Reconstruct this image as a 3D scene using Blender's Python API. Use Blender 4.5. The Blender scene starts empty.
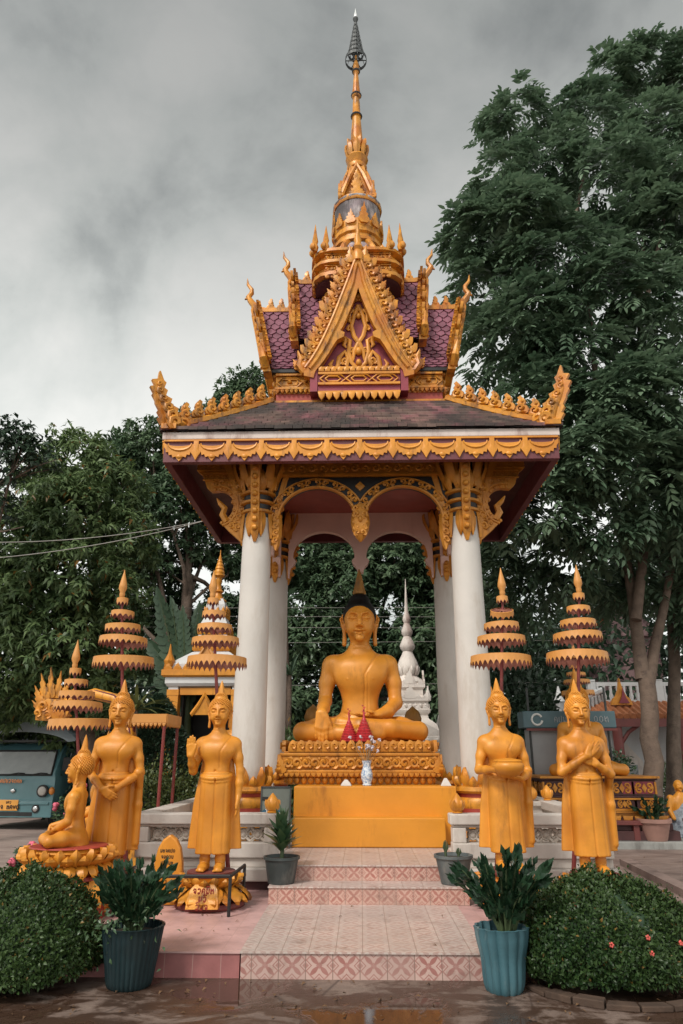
import bpy, math, random
import numpy as np
from mathutils import Vector, Matrix

random.seed(7)
RNG = np.random.default_rng(11)
SC = bpy.context.scene
COL = SC.collection
PI = math.pi

# ------------------------------------------------------------------ camera
FPX, CX, CY, EYE = 700.0, 341.5, 512.0, 1.55
PITCH = math.atan(243 / FPX)
YAW = math.atan(19.5 / (FPX / math.cos(PITCH)))
_fw = Vector((-math.sin(YAW) * math.cos(PITCH), math.cos(YAW) * math.cos(PITCH), math.sin(PITCH)))
_rt = Vector((math.cos(YAW), math.sin(YAW), 0))
_up = _rt.cross(_fw)


def at(px, py, Y):
    """point at depth Y seen at a photo position (used for far planting)"""
    r = _fw + _rt * ((px - CX) / FPX) + _up * (-(py - CY) / FPX)
    t = Y / r.y
    return Vector((r.x * t, Y, EYE + r.z * t))


cam_d = bpy.data.cameras.new('camera')
cam = bpy.data.objects.new('camera', cam_d)
COL.objects.link(cam)
cam.location = (0, 0, EYE)
cam.rotation_euler = (PI / 2 + PITCH, 0, YAW)
cam_d.sensor_fit = 'HORIZONTAL'
cam_d.sensor_width = 36.0
cam_d.lens = 36.0 * FPX / 683.0
cam_d.clip_start = 0.05
cam_d.clip_end = 3000
SC.camera = cam


# ------------------------------------------------------------------ objects
def tag(o, label=None, cat=None, group=None, kind=None):
    if label: o['label'] = label
    if cat: o['category'] = cat
    if group: o['group'] = group
    if kind: o['kind'] = kind
    return o


def empty(name, loc=(0, 0, 0), rz=0.0, parent=None):
    o = bpy.data.objects.new(name, None)
    o.empty_display_size = 0.2
    COL.objects.link(o)
    o.location = loc
    o.rotation_euler = (0, 0, rz)
    if parent: o.parent = parent
    return o


def thing(name, label, cat, loc=(0, 0, 0), rz=0.0, group=None):
    return tag(empty(name, loc, rz), label, cat, group)


def copy_tree(o, parent=None):
    c = o.copy()
    COL.objects.link(c)
    c.parent = parent
    for ch in list(o.children):
        copy_tree(ch, c)
    return c


def link_mesh(name, V, F, mats, parent=None, smooth=None, midx=None, loc=None):
    me = bpy.data.meshes.new(name)
    if isinstance(V, np.ndarray) and isinstance(F, np.ndarray):
        nv, nf, k = len(V), len(F), F.shape[1]
        me.vertices.add(nv)
        me.vertices.foreach_set('co', V.astype(np.float32).ravel())
        me.loops.add(nf * k)
        me.loops.foreach_set('vertex_index', F.astype(np.int32).ravel())
        me.polygons.add(nf)
        me.polygons.foreach_set('loop_start', np.arange(0, nf * k, k, dtype=np.int32))
        me.polygons.foreach_set('loop_total', np.full(nf, k, dtype=np.int32))
        me.update(calc_edges=True)
    else:
        me.from_pydata([tuple(v) for v in V], [], F)
    if not isinstance(mats, (list, tuple)): mats = [mats]
    for m in mats: me.materials.append(m)
    if midx is not None:
        me.polygons.foreach_set('material_index', np.asarray(midx, dtype=np.int32))
    if smooth is not None:
        me.polygons.foreach_set('use_smooth', np.ones(len(me.polygons), dtype=bool))
        if smooth < 180:
            me.set_sharp_from_angle(angle=math.radians(smooth))
    me.update()
    o = bpy.data.objects.new(name, me)
    COL.objects.link(o)
    if loc: o.location = loc
    if parent: o.parent = parent
    return o


class MB:
    """mesh builder"""
    def __init__(s):
        s.v, s.f, s.m, s.cur = [], [], [], 0

    def add(s, vs, fs):
        n = len(s.v)
        s.v.extend([tuple(p) for p in vs])
        for f in fs:
            s.f.append([i + n for i in f])
            s.m.append(s.cur)
        return s

    def box(s, x0, x1, y0, y1, z0, z1):
        vs = [(x, y, z) for z in (z0, z1) for y in (y0, y1) for x in (x0, x1)]
        return s.add(vs, [(0, 2, 3, 1), (4, 5, 7, 6), (0, 1, 5, 4), (1, 3, 7, 5), (3, 2, 6, 7), (2, 0, 4, 6)])

    def cbox(s, c, sx, sy, sz):
        return s.box(c[0] - sx / 2, c[0] + sx / 2, c[1] - sy / 2, c[1] + sy / 2, c[2] - sz / 2, c[2] + sz / 2)

    def lathe(s, prof, n=24, c=(0, 0, 0), sx=1, sy=1, rot=0.0, mod=None, cap=True):
        vs, fs = [], []
        for (r, z) in prof:
            for i in range(n):
                a = rot + 2 * PI * i / n
                q = r * (mod(a, z) if mod else 1)
                vs.append((c[0] + q * math.cos(a) * sx, c[1] + q * math.sin(a) * sy, c[2] + z))
        for j in range(len(prof) - 1):
            for i in range(n):
                k = (i + 1) % n
                fs.append((j * n + i, j * n + k, (j + 1) * n + k, (j + 1) * n + i))
        if cap:
            fs.append(tuple(reversed(range(n))))
            t = (len(prof) - 1) * n
            fs.append(tuple(range(t, t + n)))
        return s.add(vs, fs)

    def sq(s, prof, c=(0, 0, 0), hx=1, hy=1):
        """square lathe: profile (r,z); half sizes r*hx, r*hy"""
        q = math.sqrt(2)
        return s.lathe([(r * q, z) for r, z in prof], 4, c, hx, hy, PI / 4)

    def tube(s, pts, rad, n=6, cap=True, flat=1.0, nrm=None):
        pts = [Vector(p) for p in pts]
        if not hasattr(rad, '__len__'): rad = [rad] * len(pts)
        up = Vector(nrm) if nrm is not None else None
        vs, fs = [], []
        pa = None
        for i, p in enumerate(pts):
            d = (pts[min(i + 1, len(pts) - 1)] - pts[max(i - 1, 0)])
            if d.length < 1e-9: d = Vector((0, 0, 1))
            d.normalize()
            if up is not None:
                b = up - d * up.dot(d)
                if b.length < 1e-6: b = d.orthogonal()
                b.normalize()
                a = d.cross(b).normalized()
            else:
                if pa is None: a = d.orthogonal().normalized()
                else:
                    a = pa - d * pa.dot(d)
                    a = a.normalized() if a.length > 1e-6 else d.orthogonal().normalized()
                pa = a
                b = d.cross(a)
            for k in range(n):
                t = 2 * PI * k / n
                vs.append(p + a * (rad[i] * math.cos(t)) + b * (rad[i] * math.sin(t) * flat))
        for j in range(len(pts) - 1):
            for i in range(n):
                k = (i + 1) % n
                fs.append((j * n + i, j * n + k, (j + 1) * n + k, (j + 1) * n + i))
        if cap:
            fs.append(tuple(reversed(range(n))))
            t = (len(pts) - 1) * n
            fs.append(tuple(range(t, t + n)))
        return s.add(vs, fs)

    def prism(s, poly, O, U, V, d, N=None, inset=0.0):
        """outline poly (u,v) at O along U,V extruded by d along N (front = +N)"""
        O, U, V = Vector(O), Vector(U), Vector(V)
        N = Vector(N) if N is not None else U.cross(V).normalized()
        area = sum(poly[i][0] * poly[(i + 1) % len(poly)][1] - poly[(i + 1) % len(poly)][0] * poly[i][1] for i in range(len(poly)))
        if (area < 0) != (U.cross(V).dot(N) < 0): poly = list(reversed(poly))
        n = len(poly)
        fr = [O + U * a + V * b + N * d for a, b in poly]
        bk = [O + U * a + V * b for a, b in poly]
        vs = bk + fr
        fs = [tuple(range(n, 2 * n)), tuple(reversed(range(n)))]
        for i in range(n):
            k = (i + 1) % n
            fs.append((i, k, n + k, n + i))
        if inset > 0:           # raised, narrower front: a softer, cast look
            cu = sum(p[0] for p in poly) / n; cv = sum(p[1] for p in poly) / n
            cc = O + U * cu + V * cv + N * (d + inset)
            vs.append(cc)
            fs = fs[1:] + [(n + i, n + (i + 1) % n, 2 * n) for i in range(n)]
        return s.add(vs, fs)

    def ball(s, c, r, seg=8, rings=6, R=None):
        if not hasattr(r, '__len__'): r = (r, r, r)
        c = Vector(c)
        vs = [Vector((0, 0, r[2]))]
        for j in range(1, rings):
            t = PI * j / rings
            for i in range(seg):
                a = 2 * PI * i / seg
                vs.append(Vector((r[0] * math.sin(t) * math.cos(a), r[1] * math.sin(t) * math.sin(a), r[2] * math.cos(t))))
        vs.append(Vector((0, 0, -r[2])))
        if R: vs = [R @ v for v in vs]
        fs = []
        for i in range(seg):
            k = (i + 1) % seg
            fs.append((0, 1 + i, 1 + k))
            for j in range(rings - 2):
                a, b = 1 + j * seg, 1 + (j + 1) * seg
                fs.append((a + i, b + i, b + k, a + k))
            e = 1 + (rings - 2) * seg
            fs.append((e + i, len(vs) - 1, e + k))
        return s.add([v + c for v in vs], fs)

    def loft(s, loops, close=True, cap=True):
        n = len(loops[0])
        vs = [p for l in loops for p in l]
        fs = []
        for j in range(len(loops) - 1):
            for i in range(n if close else n - 1):
                k = (i + 1) % n
                fs.append((j * n + i, j * n + k, (j + 1) * n + k, (j + 1) * n + i))
        if cap:
            fs.append(tuple(reversed(range(n))))
            t = (len(loops) - 1) * n
            fs.append(tuple(range(t, t + n)))
        return s.add(vs, fs)

    def xf(s, M, start=0):
        for i in range(start, len(s.v)):
            s.v[i] = tuple(M @ Vector(s.v[i]))
        return s

    def build(s, name, mats, parent=None, smooth=None, bevel=0.0, loc=None):
        mi = s.m if isinstance(mats, (list, tuple)) else None
        o = link_mesh(name, s.v, s.f, mats, parent, smooth, mi, loc)
        if bevel:
            b = o.modifiers.new('bevel', 'BEVEL')
            b.width = bevel; b.segments = 2; b.limit_method = 'ANGLE'; b.angle_limit = math.radians(40)
            b.harden_normals = False
        return o


# ------------------------------------------------------------------ ornament motifs
FLAME = [(-.30, 0), (-.48, .10), (-.52, .24), (-.36, .30), (-.42, .46), (-.24, .50), (-.26, .68), (-.08, .74), (.02, 1.0), (.12, .74),
         (.24, .60), (.18, .50), (.40, .40), (.32, .30), (.50, .20), (.42, .06), (.28, 0)]
CREST = [(-.42, 0), (-.50, .16), (-.40, .36), (-.20, .44), (-.30, .58), (-.24, .78), (-.02, 1.0), (.18, .92), (.10, .78), (.26, .66), (.16, .54),
         (.34, .42), (.24, .34), (.44, .20), (.40, 0)]


def flame(mb, O, U, V, w, h, d, N=None, shape=FLAME, inset=0.01):
    mb.prism([(a * w, b * h) for a, b in shape], O, U, V, d, N, inset)


def spiral(mb, O, U, V, N, s, flip=1, turns=1.35, r=.10, n=13, tail=True):
    """kranok scroll: a coil that opens into a pointed leaf"""
    O, U, V, N = Vector(O), Vector(U) * flip, Vector(V), Vector(N)
    pts, rad = [], []
    for i in range(n):
        t = i / (n - 1)
        a = -PI * .5 + turns * 2 * PI * (1 - t)
        q = s * (.10 + .38 * t)
        pts.append(O + U * (q * math.cos(a)) + V * (q * math.sin(a)) + N * (s * r * .6))
        rad.append(s * r * (.75 + .5 * math.sin(PI * t)))
    if tail:
        e = pts[-1]
        pts += [e + U * (.30 * s) + V * (.02 * s), e + U * (.52 * s) + V * (.20 * s), e + U * (.55 * s) + V * (.48 * s)]
        rad += [s * r * 1.3, s * r * .9, s * r * .15]
    mb.tube(pts, rad, 5, True, .8, N)


def relief_band(mb, O, U, V, N, L, h, rail=.12, seed=0, dep=.02):
    """carved band of scrolls between two rails, L long (along U), h high (V)"""
    O, U, V, N = Vector(O), Vector(U), Vector(V), Vector(N)
    rr = h * rail
    for v0 in (0, h - rr):
        mb.prism([(0, v0), (L, v0), (L, v0 + rr), (0, v0 + rr)], O, U, V, dep * 1.4, N)
    hh = h - 2 * rr
    k = max(1, int(round(L / (hh * .95))))
    for i in range(k):
        u = (i + .5) * L / k
        f = 1 if i % 2 == 0 else -1
        spiral(mb, O + U * u + V * (h * .5) + N * dep * .2, U, V * f, N, hh * .72, 1, 1.2, .16, 10)
        mb.ball(O + U * (u + .45 * L / k) + V * (h * .5) + N * dep * .5, hh * .13, 6, 4)


def teeth(mb, O, U, V, N, L, h, k, d):
    """hanging row of pointed leaves"""
    w = L / k
    for i in range(k):
        mb.prism([(i * w + .04 * w, 0), (i * w + .96 * w, 0), (i * w + .86 * w, -.55 * h), (i * w + .5 * w, -h), (i * w + .14 * w, -.55 * h)], O, U, V, d, N, d * .5)


def lotus_ring(mb, c, rx, ry, z0, z1, n, out=.05, w=None, up=True, thick=.03, rot=0.0, tipout=0.0):
    """ring of lotus petals standing (up) or hanging round an ellipse"""
    for i in range(n):
        a = rot + 2 * PI * i / n
        nx, ny = math.cos(a) / rx, math.sin(a) / ry
        l = math.hypot(nx, ny); nx /= l; ny /= l
        px, py = c[0] + rx * math.cos(a), c[1] + ry * math.sin(a)
        tx, ty = -ny, nx
        ww = w or (2 * PI * math.hypot(rx * math.sin(a), ry * math.cos(a)) / n * 1.02)
        H = z1 - z0
        loops = []
        prof = [(0, .62, 0), (.25, 1, .6), (.55, .92, 1.0), (.8, .55, 1.0), (1.0, .06, .75)]
        for (t, q, o) in prof:
            zz = z0 + H * t if up else z1 - H * t
            oo = out * o + tipout * t
            hw = ww * .5 * q
            x, y = px + nx * oo, py + ny * oo
            loops.append([Vector((x - tx * hw, y - ty * hw, zz)), Vector((x + nx * thick, y + ny * thick, zz)), Vector((x + tx * hw, y + ty * hw, zz)),
                          Vector((x - nx * thick, y - ny * thick, zz))])
        mb.loft(loops)


# ------------------------------------------------------------------ implicit sculpting
class Sculpt:
    def __init__(s, lo, hi, h):
        s.lo = np.array(lo, float); s.h = h
        n = np.ceil((np.array(hi) - s.lo) / h).astype(int) + 1
        s.n = n
        s.F = np.full(n, 9.0, np.float32)

    def blk(s, lo, hi, pad):
        a = np.clip(np.floor((np.array(lo) - pad - s.lo) / s.h).astype(int), 0, s.n - 1)
        b = np.clip(np.ceil((np.array(hi) + pad - s.lo) / s.h).astype(int) + 1, 1, s.n)
        sl = tuple(slice(int(i), int(j)) for i, j in zip(a, b))
        g = [(s.lo[k] + s.h * np.arange(a[k], b[k])).astype(np.float32) for k in range(3)]
        return sl, g[0][:, None, None], g[1][None, :, None], g[2][None, None, :]

    def put(s, fn, lo, hi, k, cut=False):
        sl, X, Y, Z = s.blk(lo, hi, k + 3 * s.h)
        d = fn(X, Y, Z)
        A = s.F[sl]
        if cut:
            d = -d
            h = np.maximum(k - np.abs(A - d), 0) / max(k, 1e-6)
            s.F[sl] = np.maximum(A, d) + h * h * k * .25
        else:
            h = np.maximum(k - np.abs(A - d), 0) / max(k, 1e-6)
            s.F[sl] = np.minimum(A, d) - h * h * k * .25
        return s

    def cone(s, a, b, ra, rb, k=.02, cut=False, fl=(1, 1, 1)):
        a = np.array(a, float); b = np.array(b, float)
        ba = b - a; L2 = max(float(ba @ ba), 1e-9); r = max(ra, rb)

        def fn(X, Y, Z):
            px, py, pz = X - a[0], Y - a[1], Z - a[2]
            t = np.clip((px * ba[0] + py * ba[1] + pz * ba[2]) / L2, 0, 1)
            return np.sqrt(((px - t * ba[0]) * fl[0]) ** 2 + ((py - t * ba[1]) * fl[1]) ** 2 + ((pz - t * ba[2]) * fl[2]) ** 2) - (ra + (rb - ra) * t)
        m = r / min(fl)
        return s.put(fn, np.minimum(a, b) - m, np.maximum(a, b) + m, k, cut)

    def chain(s, pts, rad, k=.02, cut=False, fl=(1, 1, 1)):
        if not hasattr(rad, '__len__'): rad = [rad] * len(pts)
        for i in range(len(pts) - 1):
            s.cone(pts[i], pts[i + 1], rad[i], rad[i + 1], k, cut, fl)
        return s

    def ell(s, c, r, k=.02, cut=False, rz=0.0, rx=0.0, ry=0.0):
        R = np.array(Matrix.Rotation(rz, 3, 'Z') @ Matrix.Rotation(rx, 3, 'X') @ Matrix.Rotation(ry, 3, 'Y')).T
        m = max(r) if (rz or rx or ry) else None

        def fn(X, Y, Z):
            x, y, z = X - c[0], Y - c[1], Z - c[2]
            if m:
                x, y, z = (R[0, 0] * x + R[0, 1] * y + R[0, 2] * z, R[1, 0] * x + R[1, 1] * y + R[1, 2] * z, R[2, 0] * x + R[2, 1] * y + R[2, 2] * z)
            k0 = np.sqrt((x / r[0]) ** 2 + (y / r[1]) ** 2 + (z / r[2]) ** 2)
            k1 = np.sqrt((x / r[0] ** 2) ** 2 + (y / r[1] ** 2) ** 2 + (z / r[2] ** 2) ** 2) + 1e-6
            return k0 * (k0 - 1) / k1
        q = np.array([m] * 3 if m else r)
        return s.put(fn, np.array(c) - q, np.array(c) + q, k, cut)

    def loft(s, st, k=.02, p=2.0, cut=False):
        """st: rows (z, cx, cy, rx, ry)"""
        st = np.array(sorted(st), float)
        zz = np.linspace(st[0, 0], st[-1, 0], 120)
        cols = [np.interp(zz, st[:, 0], st[:, i]) for i in range(1, 5)]
        ker = np.ones(9) / 9
        cols = [np.convolve(np.pad(c, 4, 'edge'), ker, 'valid') for c in cols]
        z0, z1 = st[0, 0], st[-1, 0]

        def fn(X, Y, Z):
            zc = np.clip(Z, z0, z1)
            cx, cy, rx, ry = [np.interp(zc.ravel(), zz, c).reshape(zc.shape) for c in cols]
            q = (np.abs((X - cx) / rx) ** p + np.abs((Y - cy) / ry) ** p) ** (1 / p)
            d = (q - 1) * np.minimum(rx, ry)
            e = np.maximum(z0 - Z, Z - z1)
            return np.maximum(d, e)
        m = st[:, 3].max(); n = st[:, 4].max()
        return s.put(fn, (st[:, 1].min() - m, st[:, 2].min() - n, z0), (st[:, 1].max() + m, st[:, 2].max() + n, z1), k, cut)

    def engrave(s, pts, w=.008, dep=.008, ymax=0.0):
        """groove along an (x,z) polyline on whatever faces -y"""
        P = np.array(pts, float)
        lo = (P[:, 0].min(), s.lo[1], P[:, 1].min()); hi = (P[:, 0].max(), ymax, P[:, 1].max())
        sl, X, Y, Z = s.blk(lo, hi, 3 * w)
        d = None
        for a, b in zip(P[:-1], P[1:]):
            ba = b - a
            t = np.clip(((X - a[0]) * ba[0] + (Z - a[1]) * ba[1]) / (ba @ ba), 0, 1)
            q = np.hypot(X - a[0] - t * ba[0], Z - a[1] - t * ba[1])
            d = q if d is None else np.minimum(d, q)
        s.F[sl] += dep * np.exp(-(d / w) ** 2) * (Y < ymax)
        return s

    def mesh(s):
        F = s.F; h = s.h
        S = F < 0
        n = np.array(F.shape) - 1
        cnt = np.zeros(n, np.int8); acc = np.zeros(tuple(n) + (3,), np.float32)
        def sub(A, o): return A[o[0]:o[0] + n[0], o[1]:o[1] + n[1], o[2]:o[2] + n[2]]
        for ax in range(3):
            o1 = [a for a in range(3) if a != ax]
            for u in (0, 1):
                for v in (0, 1):
                    p = [0, 0, 0]; p[o1[0]] = u; p[o1[1]] = v
                    q = list(p); q[ax] = 1
                    a, b = sub(F, p), sub(F, q)
                    m = sub(S, p) != sub(S, q)
                    if not m.any(): continue
                    t = a[m] / (a[m] - b[m])
                    c = np.empty((len(t), 3), np.float32); c[:] = p
                    c[:, ax] = t
                    acc[m] += c; cnt[m] += 1
        act = cnt > 0
        idx = np.full(n, -1, np.int64)
        idx[act] = np.arange(act.sum())
        V = np.argwhere(act) + acc[act] / cnt[act][:, None]
        V = V * h + s.lo
        Q = []
        for ax in range(3):
            u, v = (ax + 1) % 3, (ax + 2) % 3
            A = np.moveaxis(S, (ax, u, v), (0, 1, 2)); I = np.moveaxis(idx, (ax, u, v), (0, 1, 2))
            m = (A[:-1] != A[1:])[:, 1:-1, 1:-1]
            w = np.argwhere(m)
            if not len(w): continue
            i, j, k = w[:, 0], w[:, 1] + 1, w[:, 2] + 1
            q = np.stack([I[i, j - 1, k - 1], I[i, j, k - 1], I[i, j, k], I[i, j - 1, k]], 1)
            fl = ~A[i, j, k]
            q[fl] = q[fl][:, ::-1]
            Q.append(q)
        Q = np.concatenate(Q)
        Q = Q[(Q >= 0).all(1)]
        return V, Q

    def build(s, name, mat, parent=None, xf=None, shift=None):
        V, Q = s.mesh()
        if shift is not None: V = V + np.array(shift)
        return link_mesh(name, V, Q, mat, parent, 180)


# ------------------------------------------------------------------ leaves
def leaf_mesh(P, D, N, L, W, fold=.25, curve=.18):
    """vectorised leaves: base points P, directions D, approximate normals N -> verts, quads (2 per leaf)"""
    P = np.asarray(P, float); D = np.asarray(D, float); N = np.asarray(N, float)
    D = D / (np.linalg.norm(D, axis=1, keepdims=True) + 1e-9)
    S = np.cross(D, N); S /= (np.linalg.norm(S, axis=1, keepdims=True) + 1e-9)
    M = np.cross(S, D)
    L = np.broadcast_to(L, (len(P),))[:, None]; W = np.broadcast_to(W, (len(P),))[:, None]
    mid = P + D * L * .5 + M * L * curve * .5
    tip = P + D * L + M * (-L * curve)
    lf = P + D * L * .45 + S * W * .5 + M * (W * fold + L * curve * .3)
    rg = P + D * L * .45 - S * W * .5 + M * (W * fold + L * curve * .3)
    V = np.stack([P, lf, tip, rg, mid], 1).reshape(-1, 3)
    b = (np.arange(len(P)) * 5)[:, None]
    F = np.concatenate([b + np.array([0, 4, 1, 1]), b + np.array([1, 4, 2, 2])], 1)
    T = np.concatenate([b + np.array([0, 4, 1]), b + np.array([4, 2, 1]), b + np.array([0, 3, 4]), b + np.array([4, 3, 2])], 0)
    return V, T


def leaf_mesh_fine(P, D, N, L, W, fold=.12, curve=.2):
    """leaves with a rounded outline: two points on each side of the rib"""
    P = np.asarray(P, float); D = np.asarray(D, float); N = np.asarray(N, float)
    D = D / (np.linalg.norm(D, axis=1, keepdims=True) + 1e-9)
    S = np.cross(D, N); S /= (np.linalg.norm(S, axis=1, keepdims=True) + 1e-9)
    M = np.cross(S, D)
    L = np.broadcast_to(L, (len(P),))[:, None]; W = np.broadcast_to(W, (len(P),))[:, None]
    pt = lambda t, w: P + D * L * t + S * W * w + M * (abs(w) * W * fold * 2 - L * curve * t * t)
    V = np.stack([P, pt(.30, .5), pt(.66, .42), pt(1.0, 0), pt(.66, -.42), pt(.30, -.5), pt(.30, 0), pt(.66, 0)], 1).reshape(-1, 3)
    b = (np.arange(len(P)) * 8)[:, None]
    T = np.concatenate([b + np.array(t) for t in ((0, 6, 1), (6, 2, 1), (6, 7, 2), (7, 3, 2), (0, 5, 6), (5, 4, 6), (6, 4, 7), (7, 4, 3))], 0)
    return V, T


def rand_unit(n):
    v = RNG.normal(size=(n, 3))
    return v / np.linalg.norm(v, axis=1, keepdims=True)


def merge(parts):
    Vs, Fs, o = [], [], 0
    for V, F in parts:
        Vs.append(V); Fs.append(F + o); o += len(V)
    return np.concatenate(Vs), np.concatenate(Fs)
# ================================================================== materials
class S:
    """socket with arithmetic"""
    def __init__(s, nt, sock): s.nt, s.s = nt, sock
    def _m(s, op, *a): return s.nt.math(op, s, *a)
    def __add__(s, o): return s._m('ADD', o)
    def __radd__(s, o): return s._m('ADD', o)
    def __sub__(s, o): return s._m('SUBTRACT', o)
    def __rsub__(s, o): return s.nt.math('SUBTRACT', o, s)
    def __mul__(s, o): return s._m('MULTIPLY', o)
    def __rmul__(s, o): return s._m('MULTIPLY', o)
    def __truediv__(s, o): return s._m('DIVIDE', o)
    def abs(s): return s._m('ABSOLUTE')
    def fract(s): return s._m('FRACT')
    def floor(s): return s._m('FLOOR')
    def lt(s, o): return s._m('LESS_THAN', o)
    def gt(s, o): return s._m('GREATER_THAN', o)
    def min(s, o): return s._m('MINIMUM', o)
    def max(s, o): return s._m('MAXIMUM', o)
    def pow(s, o): return s._m('POWER', o)
    def sat(s): return s.max(0.0).min(1.0)


class NT:
    def __init__(s, tree):
        s.t = tree; s.n = tree.nodes; s.l = tree.links
    def node(s, typ, **kw):
        n = s.n.new(typ)
        for k, v in kw.items(): setattr(n, k, v)
        return n
    def put(s, inp, v):
        if isinstance(v, S): s.l.new(v.s, inp)
        elif v is not None:
            if inp.type == 'RGBA' and len(v) == 3: v = (*v, 1)
            inp.default_value = v
    def math(s, op, *a):
        n = s.node('ShaderNodeMath', operation=op)
        for i, v in enumerate(a): s.put(n.inputs[i], v)
        return S(s, n.outputs[0])
    def pos(s, kind='Object'):
        n = s.node('ShaderNodeTexCoord')
        return S(s, n.outputs[kind])
    def wpos(s):
        return S(s, s.node('ShaderNodeNewGeometry').outputs['Position'])
    def island(s):
        return S(s, s.node('ShaderNodeNewGeometry').outputs['Random Per Island'])
    def scale(s, v, sc):
        n = s.node('ShaderNodeMapping')
        s.put(n.inputs['Vector'], v)
        n.inputs['Scale'].default_value = sc if hasattr(sc, '__len__') else (sc,) * 3
        return S(s, n.outputs[0])
    def xyz(s, v):
        n = s.node('ShaderNodeSeparateXYZ'); s.put(n.inputs[0], v)
        return [S(s, o) for o in n.outputs]
    def noise(s, v, sc=5, det=4, rough=.55, dist=0.0):
        n = s.node('ShaderNodeTexNoise')
        s.put(n.inputs['Vector'], v)
        n.inputs['Scale'].default_value = sc; n.inputs['Detail'].default_value = det
        n.inputs['Roughness'].default_value = rough; n.inputs['Distortion'].default_value = dist
        return S(s, n.outputs['Fac'])
    def voro(s, v, sc=5, feat='F1', out='Distance'):
        n = s.node('ShaderNodeTexVoronoi', feature=feat)
        s.put(n.inputs['Vector'], v); n.inputs['Scale'].default_value = sc
        return S(s, n.outputs[out])
    def ramp(s, f, stops, interp='LINEAR'):
        n = s.node('ShaderNodeValToRGB')
        n.color_ramp.interpolation = interp
        e = n.color_ramp.elements
        while len(e) < len(stops): e.new(.5)
        for i, (p, c) in enumerate(stops):
            e[i].position = p; e[i].color = (*c, 1) if hasattr(c, '__len__') else (c, c, c, 1)
        s.put(n.inputs[0], f)
        return S(s, n.outputs[0])
    def step(s, f, a, b):
        n = s.node('ShaderNodeMapRange', interpolation_type='SMOOTHSTEP')
        s.put(n.inputs['Value'], f)
        n.inputs['From Min'].default_value = a; n.inputs['From Max'].default_value = b
        return S(s, n.outputs[0])
    def mix(s, f, a, b, mode='MIX'):
        n = s.node('ShaderNodeMix', data_type='RGBA', blend_type=mode, clamp_factor=True)
        s.put(n.inputs[0], f); s.put(n.inputs[6], a); s.put(n.inputs[7], b)
        return S(s, n.outputs[2])
    def bump(s, h, st=.3, dist=.01):
        n = s.node('ShaderNodeBump')
        n.inputs['Strength'].default_value = st; n.inputs['Distance'].default_value = dist
        s.put(n.inputs['Height'], h)
        return S(s, n.outputs[0])


def new_mat(name):
    m = bpy.data.materials.new(name)
    m.use_nodes = True
    nt = NT(m.node_tree)
    b = m.node_tree.nodes['Principled BSDF']
    return m, nt, b


def mat(name, base, rough=.5, var=.14, vs=3.0, bump=0.0, bs=40.0, metal=0.0, stain=None, st_amt=.5, st_scale=2.5, drip=True,
        island=0.0, spec=.5, coat=0.0, tint=None, world=True, dist=.006):
    m, nt, b = new_mat(name)
    p = nt.wpos() if world else nt.pos()
    n1 = nt.noise(p, vs, 5, .6)
    lo = tuple(c * (1 - var) for c in base); hi = tuple(min(1, c * (1 + var)) for c in base)
    col = nt.mix(nt.step(n1, .3, .7), lo, hi)
    if tint is not None:
        col = nt.mix(nt.step(nt.noise(p, vs * .37, 3), .42, .66) * .7, col, tint)
    if island:
        r = nt.island()
        k = r * (2 * island) + (1 - island)
        mul = nt.node('ShaderNodeCombineColor')
        for i in range(3): nt.put(mul.inputs[i], k)
        col = nt.mix(1.0, col, S(nt, mul.outputs[0]), 'MULTIPLY')
    if stain is not None:
        sp = nt.scale(p, (1, 1, .28)) if drip else p
        n2 = nt.noise(sp, st_scale, 7, .68)
        hi_ = .72 - .3 * st_amt
        f = nt.step(n2, hi_ - .1, hi_ + .13)
        col = nt.mix(f * .85, col, stain)
    nt.put(b.inputs['Base Color'], col)
    rr = nt.noise(p, vs * 2.3, 4)
    nt.put(b.inputs['Roughness'], (rr * .3 + (rough - .15)).sat())
    b.inputs['Metallic'].default_value = metal
    b.inputs['Specular IOR Level'].default_value = spec
    b.inputs['Coat Weight'].default_value = coat
    if bump:
        nt.put(b.inputs['Normal'], nt.bump(nt.noise(p, bs, 6, .6), bump, dist))
    return m


GOLD = (.63, .275, .045)
M = {}
M['gold'] = mat('gold_paint', (.68, .278, .028), .45, .12, 4, .18, 30, metal=.06, tint=(.52, .18, .014), stain=(.22, .09, .02), st_amt=.30, st_scale=6)
M['gold_flat'] = mat('gold_robe_paint', (.66, .262, .026), .46, .12, 4, .18, 30, metal=.06, tint=(.49, .165, .012), stain=(.24, .095, .018), st_amt=.28, st_scale=4.5)
M['gold_main'] = mat('gold_statue_paint', (.69, .280, .032), .45, .12, 2.5, .2, 25, metal=.06, tint=(.62, .215, .018), stain=(.20, .085, .015), st_amt=.28, st_scale=3)
M['gold_roof'] = mat('weathered_gold_paint', (.64, .268, .026), .40, .2, 6, .5, 60, metal=.06, tint=(.48, .13, .012), stain=(.075, .030, .014), st_amt=.50, st_scale=8)
M['gold_carved'] = mat('gold_carved_paint', (.56, .225, .022), .45, .16, 6, .3, 60, metal=.12, tint=(.42, .14, .012), stain=(.16, .06, .012), st_amt=.3, st_scale=6)
M['gold_brown'] = mat('dull_brown_gold', (.33, .15, .025), .5, .2, 6, .3, 60, metal=.15, stain=(.08, .04, .02), st_amt=.4)
M['altar'] = mat('altar_yellow_paint', (.66, .262, .020), .45, .06, 2, .25, 14, stain=(.30, .095, .008), st_amt=.30, st_scale=3.0, dist=.01)
M['umbrella'] = mat('umbrella_gold_cloth', (.62, .275, .07), .5, .08, 5, .1, 60, tint=(.60, .26, .055))
M['umbrella_in'] = mat('umbrella_red_lining', (.36, .14, .10), .6, .15, 6)
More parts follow.
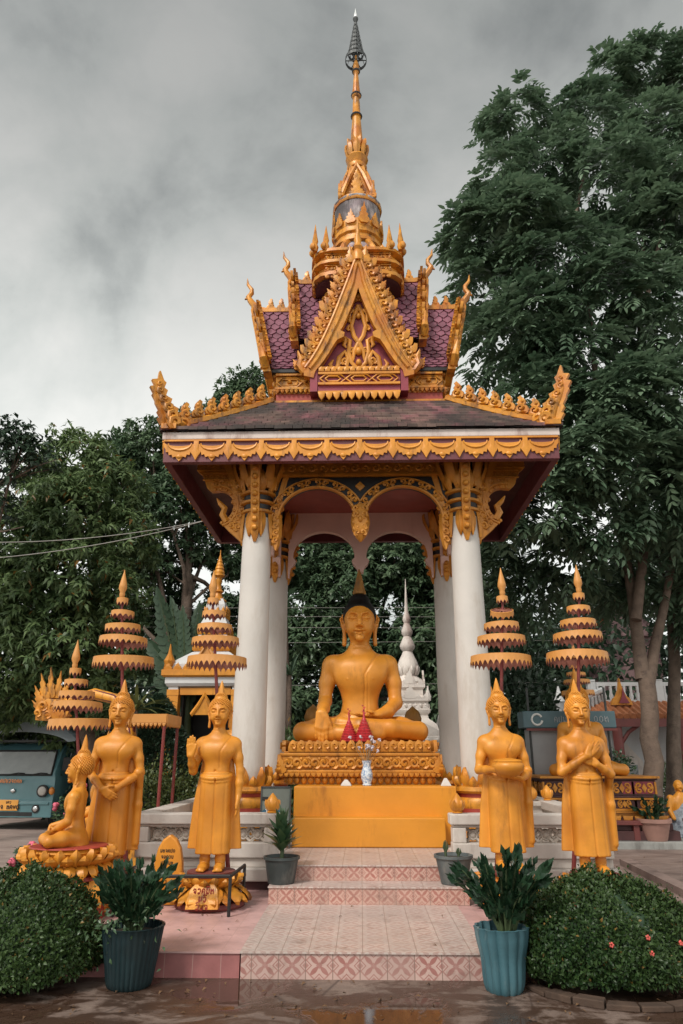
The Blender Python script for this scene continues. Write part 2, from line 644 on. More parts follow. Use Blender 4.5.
M['pole_red'] = mat('pole_red_paint', (.20, .03, .025), .45, .15, 5)
M['hair'] = mat('black_hair_paint', (.007, .0065, .006), .55, .2, 8, .6, 90, spec=.25)
M['white_col'] = mat('white_column_paint', (.60, .56, .515), .55, .05, 1.2, .12, 40, stain=(.50, .44, .38), st_amt=.52, st_scale=3.2)
M['pink_wall'] = mat('pale_pink_plaster', (.72, .50, .44), .65, .06, 2, .15, 40, stain=(.55, .34, .28), st_amt=.25, st_scale=1.6)
M['maroon'] = mat('maroon_paint', (.17, .042, .036), .55, .14, 3, .1, 40)
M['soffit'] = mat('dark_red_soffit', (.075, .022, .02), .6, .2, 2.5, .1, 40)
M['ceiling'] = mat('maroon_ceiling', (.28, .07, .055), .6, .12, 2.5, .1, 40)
M['purple'] = mat('purple_fascia_paint', (.145, .036, .043), .5, .14, 3, .1, 40)
M['red'] = mat('red_paint', (.33, .045, .03), .5, .15, 4, .15, 50)
M['crimson'] = mat('crimson_panel', (.26, .035, .055), .5, .15, 4, .15, 50)
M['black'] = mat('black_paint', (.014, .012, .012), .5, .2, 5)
M['band_white'] = mat('weathered_white_band', (.62, .52, .47), .65, .1, 3, .2, 40, stain=(.30, .19, .16), st_amt=.4, st_scale=4)
M['tile_brown'] = mat('weathered_roof_tile', (.15, .092, .074), .8, .3, 6, .4, 60, island=.45, tint=(.24, .075, .095), stain=(.030, .027, .025), st_amt=.78, st_scale=1.5, drip=False)
M['tile_purple'] = mat('purple_roof_tile', (.235, .088, .125), .5, .14, 5, .2, 60, island=.22, stain=(.12, .05, .06), st_amt=.2, st_scale=4)
M['tile_gap'] = mat('roof_felt', (.03, .018, .018), .8, .2, 5)
M['tower_white'] = mat('stained_white_tower', (.62, .56, .55), .6, .12, 4, .2, 40, tint=(.30, .20, .25), stain=(.03, .027, .028), st_amt=.95, st_scale=3.6)
M['steel'] = mat('dull_steel', (.07, .075, .075), .55, .15, 8, metal=.4)
M['dark_steel'] = mat('black_iron', (.018, .017, .017), .5, .2, 8)
M['glass_tip'] = mat('pale_glass_finial', (.75, .77, .76), .15, .05, 8)
M['plinth'] = mat('aged_white_concrete', (.58, .53, .48), .7, .09, 3, .3, 30, stain=(.24, .17, .13), st_amt=.42, st_scale=2.2)
M['lattice'] = mat('cast_lattice_concrete', (.52, .46, .40), .75, .1, 5, .4, 50, stain=(.20, .14, .10), st_amt=.4, st_scale=4)
M['maroon_base'] = mat('maroon_stained_base', (.07, .025, .024), .65, .25, 4, .3, 30)
M['stupa'] = mat('whitewashed_stupa', (.74, .67, .61), .7, .1, 2, .5, 18, stain=(.36, .24, .21), st_amt=.42, st_scale=2)
M['teal'] = mat('teal_vehicle_paint', (.085, .195, .215), .35, .08, 2, coat=.3)
M['canopy'] = mat('grey_vinyl_canopy', (.34, .41, .45), .5, .1, 2, .3, 8)
M['rubber'] = mat('black_rubber', (.02, .02, .02), .7, .2, 6)
M['chrome'] = mat('lamp_chrome', (.6, .6, .6), .2, .05, 5, metal=.9)
M['amber'] = mat('amber_lens', (.7, .25, .05), .3, .1, 5)
M['lens'] = mat('headlamp_lens', (.45, .42, .38), .15, .1, 5)
M['plate'] = mat('yellow_number_plate', (.72, .33, .06), .5, .05, 5)
M['ink'] = mat('dark_lettering', (.06, .03, .02), .6, .1, 5)
M['red_ink'] = mat('red_lettering', (.28, .03, .015), .6, .1, 5)
M['white_ink'] = mat('white_lettering', (.75, .75, .72), .6, .05, 5)
M['orange_ink'] = mat('orange_lettering', (.75, .30, .12), .6, .05, 5)
M['red_offer'] = mat('red_foil_offering', (.42, .025, .03), .35, .3, 30, .5, 90)
M['porcelain'] = mat('blue_white_porcelain', (.72, .76, .78), .2, .05, 5, stain=(.07, .18, .38), st_amt=.75, st_scale=38, drip=False)
M['sign_grey'] = mat('grey_green_board', (.17, .19, .165), .5, .08, 3, stain=(.11, .12, .10), st_amt=.3)
M['sign_blue'] = mat('blue_label', (.03, .10, .16), .45, .1, 4)
M['pot_black'] = mat('black_plastic_pot', (.035, .045, .045), .5, .2, 6, .2, 40, stain=(.13, .13, .12), st_amt=.4, st_scale=6)
M['pot_grey'] = mat('grey_plastic_pot', (.085, .098, .098), .6, .2, 6, .2, 40, stain=(.20, .19, .17), st_amt=.4, st_scale=6)
M['pot_teal'] = mat('dark_teal_planter', (.008, .024, .028), .5, .2, 6, .2, 30, stain=(.018, .03, .03), st_amt=.3, st_scale=5)
M['pot_blue'] = mat('worn_blue_planter', (.05, .125, .15), .5, .12, 4, .2, 30, stain=(.22, .27, .27), st_amt=.30, st_scale=7)
M['terracotta'] = mat('pinkish_terracotta', (.36, .20, .16), .7, .12, 4, .2, 40)
M['soil'] = mat('potting_soil', (.04, .028, .02), .9, .3, 20, .8, 60)
M['bark'] = mat('grey_brown_bark', (.14, .10, .075), .85, .3, 5, .9, 22, stain=(.05, .035, .028), st_amt=.45, st_scale=4, dist=.03)
M['bark_pale'] = mat('pale_brown_bark', (.155, .108, .08), .85, .2, 4, .8, 18, stain=(.075, .05, .04), st_amt=.4, st_scale=5, drip=False, dist=.02)
M['wire'] = mat('weathered_cable', (.30, .285, .26), .6, .1, 5)
M['wood_edge'] = mat('rough_brick_edging', (.07, .042, .028), .85, .25, 8, .6, 30)
M['kerb'] = mat('mauve_kerb', (.26, .185, .16), .75, .15, 3, .35, 30, stain=(.10, .065, .055), st_amt=.5, st_scale=2)
M['slab'] = mat('grey_concrete_step', (.30, .30, .28), .75, .12, 3, .3, 30, stain=(.12, .11, .10), st_amt=.4)
M['white_hall'] = mat('white_hall_wall', (.62, .62, .62), .6, .08, 1.5, stain=(.36, .36, .35), st_amt=.3)
M['tile_orange'] = mat('orange_roof_tile', (.42, .15, .06), .7, .2, 5, .3, 20, stain=(.15, .05, .03), st_amt=.35)
M['cart_teal'] = mat('teal_cart_sign', (.085, .15, .17), .5, .08, 3)
M['cart_grey'] = mat('pale_grey_panel', (.34, .35, .36), .5, .06, 2)
M['cloth'] = mat('blue_grey_cloth', (.30, .34, .38), .7, .2, 9, stain=(.05, .06, .09), st_amt=.6, st_scale=11, drip=False)
M['petal_pink'] = mat('pink_petals', (.62, .12, .18), .6, .15, 30, island=.2)
M['petal_red'] = mat('red_petals', (.55, .09, .07), .6, .15, 30, island=.2)
M['petal_pale'] = mat('pale_lilac_petals', (.55, .48, .52), .6, .15, 30, island=.2)
M['stem'] = mat('green_stem', (.05, .075, .03), .6, .2, 20)
M['dry_stem'] = mat('dry_flower_stem', (.22, .13, .06), .7, .2, 20)


def leaf_mat(name, a, b, rough=.42, trans=.25, spec=.5, old=None, old_amt=.04):
    """two-tone leaf paint varied leaf by leaf, with a little light let through"""
    m, nt, bs = new_mat(name)
    r = nt.island()
    n = nt.noise(nt.wpos(), .55, 3)
    col = nt.mix((r * .6 + nt.step(n, .35, .65) * .4).sat(), a, b)
    if old: col = nt.mix(nt.math('FRACT', r * 37.0).lt(old_amt), col, old)
    nt.put(bs.inputs['Base Color'], col)
    bs.inputs['Roughness'].default_value = rough
    bs.inputs['Specular IOR Level'].default_value = spec
    tr = nt.node('ShaderNodeBsdfTranslucent')
    nt.put(tr.inputs['Color'], col)
    mx = nt.node('ShaderNodeMixShader'); mx.inputs[0].default_value = trans
    nt.l.new(bs.outputs[0], mx.inputs[1]); nt.l.new(tr.outputs[0], mx.inputs[2])
    nt.l.new(mx.outputs[0], nt.n['Material Output'].inputs['Surface'])
    return m


M['leaf_big'] = leaf_mat('leaf_broad_bluegreen', (.058, .108, .062), (.190, .275, .170), .42, .30, .4)
M['leaf_mango'] = leaf_mat('leaf_long_green', (.052, .100, .040), (.190, .265, .105), .45, .30, .35, (.22, .12, .03), .02)
M['leaf_small'] = leaf_mat('leaf_small_green', (.046, .096, .050), (.155, .225, .120), .45, .28, .35)
M['leaf_dark'] = leaf_mat('leaf_dark_green', (.018, .042, .024), (.050, .088, .048), .45, .15)
M['leaf_shrub'] = leaf_mat('leaf_clipped_shrub', (.010, .034, .009), (.058, .100, .028), .42, .12, .3, (.20, .12, .03), .015)
M['leaf_zz'] = leaf_mat('leaf_glossy_dark', (.008, .028, .013), (.026, .062, .028), .38, .05, .3)
M['leaf_fat'] = leaf_mat('leaf_fleshy_green', (.035, .085, .045), (.085, .145, .06), .32, .12, .6)
M['leaf_banana'] = leaf_mat('leaf_banana', (.035, .075, .04), (.075, .125, .07), .5, .3, .5)
M['leaf_strip'] = leaf_mat('leaf_striped_yellow', (.16, .17, .05), (.05, .075, .04), .4, .2)
M['leaf_hedge'] = leaf_mat('leaf_hedge_yellow', (.14, .16, .035), (.04, .07, .025), .45, .2)


# ---- tiles, ground, glass
def tile_mat(name, pale, deep, grout, sx=.2, sy=.2, contrast=1.0, plane='XZ', off=(0, 0)):
    """printed star-flower ceramic tiles"""
    m, nt, b = new_mat(name)
    X, Y, Z = nt.xyz(nt.wpos())
    A, B = (X, Z) if plane == 'XZ' else (X, Y)
    fu = ((A + off[0]) / sx); fv = ((B + off[1]) / sy)
    u = (fu.fract() - .5) * 2; v = (fv.fract() - .5) * 2
    au, av = u.abs(), v.abs()
    p, q = (au + av) * .7071, (au - av).abs() * .7071
    pet = ((p - .52).abs() * 1.15).pow(1.5) + (q * 3.0).pow(1.4)          # leaf along each diagonal
    petal = nt.step(pet, .42, .34)
    ring = nt.step((((au + av) - 1.32).abs()), .085, .055)
    diam = nt.step((au + av).min((((au - 1.0).abs()) + av)).min(au + (av - 1.0).abs()), .26, .22)
    cross = nt.step(((au + (av - 1.0).abs()) - .42).abs().min((((au - 1.0).abs() + av) - .42).abs()), .06, .035)
    pat = (petal.max(cross).max(diam * .8).max(ring * .8)) * contrast
    edge = nt.step(au.max(av), .955, .985)
    wob = nt.noise(nt.wpos(), 14, 4)
    tone = nt.noise(nt.scale(nt.wpos(), 1.0), 2.2, 3)
    c0 = nt.mix(pat * (wob * .5 + .65), pale, deep)
    c0 = nt.mix(nt.step(tone, .35, .7) * .35, c0, tuple(x * .78 for x in pale))
    cellr = nt.node('ShaderNodeTexWhiteNoise', noise_dimensions='2D')
    cv = nt.node('ShaderNodeCombineXYZ'); nt.put(cv.inputs[0], fu.floor()); nt.put(cv.inputs[1], fv.floor())
    nt.l.new(cv.outputs[0], cellr.inputs['Vector'])
    c0 = nt.mix(S(nt, cellr.outputs['Value']) * .36, c0, tuple(x * .6 for x in pale))
    dirt = nt.step(nt.noise(nt.wpos(), 7, 8, .7), .52, .72)
    c0 = nt.mix(dirt * .6, c0, (.20, .12, .095))
    c0 = nt.mix(edge, c0, grout)
    nt.put(b.inputs['Base Color'], c0)
    nt.put(b.inputs['Roughness'], nt.noise(nt.wpos(), 9, 4) * .35 + .22)
    nt.put(b.inputs['Normal'], nt.bump(edge * -1.0 + wob * .1, .5, .003))
    return m


M['tile_riser'] = tile_mat('star_tile_riser', (.58, .40, .35), (.33, .105, .09), (.26, .17, .14), .2, .185, 1.0, 'XZ', (0.02, .004))
M['tile_riser2'] = tile_mat('star_tile_riser_small', (.60, .38, .31), (.36, .115, .09), (.26, .17, .14), .165, .156, 1.0, 'XZ', (.0, -.177 + .002))
M['tile_tread'] = tile_mat('faded_star_tile_tread', (.60, .50, .45), (.43, .25, .215), (.34, .25, .21), .2, .2, .85, 'XY')
M['tile_red'] = mat('plain_dusty_red_tile', (.36, .145, .135), .5, .12, 3, .15, 30, tint=(.44, .22, .20), stain=(.16, .065, .055), st_amt=.35, st_scale=3)


def red_tile(name, plane):
    m, nt, b = new_mat(name)
    X, Y, Z = nt.xyz(nt.wpos())
    A, B = (X, Z) if plane == 'XZ' else (X, Y)
    u = ((A / .21).fract() - .5).abs() * 2
    v = ((B / (.21 if plane == 'XY' else .9)).fract() - .5).abs() * 2
    e = nt.step(u.max(v) if plane == 'XY' else u, .965, .985)
    base = (.33, .125, .12) if plane == 'XZ' else (.55, .34, .32)
    n = nt.noise(nt.wpos(), 3, 6, .65)
    c = nt.mix(nt.step(n, .3, .7), tuple(x * .78 for x in base), tuple(x * 1.15 for x in base))
    c = nt.mix(nt.step(nt.noise(nt.wpos(), 5, 8, .7), .55, .72) * .5, c, (.16, .09, .075))
    c = nt.mix(e * .75, c, (.42, .27, .24))
    nt.put(b.inputs['Base Color'], c)
    nt.put(b.inputs['Roughness'], nt.noise(nt.wpos(), 9, 4) * .4 + .25)
    return m


M['tile_red_v'] = red_tile('dusty_red_tile_riser', 'XZ')
M['tile_red_h'] = red_tile('dusty_pink_tile_floor', 'XY')


def ground_mat():
    m, nt, b = new_mat('wet_brown_concrete')
    p = nt.wpos()
    X, Y, Z = nt.xyz(p)
    big = nt.noise(p, .9, 6, .62, .6)
    mid = nt.noise(nt.scale(p, (1, 2.2, 1)), 2.6, 7, .66, .8)
    fine = nt.noise(p, 60, 5, .7)
    near = nt.step(Y, 7.5, 4.5)                                # the low strip before the steps where rain collects
    dry = nt.mix(nt.step(mid, .3, .72), (.145, .10, .08), (.29, .215, .175))
    dry = nt.mix(nt.step(fine, .35, .7) * .4, dry, (.12, .085, .07))
    crack = nt.step(nt.voro(nt.scale(p, 1.0), .8, 'DISTANCE_TO_EDGE'), .012, .0)
    dry = nt.mix(crack * .7, dry, (.05, .035, .03))
    wet = nt.step(big * .62 + mid * .38 + near * .05, .45, .53)
    col = nt.mix(wet, dry, (.060, .034, .023))
    nt.put(b.inputs['Base Color'], col)
    pud = nt.step(big + near * .10, .56, .62)
    rough = nt.mix(wet, (.8, .8, .8), (.38, .38, .38))
    rough = nt.mix(pud, rough, (.04, .04, .04))
    nt.put(b.inputs['Roughness'], rough)
    h = mid * .6 + fine * .25
    flat = nt.math('SUBTRACT', 1.0, pud * .97)
    nt.put(b.inputs['Normal'], nt.bump(h * flat, .45, .02))
    return m


M['ground'] = ground_mat()


def paving_mat(name, a, bcol):
    m, nt, b = new_mat(name)
    p = nt.wpos()
    n = nt.noise(nt.scale(p, (1, 2.4, 1)), 1.6, 7, .66, .6)
    f = nt.noise(p, 40, 5, .7)
    c = nt.mix(nt.step(n, .3, .7), a, bcol)
    c = nt.mix(nt.step(f, .4, .7) * .3, c, tuple(x * .5 for x in a))
    nt.put(b.inputs['Base Color'], c)
    nt.put(b.inputs['Roughness'], nt.noise(p, 2.2, 5) * .7 + .25)
    nt.put(b.inputs['Normal'], nt.bump(n * .5 + f * .3, .4, .015))
    return m


M['paving'] = paving_mat('mauve_brown_paving', (.15, .105, .09), (.29, .215, .185))
M['paving_pink'] = paving_mat('pinkish_concrete', (.26, .19, .165), (.42, .33, .29))


def glass_mat():
    m, nt, b = new_mat('dusty_windscreen')
    n = nt.noise(nt.wpos(), 5, 4)
    nt.put(b.inputs['Base Color'], nt.mix(n, (.30, .32, .32), (.48, .50, .50)))
    b.inputs['Roughness'].default_value = .12
    b.inputs['Specular IOR Level'].default_value = .8
    return m


M['windscreen'] = glass_mat()
# ================================================================== pavilion
XC, YC = 0.02, 11.28
HX, HY = 1.55, 1.28          # column centres
pav = thing('pavilion', 'tall gold and purple roofed shrine pavilion on four white columns with a needle spire', 'pavilion', (XC, YC, 0.48))
PZ = 0.48


ZMAP = False
TOWER_Z = ((9.0, 10.20, 10.36, 10.92, 11.30, 12.20, 13.0, 13.3, 18), (8.3, 9.58, 9.64, 10.30, 10.74, 11.88, 12.95, 13.3, 18))      # final heights of the tower's courses


def P(name, mb, mat_, parent=None, smooth=None, bevel=0.0):
    """pavilion part: built in coordinates centred on the pavilion, z absolute"""
    par = parent or pav
    if ZMAP: mb.v = [(x, y, float(np.interp(z, *TOWER_Z))) for x, y, z in mb.v]
    mb.xf(Matrix.Translation((0, 0, -PZ)))
    return mb.build(name, mat_, par, smooth, bevel)


X3, Y3, Z3 = Vector((1, 0, 0)), Vector((0, 1, 0)), Vector((0, 0, 1))
SIDES = [(X3, -Y3), (-X3, Y3), (Y3, X3), (-Y3, -X3)]     # (along, outward) : front, back, right, left


def side_half(N): return (EXH, EYH) if abs(N.y) > .5 else (EYH, EXH)


EXH, EYH = 2.84, 2.06        # eaves
TXH, TYH = 1.42, 1.12        # top of the skirt roof
# --- columns
def make_column():
    sh = MB()
    sh.lathe([(.25, .48), (.25, .9), (.235, 1.2), (.228, 2.5), (.208, 4.95)], 40)
    col = P('column', sh, M['white_col'], None, 60)
    b = MB()
    b.cur = 0
    b.lathe([(.34, .48), (.36, .56), (.33, .62), (.33, .74), (.35, .80)], 24)
    b.lathe([(.30, .90), (.315, .93), (.315, 1.0), (.29, 1.03)], 24)
    b.lathe([(.32, 1.08), (.35, 1.11), (.34, 1.16), (.25, 1.18)], 24)
    lotus_ring(b, (0, 0), .27, .27, 1.15, 1.40, 8, .045, .15)
    lotus_ring(b, (0, 0), .30, .30, 1.15, 1.29, 8, .045, .12, rot=PI / 8)
    b.cur = 1
    b.lathe([(.30, .80), (.30, .90)], 24)
    b.lathe([(.29, 1.03), (.30, 1.08)], 24)
    P('column_base', b, [M['gold_roof'], M['red']], col, 50)
    c = MB()
    c.cur = 1
    c.lathe([(.215, 4.90), (.225, 5.40), (.27, 5.82)], 16)
    c.cur = 0
    for z, r in ((4.96, .235), (5.10, .25), (5.245, .262)):
        c.lathe([(r - .02, z), (r + .015, z + .015), (r + .015, z + .05), (r - .02, z + .065)], 24)
    lotus_ring(c, (0, 0), .205, .205, 4.58, 4.98, 8, .03, .14, up=False, rot=PI / 8)
    lotus_ring(c, (0, 0), .245, .245, 5.30, 5.62, 10, .06, .15)
    lotus_ring(c, (0, 0), .255, .255, 5.40, 5.84, 10, .09, .15, rot=PI / 10, tipout=.05)
    for k in range(12):
        a = 2 * PI * k / 12 + .13
        c.tube([(.27 * math.cos(a), .27 * math.sin(a), 5.34), (.31 * math.cos(a), .31 * math.sin(a), 5.82)], [.035, .045], 5)
    cap = P('capital', c, [M['gold_carved'], M['black']], col, 45)
    br = MB()
    for k in range(4):
        a = PI / 2 * k
        d = Vector((math.cos(a), math.sin(a), 0)); s = Vector((-d.y, d.x, 0))
        loops = []
        for (z, r, w, t) in ((4.50, .20, .02, .03), (4.62, .215, .055, .05), (4.95, .25, .06, .07), (5.3, .31, .065, .08), (5.6, .38, .07, .09), (5.80, .44, .085, .12)):
            p = d * r + Z3 * z
            loops.append([p + s * w, p + s * w + d * t, p - s * w + d * t, p - s * w])
        br.loft(loops)
        for i in range(9):
            z = 4.7 + i * .125
            r = float(np.interp(z, [4.6, 4.95, 5.3, 5.6, 5.8], [.265, .32, .39, .47, .56]))
            br.ball(d * (r + .005) + Z3 * z, (.05, .05, .045), 6, 5)
    P('bracket_strip', br, M['gold_carved'], cap, 45)
    return col


col0 = make_column()
for i, (sx, sy) in enumerate(((-1, -1), (1, -1), (-1, 1), (1, 1))):
    c = col0 if i == 0 else copy_tree(col0, pav)
    c.location = (sx * HX, sy * HY, 0)

# --- ceiling slab, beams
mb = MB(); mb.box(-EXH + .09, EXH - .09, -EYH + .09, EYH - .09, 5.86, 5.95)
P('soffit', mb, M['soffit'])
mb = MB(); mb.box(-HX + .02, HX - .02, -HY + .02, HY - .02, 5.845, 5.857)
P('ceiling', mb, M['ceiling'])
for U, N in SIDES:
    L = 2 * (HX if abs(N.y) > .5 else HY) - .5
    o = N * (HY if abs(N.y) > .5 else HX)
    mb = MB()
    O = o - U * L / 2 + Z3 * 5.57
    mb.prism([(0, 0), (L, 0), (L, .27), (0, .27)], O - N * .09, U, Z3, .18, N)
    relief_band(mb, O + N * .09 + Z3 * .01, U, Z3, N, L, .235, .13)
    P('carved_beam', mb, M['gold_carved'], None, 40)


# --- arched screens between the columns
def arc_pts(cx, cz, rx, rz, a0, a1, n):
    return [(cx + rx * math.cos(a0 + (a1 - a0) * i / n), cz + rz * math.sin(a0 + (a1 - a0) * i / n)) for i in range(n + 1)]


def gold_arch(U, N, o, half, dark=True, inner=False):
    """two arches: dark spandrel panel, carved gold archivolts, legs and a drop between them"""
    cx = half * .5; rx = half * .5 - .085; zc = 4.90; rz = .50
    pan = MB()
    out = [(-half, 5.565), (half, 5.565), (half, 4.55), (half - .06, 4.55), (half - .06, zc)]
    out += arc_pts(cx, zc, rx, rz, .12, PI - .12, 20) + arc_pts(-cx, zc, rx, rz, .12, PI - .12, 20)
    out += [(-half + .06, zc), (-half + .06, 4.55), (-half, 4.55)]
    pan.prism(out, o - N * .05, U, Z3, .1, N)
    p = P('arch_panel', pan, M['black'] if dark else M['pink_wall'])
    g = MB()
    O = o + N * .05
    for sgn in (-1, 1):
        for q, (r0, dz) in enumerate(((.02, .035), (.155, .02))):
            pts = [O + U * a + Z3 * b + N * dz * .4 for a, b in arc_pts(sgn * cx, zc - .02, rx + r0, rz + r0, -.05, PI + .05, 28)]
            g.tube(pts, .028 if q == 0 else .018, 6, True, 1.6, N)
        for i in range(15):
            a = .1 + (PI - .2) * i / 14
            rr, r2 = rx + .09, rz + .09
            d = U * math.cos(a) + Z3 * math.sin(a)
            c = O + U * (sgn * cx + rr * math.cos(a)) + Z3 * (zc + r2 * math.sin(a))
            spiral(g, c + N * .012, d.cross(N) * (1 if i % 2 else -1), d, N, .105, 1, 1.1, .17, 8)
        s0 = sgn * (half - .045)
        loops = []
        for z, w in ((4.98, .06), (4.85, .085), (4.62, .08), (4.48, .05), (4.40, .012)):
            c = O + U * s0 + Z3 * z
            loops.append([c - U * w, c - U * w * .5 + N * .05, c + U * w * .5 + N * .05, c + U * w])
        g.loft(loops)
        for i in range(4):
            spiral(g, O + U * s0 + Z3 * (4.56 + i * .115) + N * .05, U * sgn, Z3, N, .1, 1, 1.1, .16, 8)
    # the drop
    loops = []
    for z, w, t in ((5.12, .07, .04), (4.98, .125, .07), (4.84, .145, .1), (4.70, .12, .09), (4.60, .07, .06), (4.53, .012, .02)):
        c = O + Z3 * z
        loops.append([c - U * w, c - U * w * .6 + N * t, c + U * w * .6 + N * t, c + U * w])
    g.loft(loops)
    for i, z in enumerate((5.05, 4.95, 4.85, 4.75, 4.66)):
        for sgn in (-1, 1):
            spiral(g, O + U * sgn * (.065 - .006 * i) + Z3 * z + N * (.075 if i else .05), U * sgn, Z3, N, .1, 1, 1.1, .17, 8)
    g.ball(O + Z3 * 4.86 + N * .1, (.035, .035, .05), 6, 5)
    g.prism([(-.075, 0), (0, -.075), (.075, 0), (0, .075)], O + Z3 * 5.41, U, Z3, .03, N, .02)
    P('arch_trim', g, M['gold_carved'], p, 45)


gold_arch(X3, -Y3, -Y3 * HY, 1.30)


def plaster_arch(U, N, o, half):
    cx = half * .5 + .01; rx = half * .5 - .1; zc = 5.02
    w = MB()
    def lobed(s):
        pts = arc_pts(s * cx, zc, rx, .47, 0, PI, 20)
        r = [(s * cx + rx, zc - .04), (s * cx + rx - .05, zc - .09), (s * cx + rx - .02, zc - .17), (s * cx + rx + .045, zc - .24), (s * cx + rx + .06, zc - .32)]
        l = [(2 * s * cx - a, b) for a, b in r]
        return list(reversed(r)) + pts + l
    out = [(-half, 5.86), (half, 5.86), (half, 4.6)] + [(half - .03, 4.6)] + lobed(1)[0:] + lobed(-1) + [(-half + .03, 4.6), (-half, 4.6)]
    w.prism(out, o - N * .07, U, Z3, .14, N)
    return P('arched_wall', w, M['pink_wall'], None, 35)


plaster_arch(X3, -Y3, Y3 * (HY - .055), 1.33)
for U, N, o in ((Y3, X3, X3 * HX), (-Y3, -X3, -X3 * HX)):
    plaster_arch(U, N, o - N * .03, 1.06)

# --- triangular carved brackets from the columns out to the eave corners
def side_bracket(name_pos, D, N):
    """D: outward direction along the panel, N: facing"""
    g = MB()
    O = name_pos
    L = .86
    out = [(0.2, 5.82), (L + .1, 5.82), (L + .1, 5.70), (L, 5.62), (.80, 5.43)]
    hole = arc_pts(.60, 5.12, .23, .25, PI * .42, PI * 1.42, 12)
    out += [(.72, 5.36)] + hole + [(.50, 4.80), (.40, 4.70), (.2, 4.52)]
    g.prism(out, O - N * .05, D, Z3, .10, N)
    F = O + N * .05
    relief_band(g, F + D * .2 + Z3 * 5.69, D, Z3, N, L - .1, .12, .15)
    relief_band(g, F + D * .2 + Z3 * 5.53, D, Z3, N, L - .2, .13, .14)
    pts = [F + D * a + Z3 * b for a, b in arc_pts(.60, 5.12, .30, .32, PI * .40, PI * 1.42, 16)]
    g.tube(pts, .022, 6, True, 1.2, N)
    for i in range(10):
        a = PI * (.42 + 1.0 * i / 9)
        g.ball(F + D * (.60 + .255 * math.cos(a)) + Z3 * (5.12 + .28 * math.sin(a)), (.028, .028, .028), 6, 4)
        if i < 9: spiral(g, F + D * (.60 + .375 * math.cos(a)) + Z3 * (5.12 + .38 * math.sin(a)), D, Z3, N, .1, 1 if i % 2 else -1, 1.1, .16, 8)
    for a, b, s in ((.30, 5.40, .14), (.27, 4.95, .12), (.28, 4.78, .12), (.36, 4.86, .1)):
        spiral(g, F + D * a + Z3 * b, D, Z3, N, s, 1, 1.2, .15, 9)
    # the little naga in the opening
    g.tube([F + D * .46 + Z3 * 4.86, F + D * .53 + Z3 * 4.98, F + D * .50 + Z3 * 5.08, F + D * .58 + Z3 * 5.16, F + D * .63 + Z3 * 5.24], [.05, .055, .05, .035, .01], 6)
    P('eave_bracket', g, M['gold_carved'], None, 40)


for sx in (-1, 1):
    for sy in (-1, 1):
        c = Vector((sx * HX, sy * HY, 0))
        side_bracket(c, X3 * sx, Y3 * sy)
        if sy < 0: side_bracket(c + Y3 * sy * .02, X3 * sx, -Y3 * sy) if False else None

# --- eaves: purple fascia, white band, garlands
mb = MB(); wb = MB()
for U, N in SIDES:
    h, d = side_half(N)
    O = N * d
    L = 2 * h
    e = .0 if abs(N.y) > .5 else .10
    mb.prism([(-h + e, 5.53), (h - e, 5.53), (h - e, 5.875), (-h + e, 5.875)], O - N * .10, U, Z3, .10, N)
    wb.prism([(-h - .03 + e * 1.6, 5.88), (h + .03 - e * 1.6, 5.88), (h + .03 - e * 1.6, 6.0), (-h - .03 + e * 1.6, 6.0)], O - N * .13, U, Z3, .16, N)
fas = P('fascia', mb, M['purple'], None, None, .006)
P('eave_band', wb, M['band_white'], None, None, .01)
for U, N in SIDES:
    h, d = side_half(N)
    k = 12 if abs(N.y) > .5 else 9
    w = 2 * h / k
    g = MB()
    O = N * d
    g.prism([(-h, 5.85), (h, 5.85), (h, 5.877), (-h, 5.877)], O, U, Z3, .03, N)
    for i in range(k):
        u = -h + (i + .5) * w
        top = [(w * .49 * math.cos(a), -.012 - .066 * math.sin(a)) for a in np.linspace(PI, 0, 13)]
        low = [(.487, -.09), (.43, -.13), (.42, -.17), (.34, -.17), (.32, -.22), (.23, -.21), (.20, -.255), (.11, -.24), (.07, -.275), (0, -.315)]
        low = [(w * a, b) for a, b in low] + [(-w * a, b) for a, b in reversed(low[:-1])]
        g.prism(top + low, O + U * u + Z3 * 5.853 + N * .004, U, Z3, .02, N)
        g.tube([O + U * (u + w * .36 * math.cos(a)) + Z3 * (5.815 - .105 * math.sin(a)) + N * .026 for a in np.linspace(PI, 0, 9)], [.01, .014, .018, .021, .023, .021, .018, .014, .01], 5, True, .8, N)
        g.ball(O + U * u + Z3 * 5.61 + N * .026, (.05, .02, .03) if abs(N.y) > .5 else (.02, .05, .03), 6, 4)
        for e in ((i + 1) * w - h,) if i < k - 1 else ():
            g.prism([(-.035, 0), (.035, 0), (.035, -.12), (.07, -.18), (.04, -.225), (0, -.30), (-.04, -.225), (-.07, -.18), (-.035, -.12)], O + U * e + Z3 * 5.853, U, Z3, .03, N, .015)
    P('garland_trim', g, M['gold'], fas, 40)

# --- skirt roof of brown tiles
def skirt_z(t): return 6.02 + .95 * (t ** 1.18 if t > 0 else t * .6)


def skirt_pt(side, s, t):
    U, N = side
    h0, d0 = side_half(N)
    h1, d1 = (TXH, TYH) if abs(N.y) > .5 else (TYH, TXH)
    h = h0 + .06 + (h1 - h0 - .06) * t; d = d0 + .07 + (d1 - d0 - .07) * t
    return U * (s * h) + N * d + Z3 * skirt_z(t)


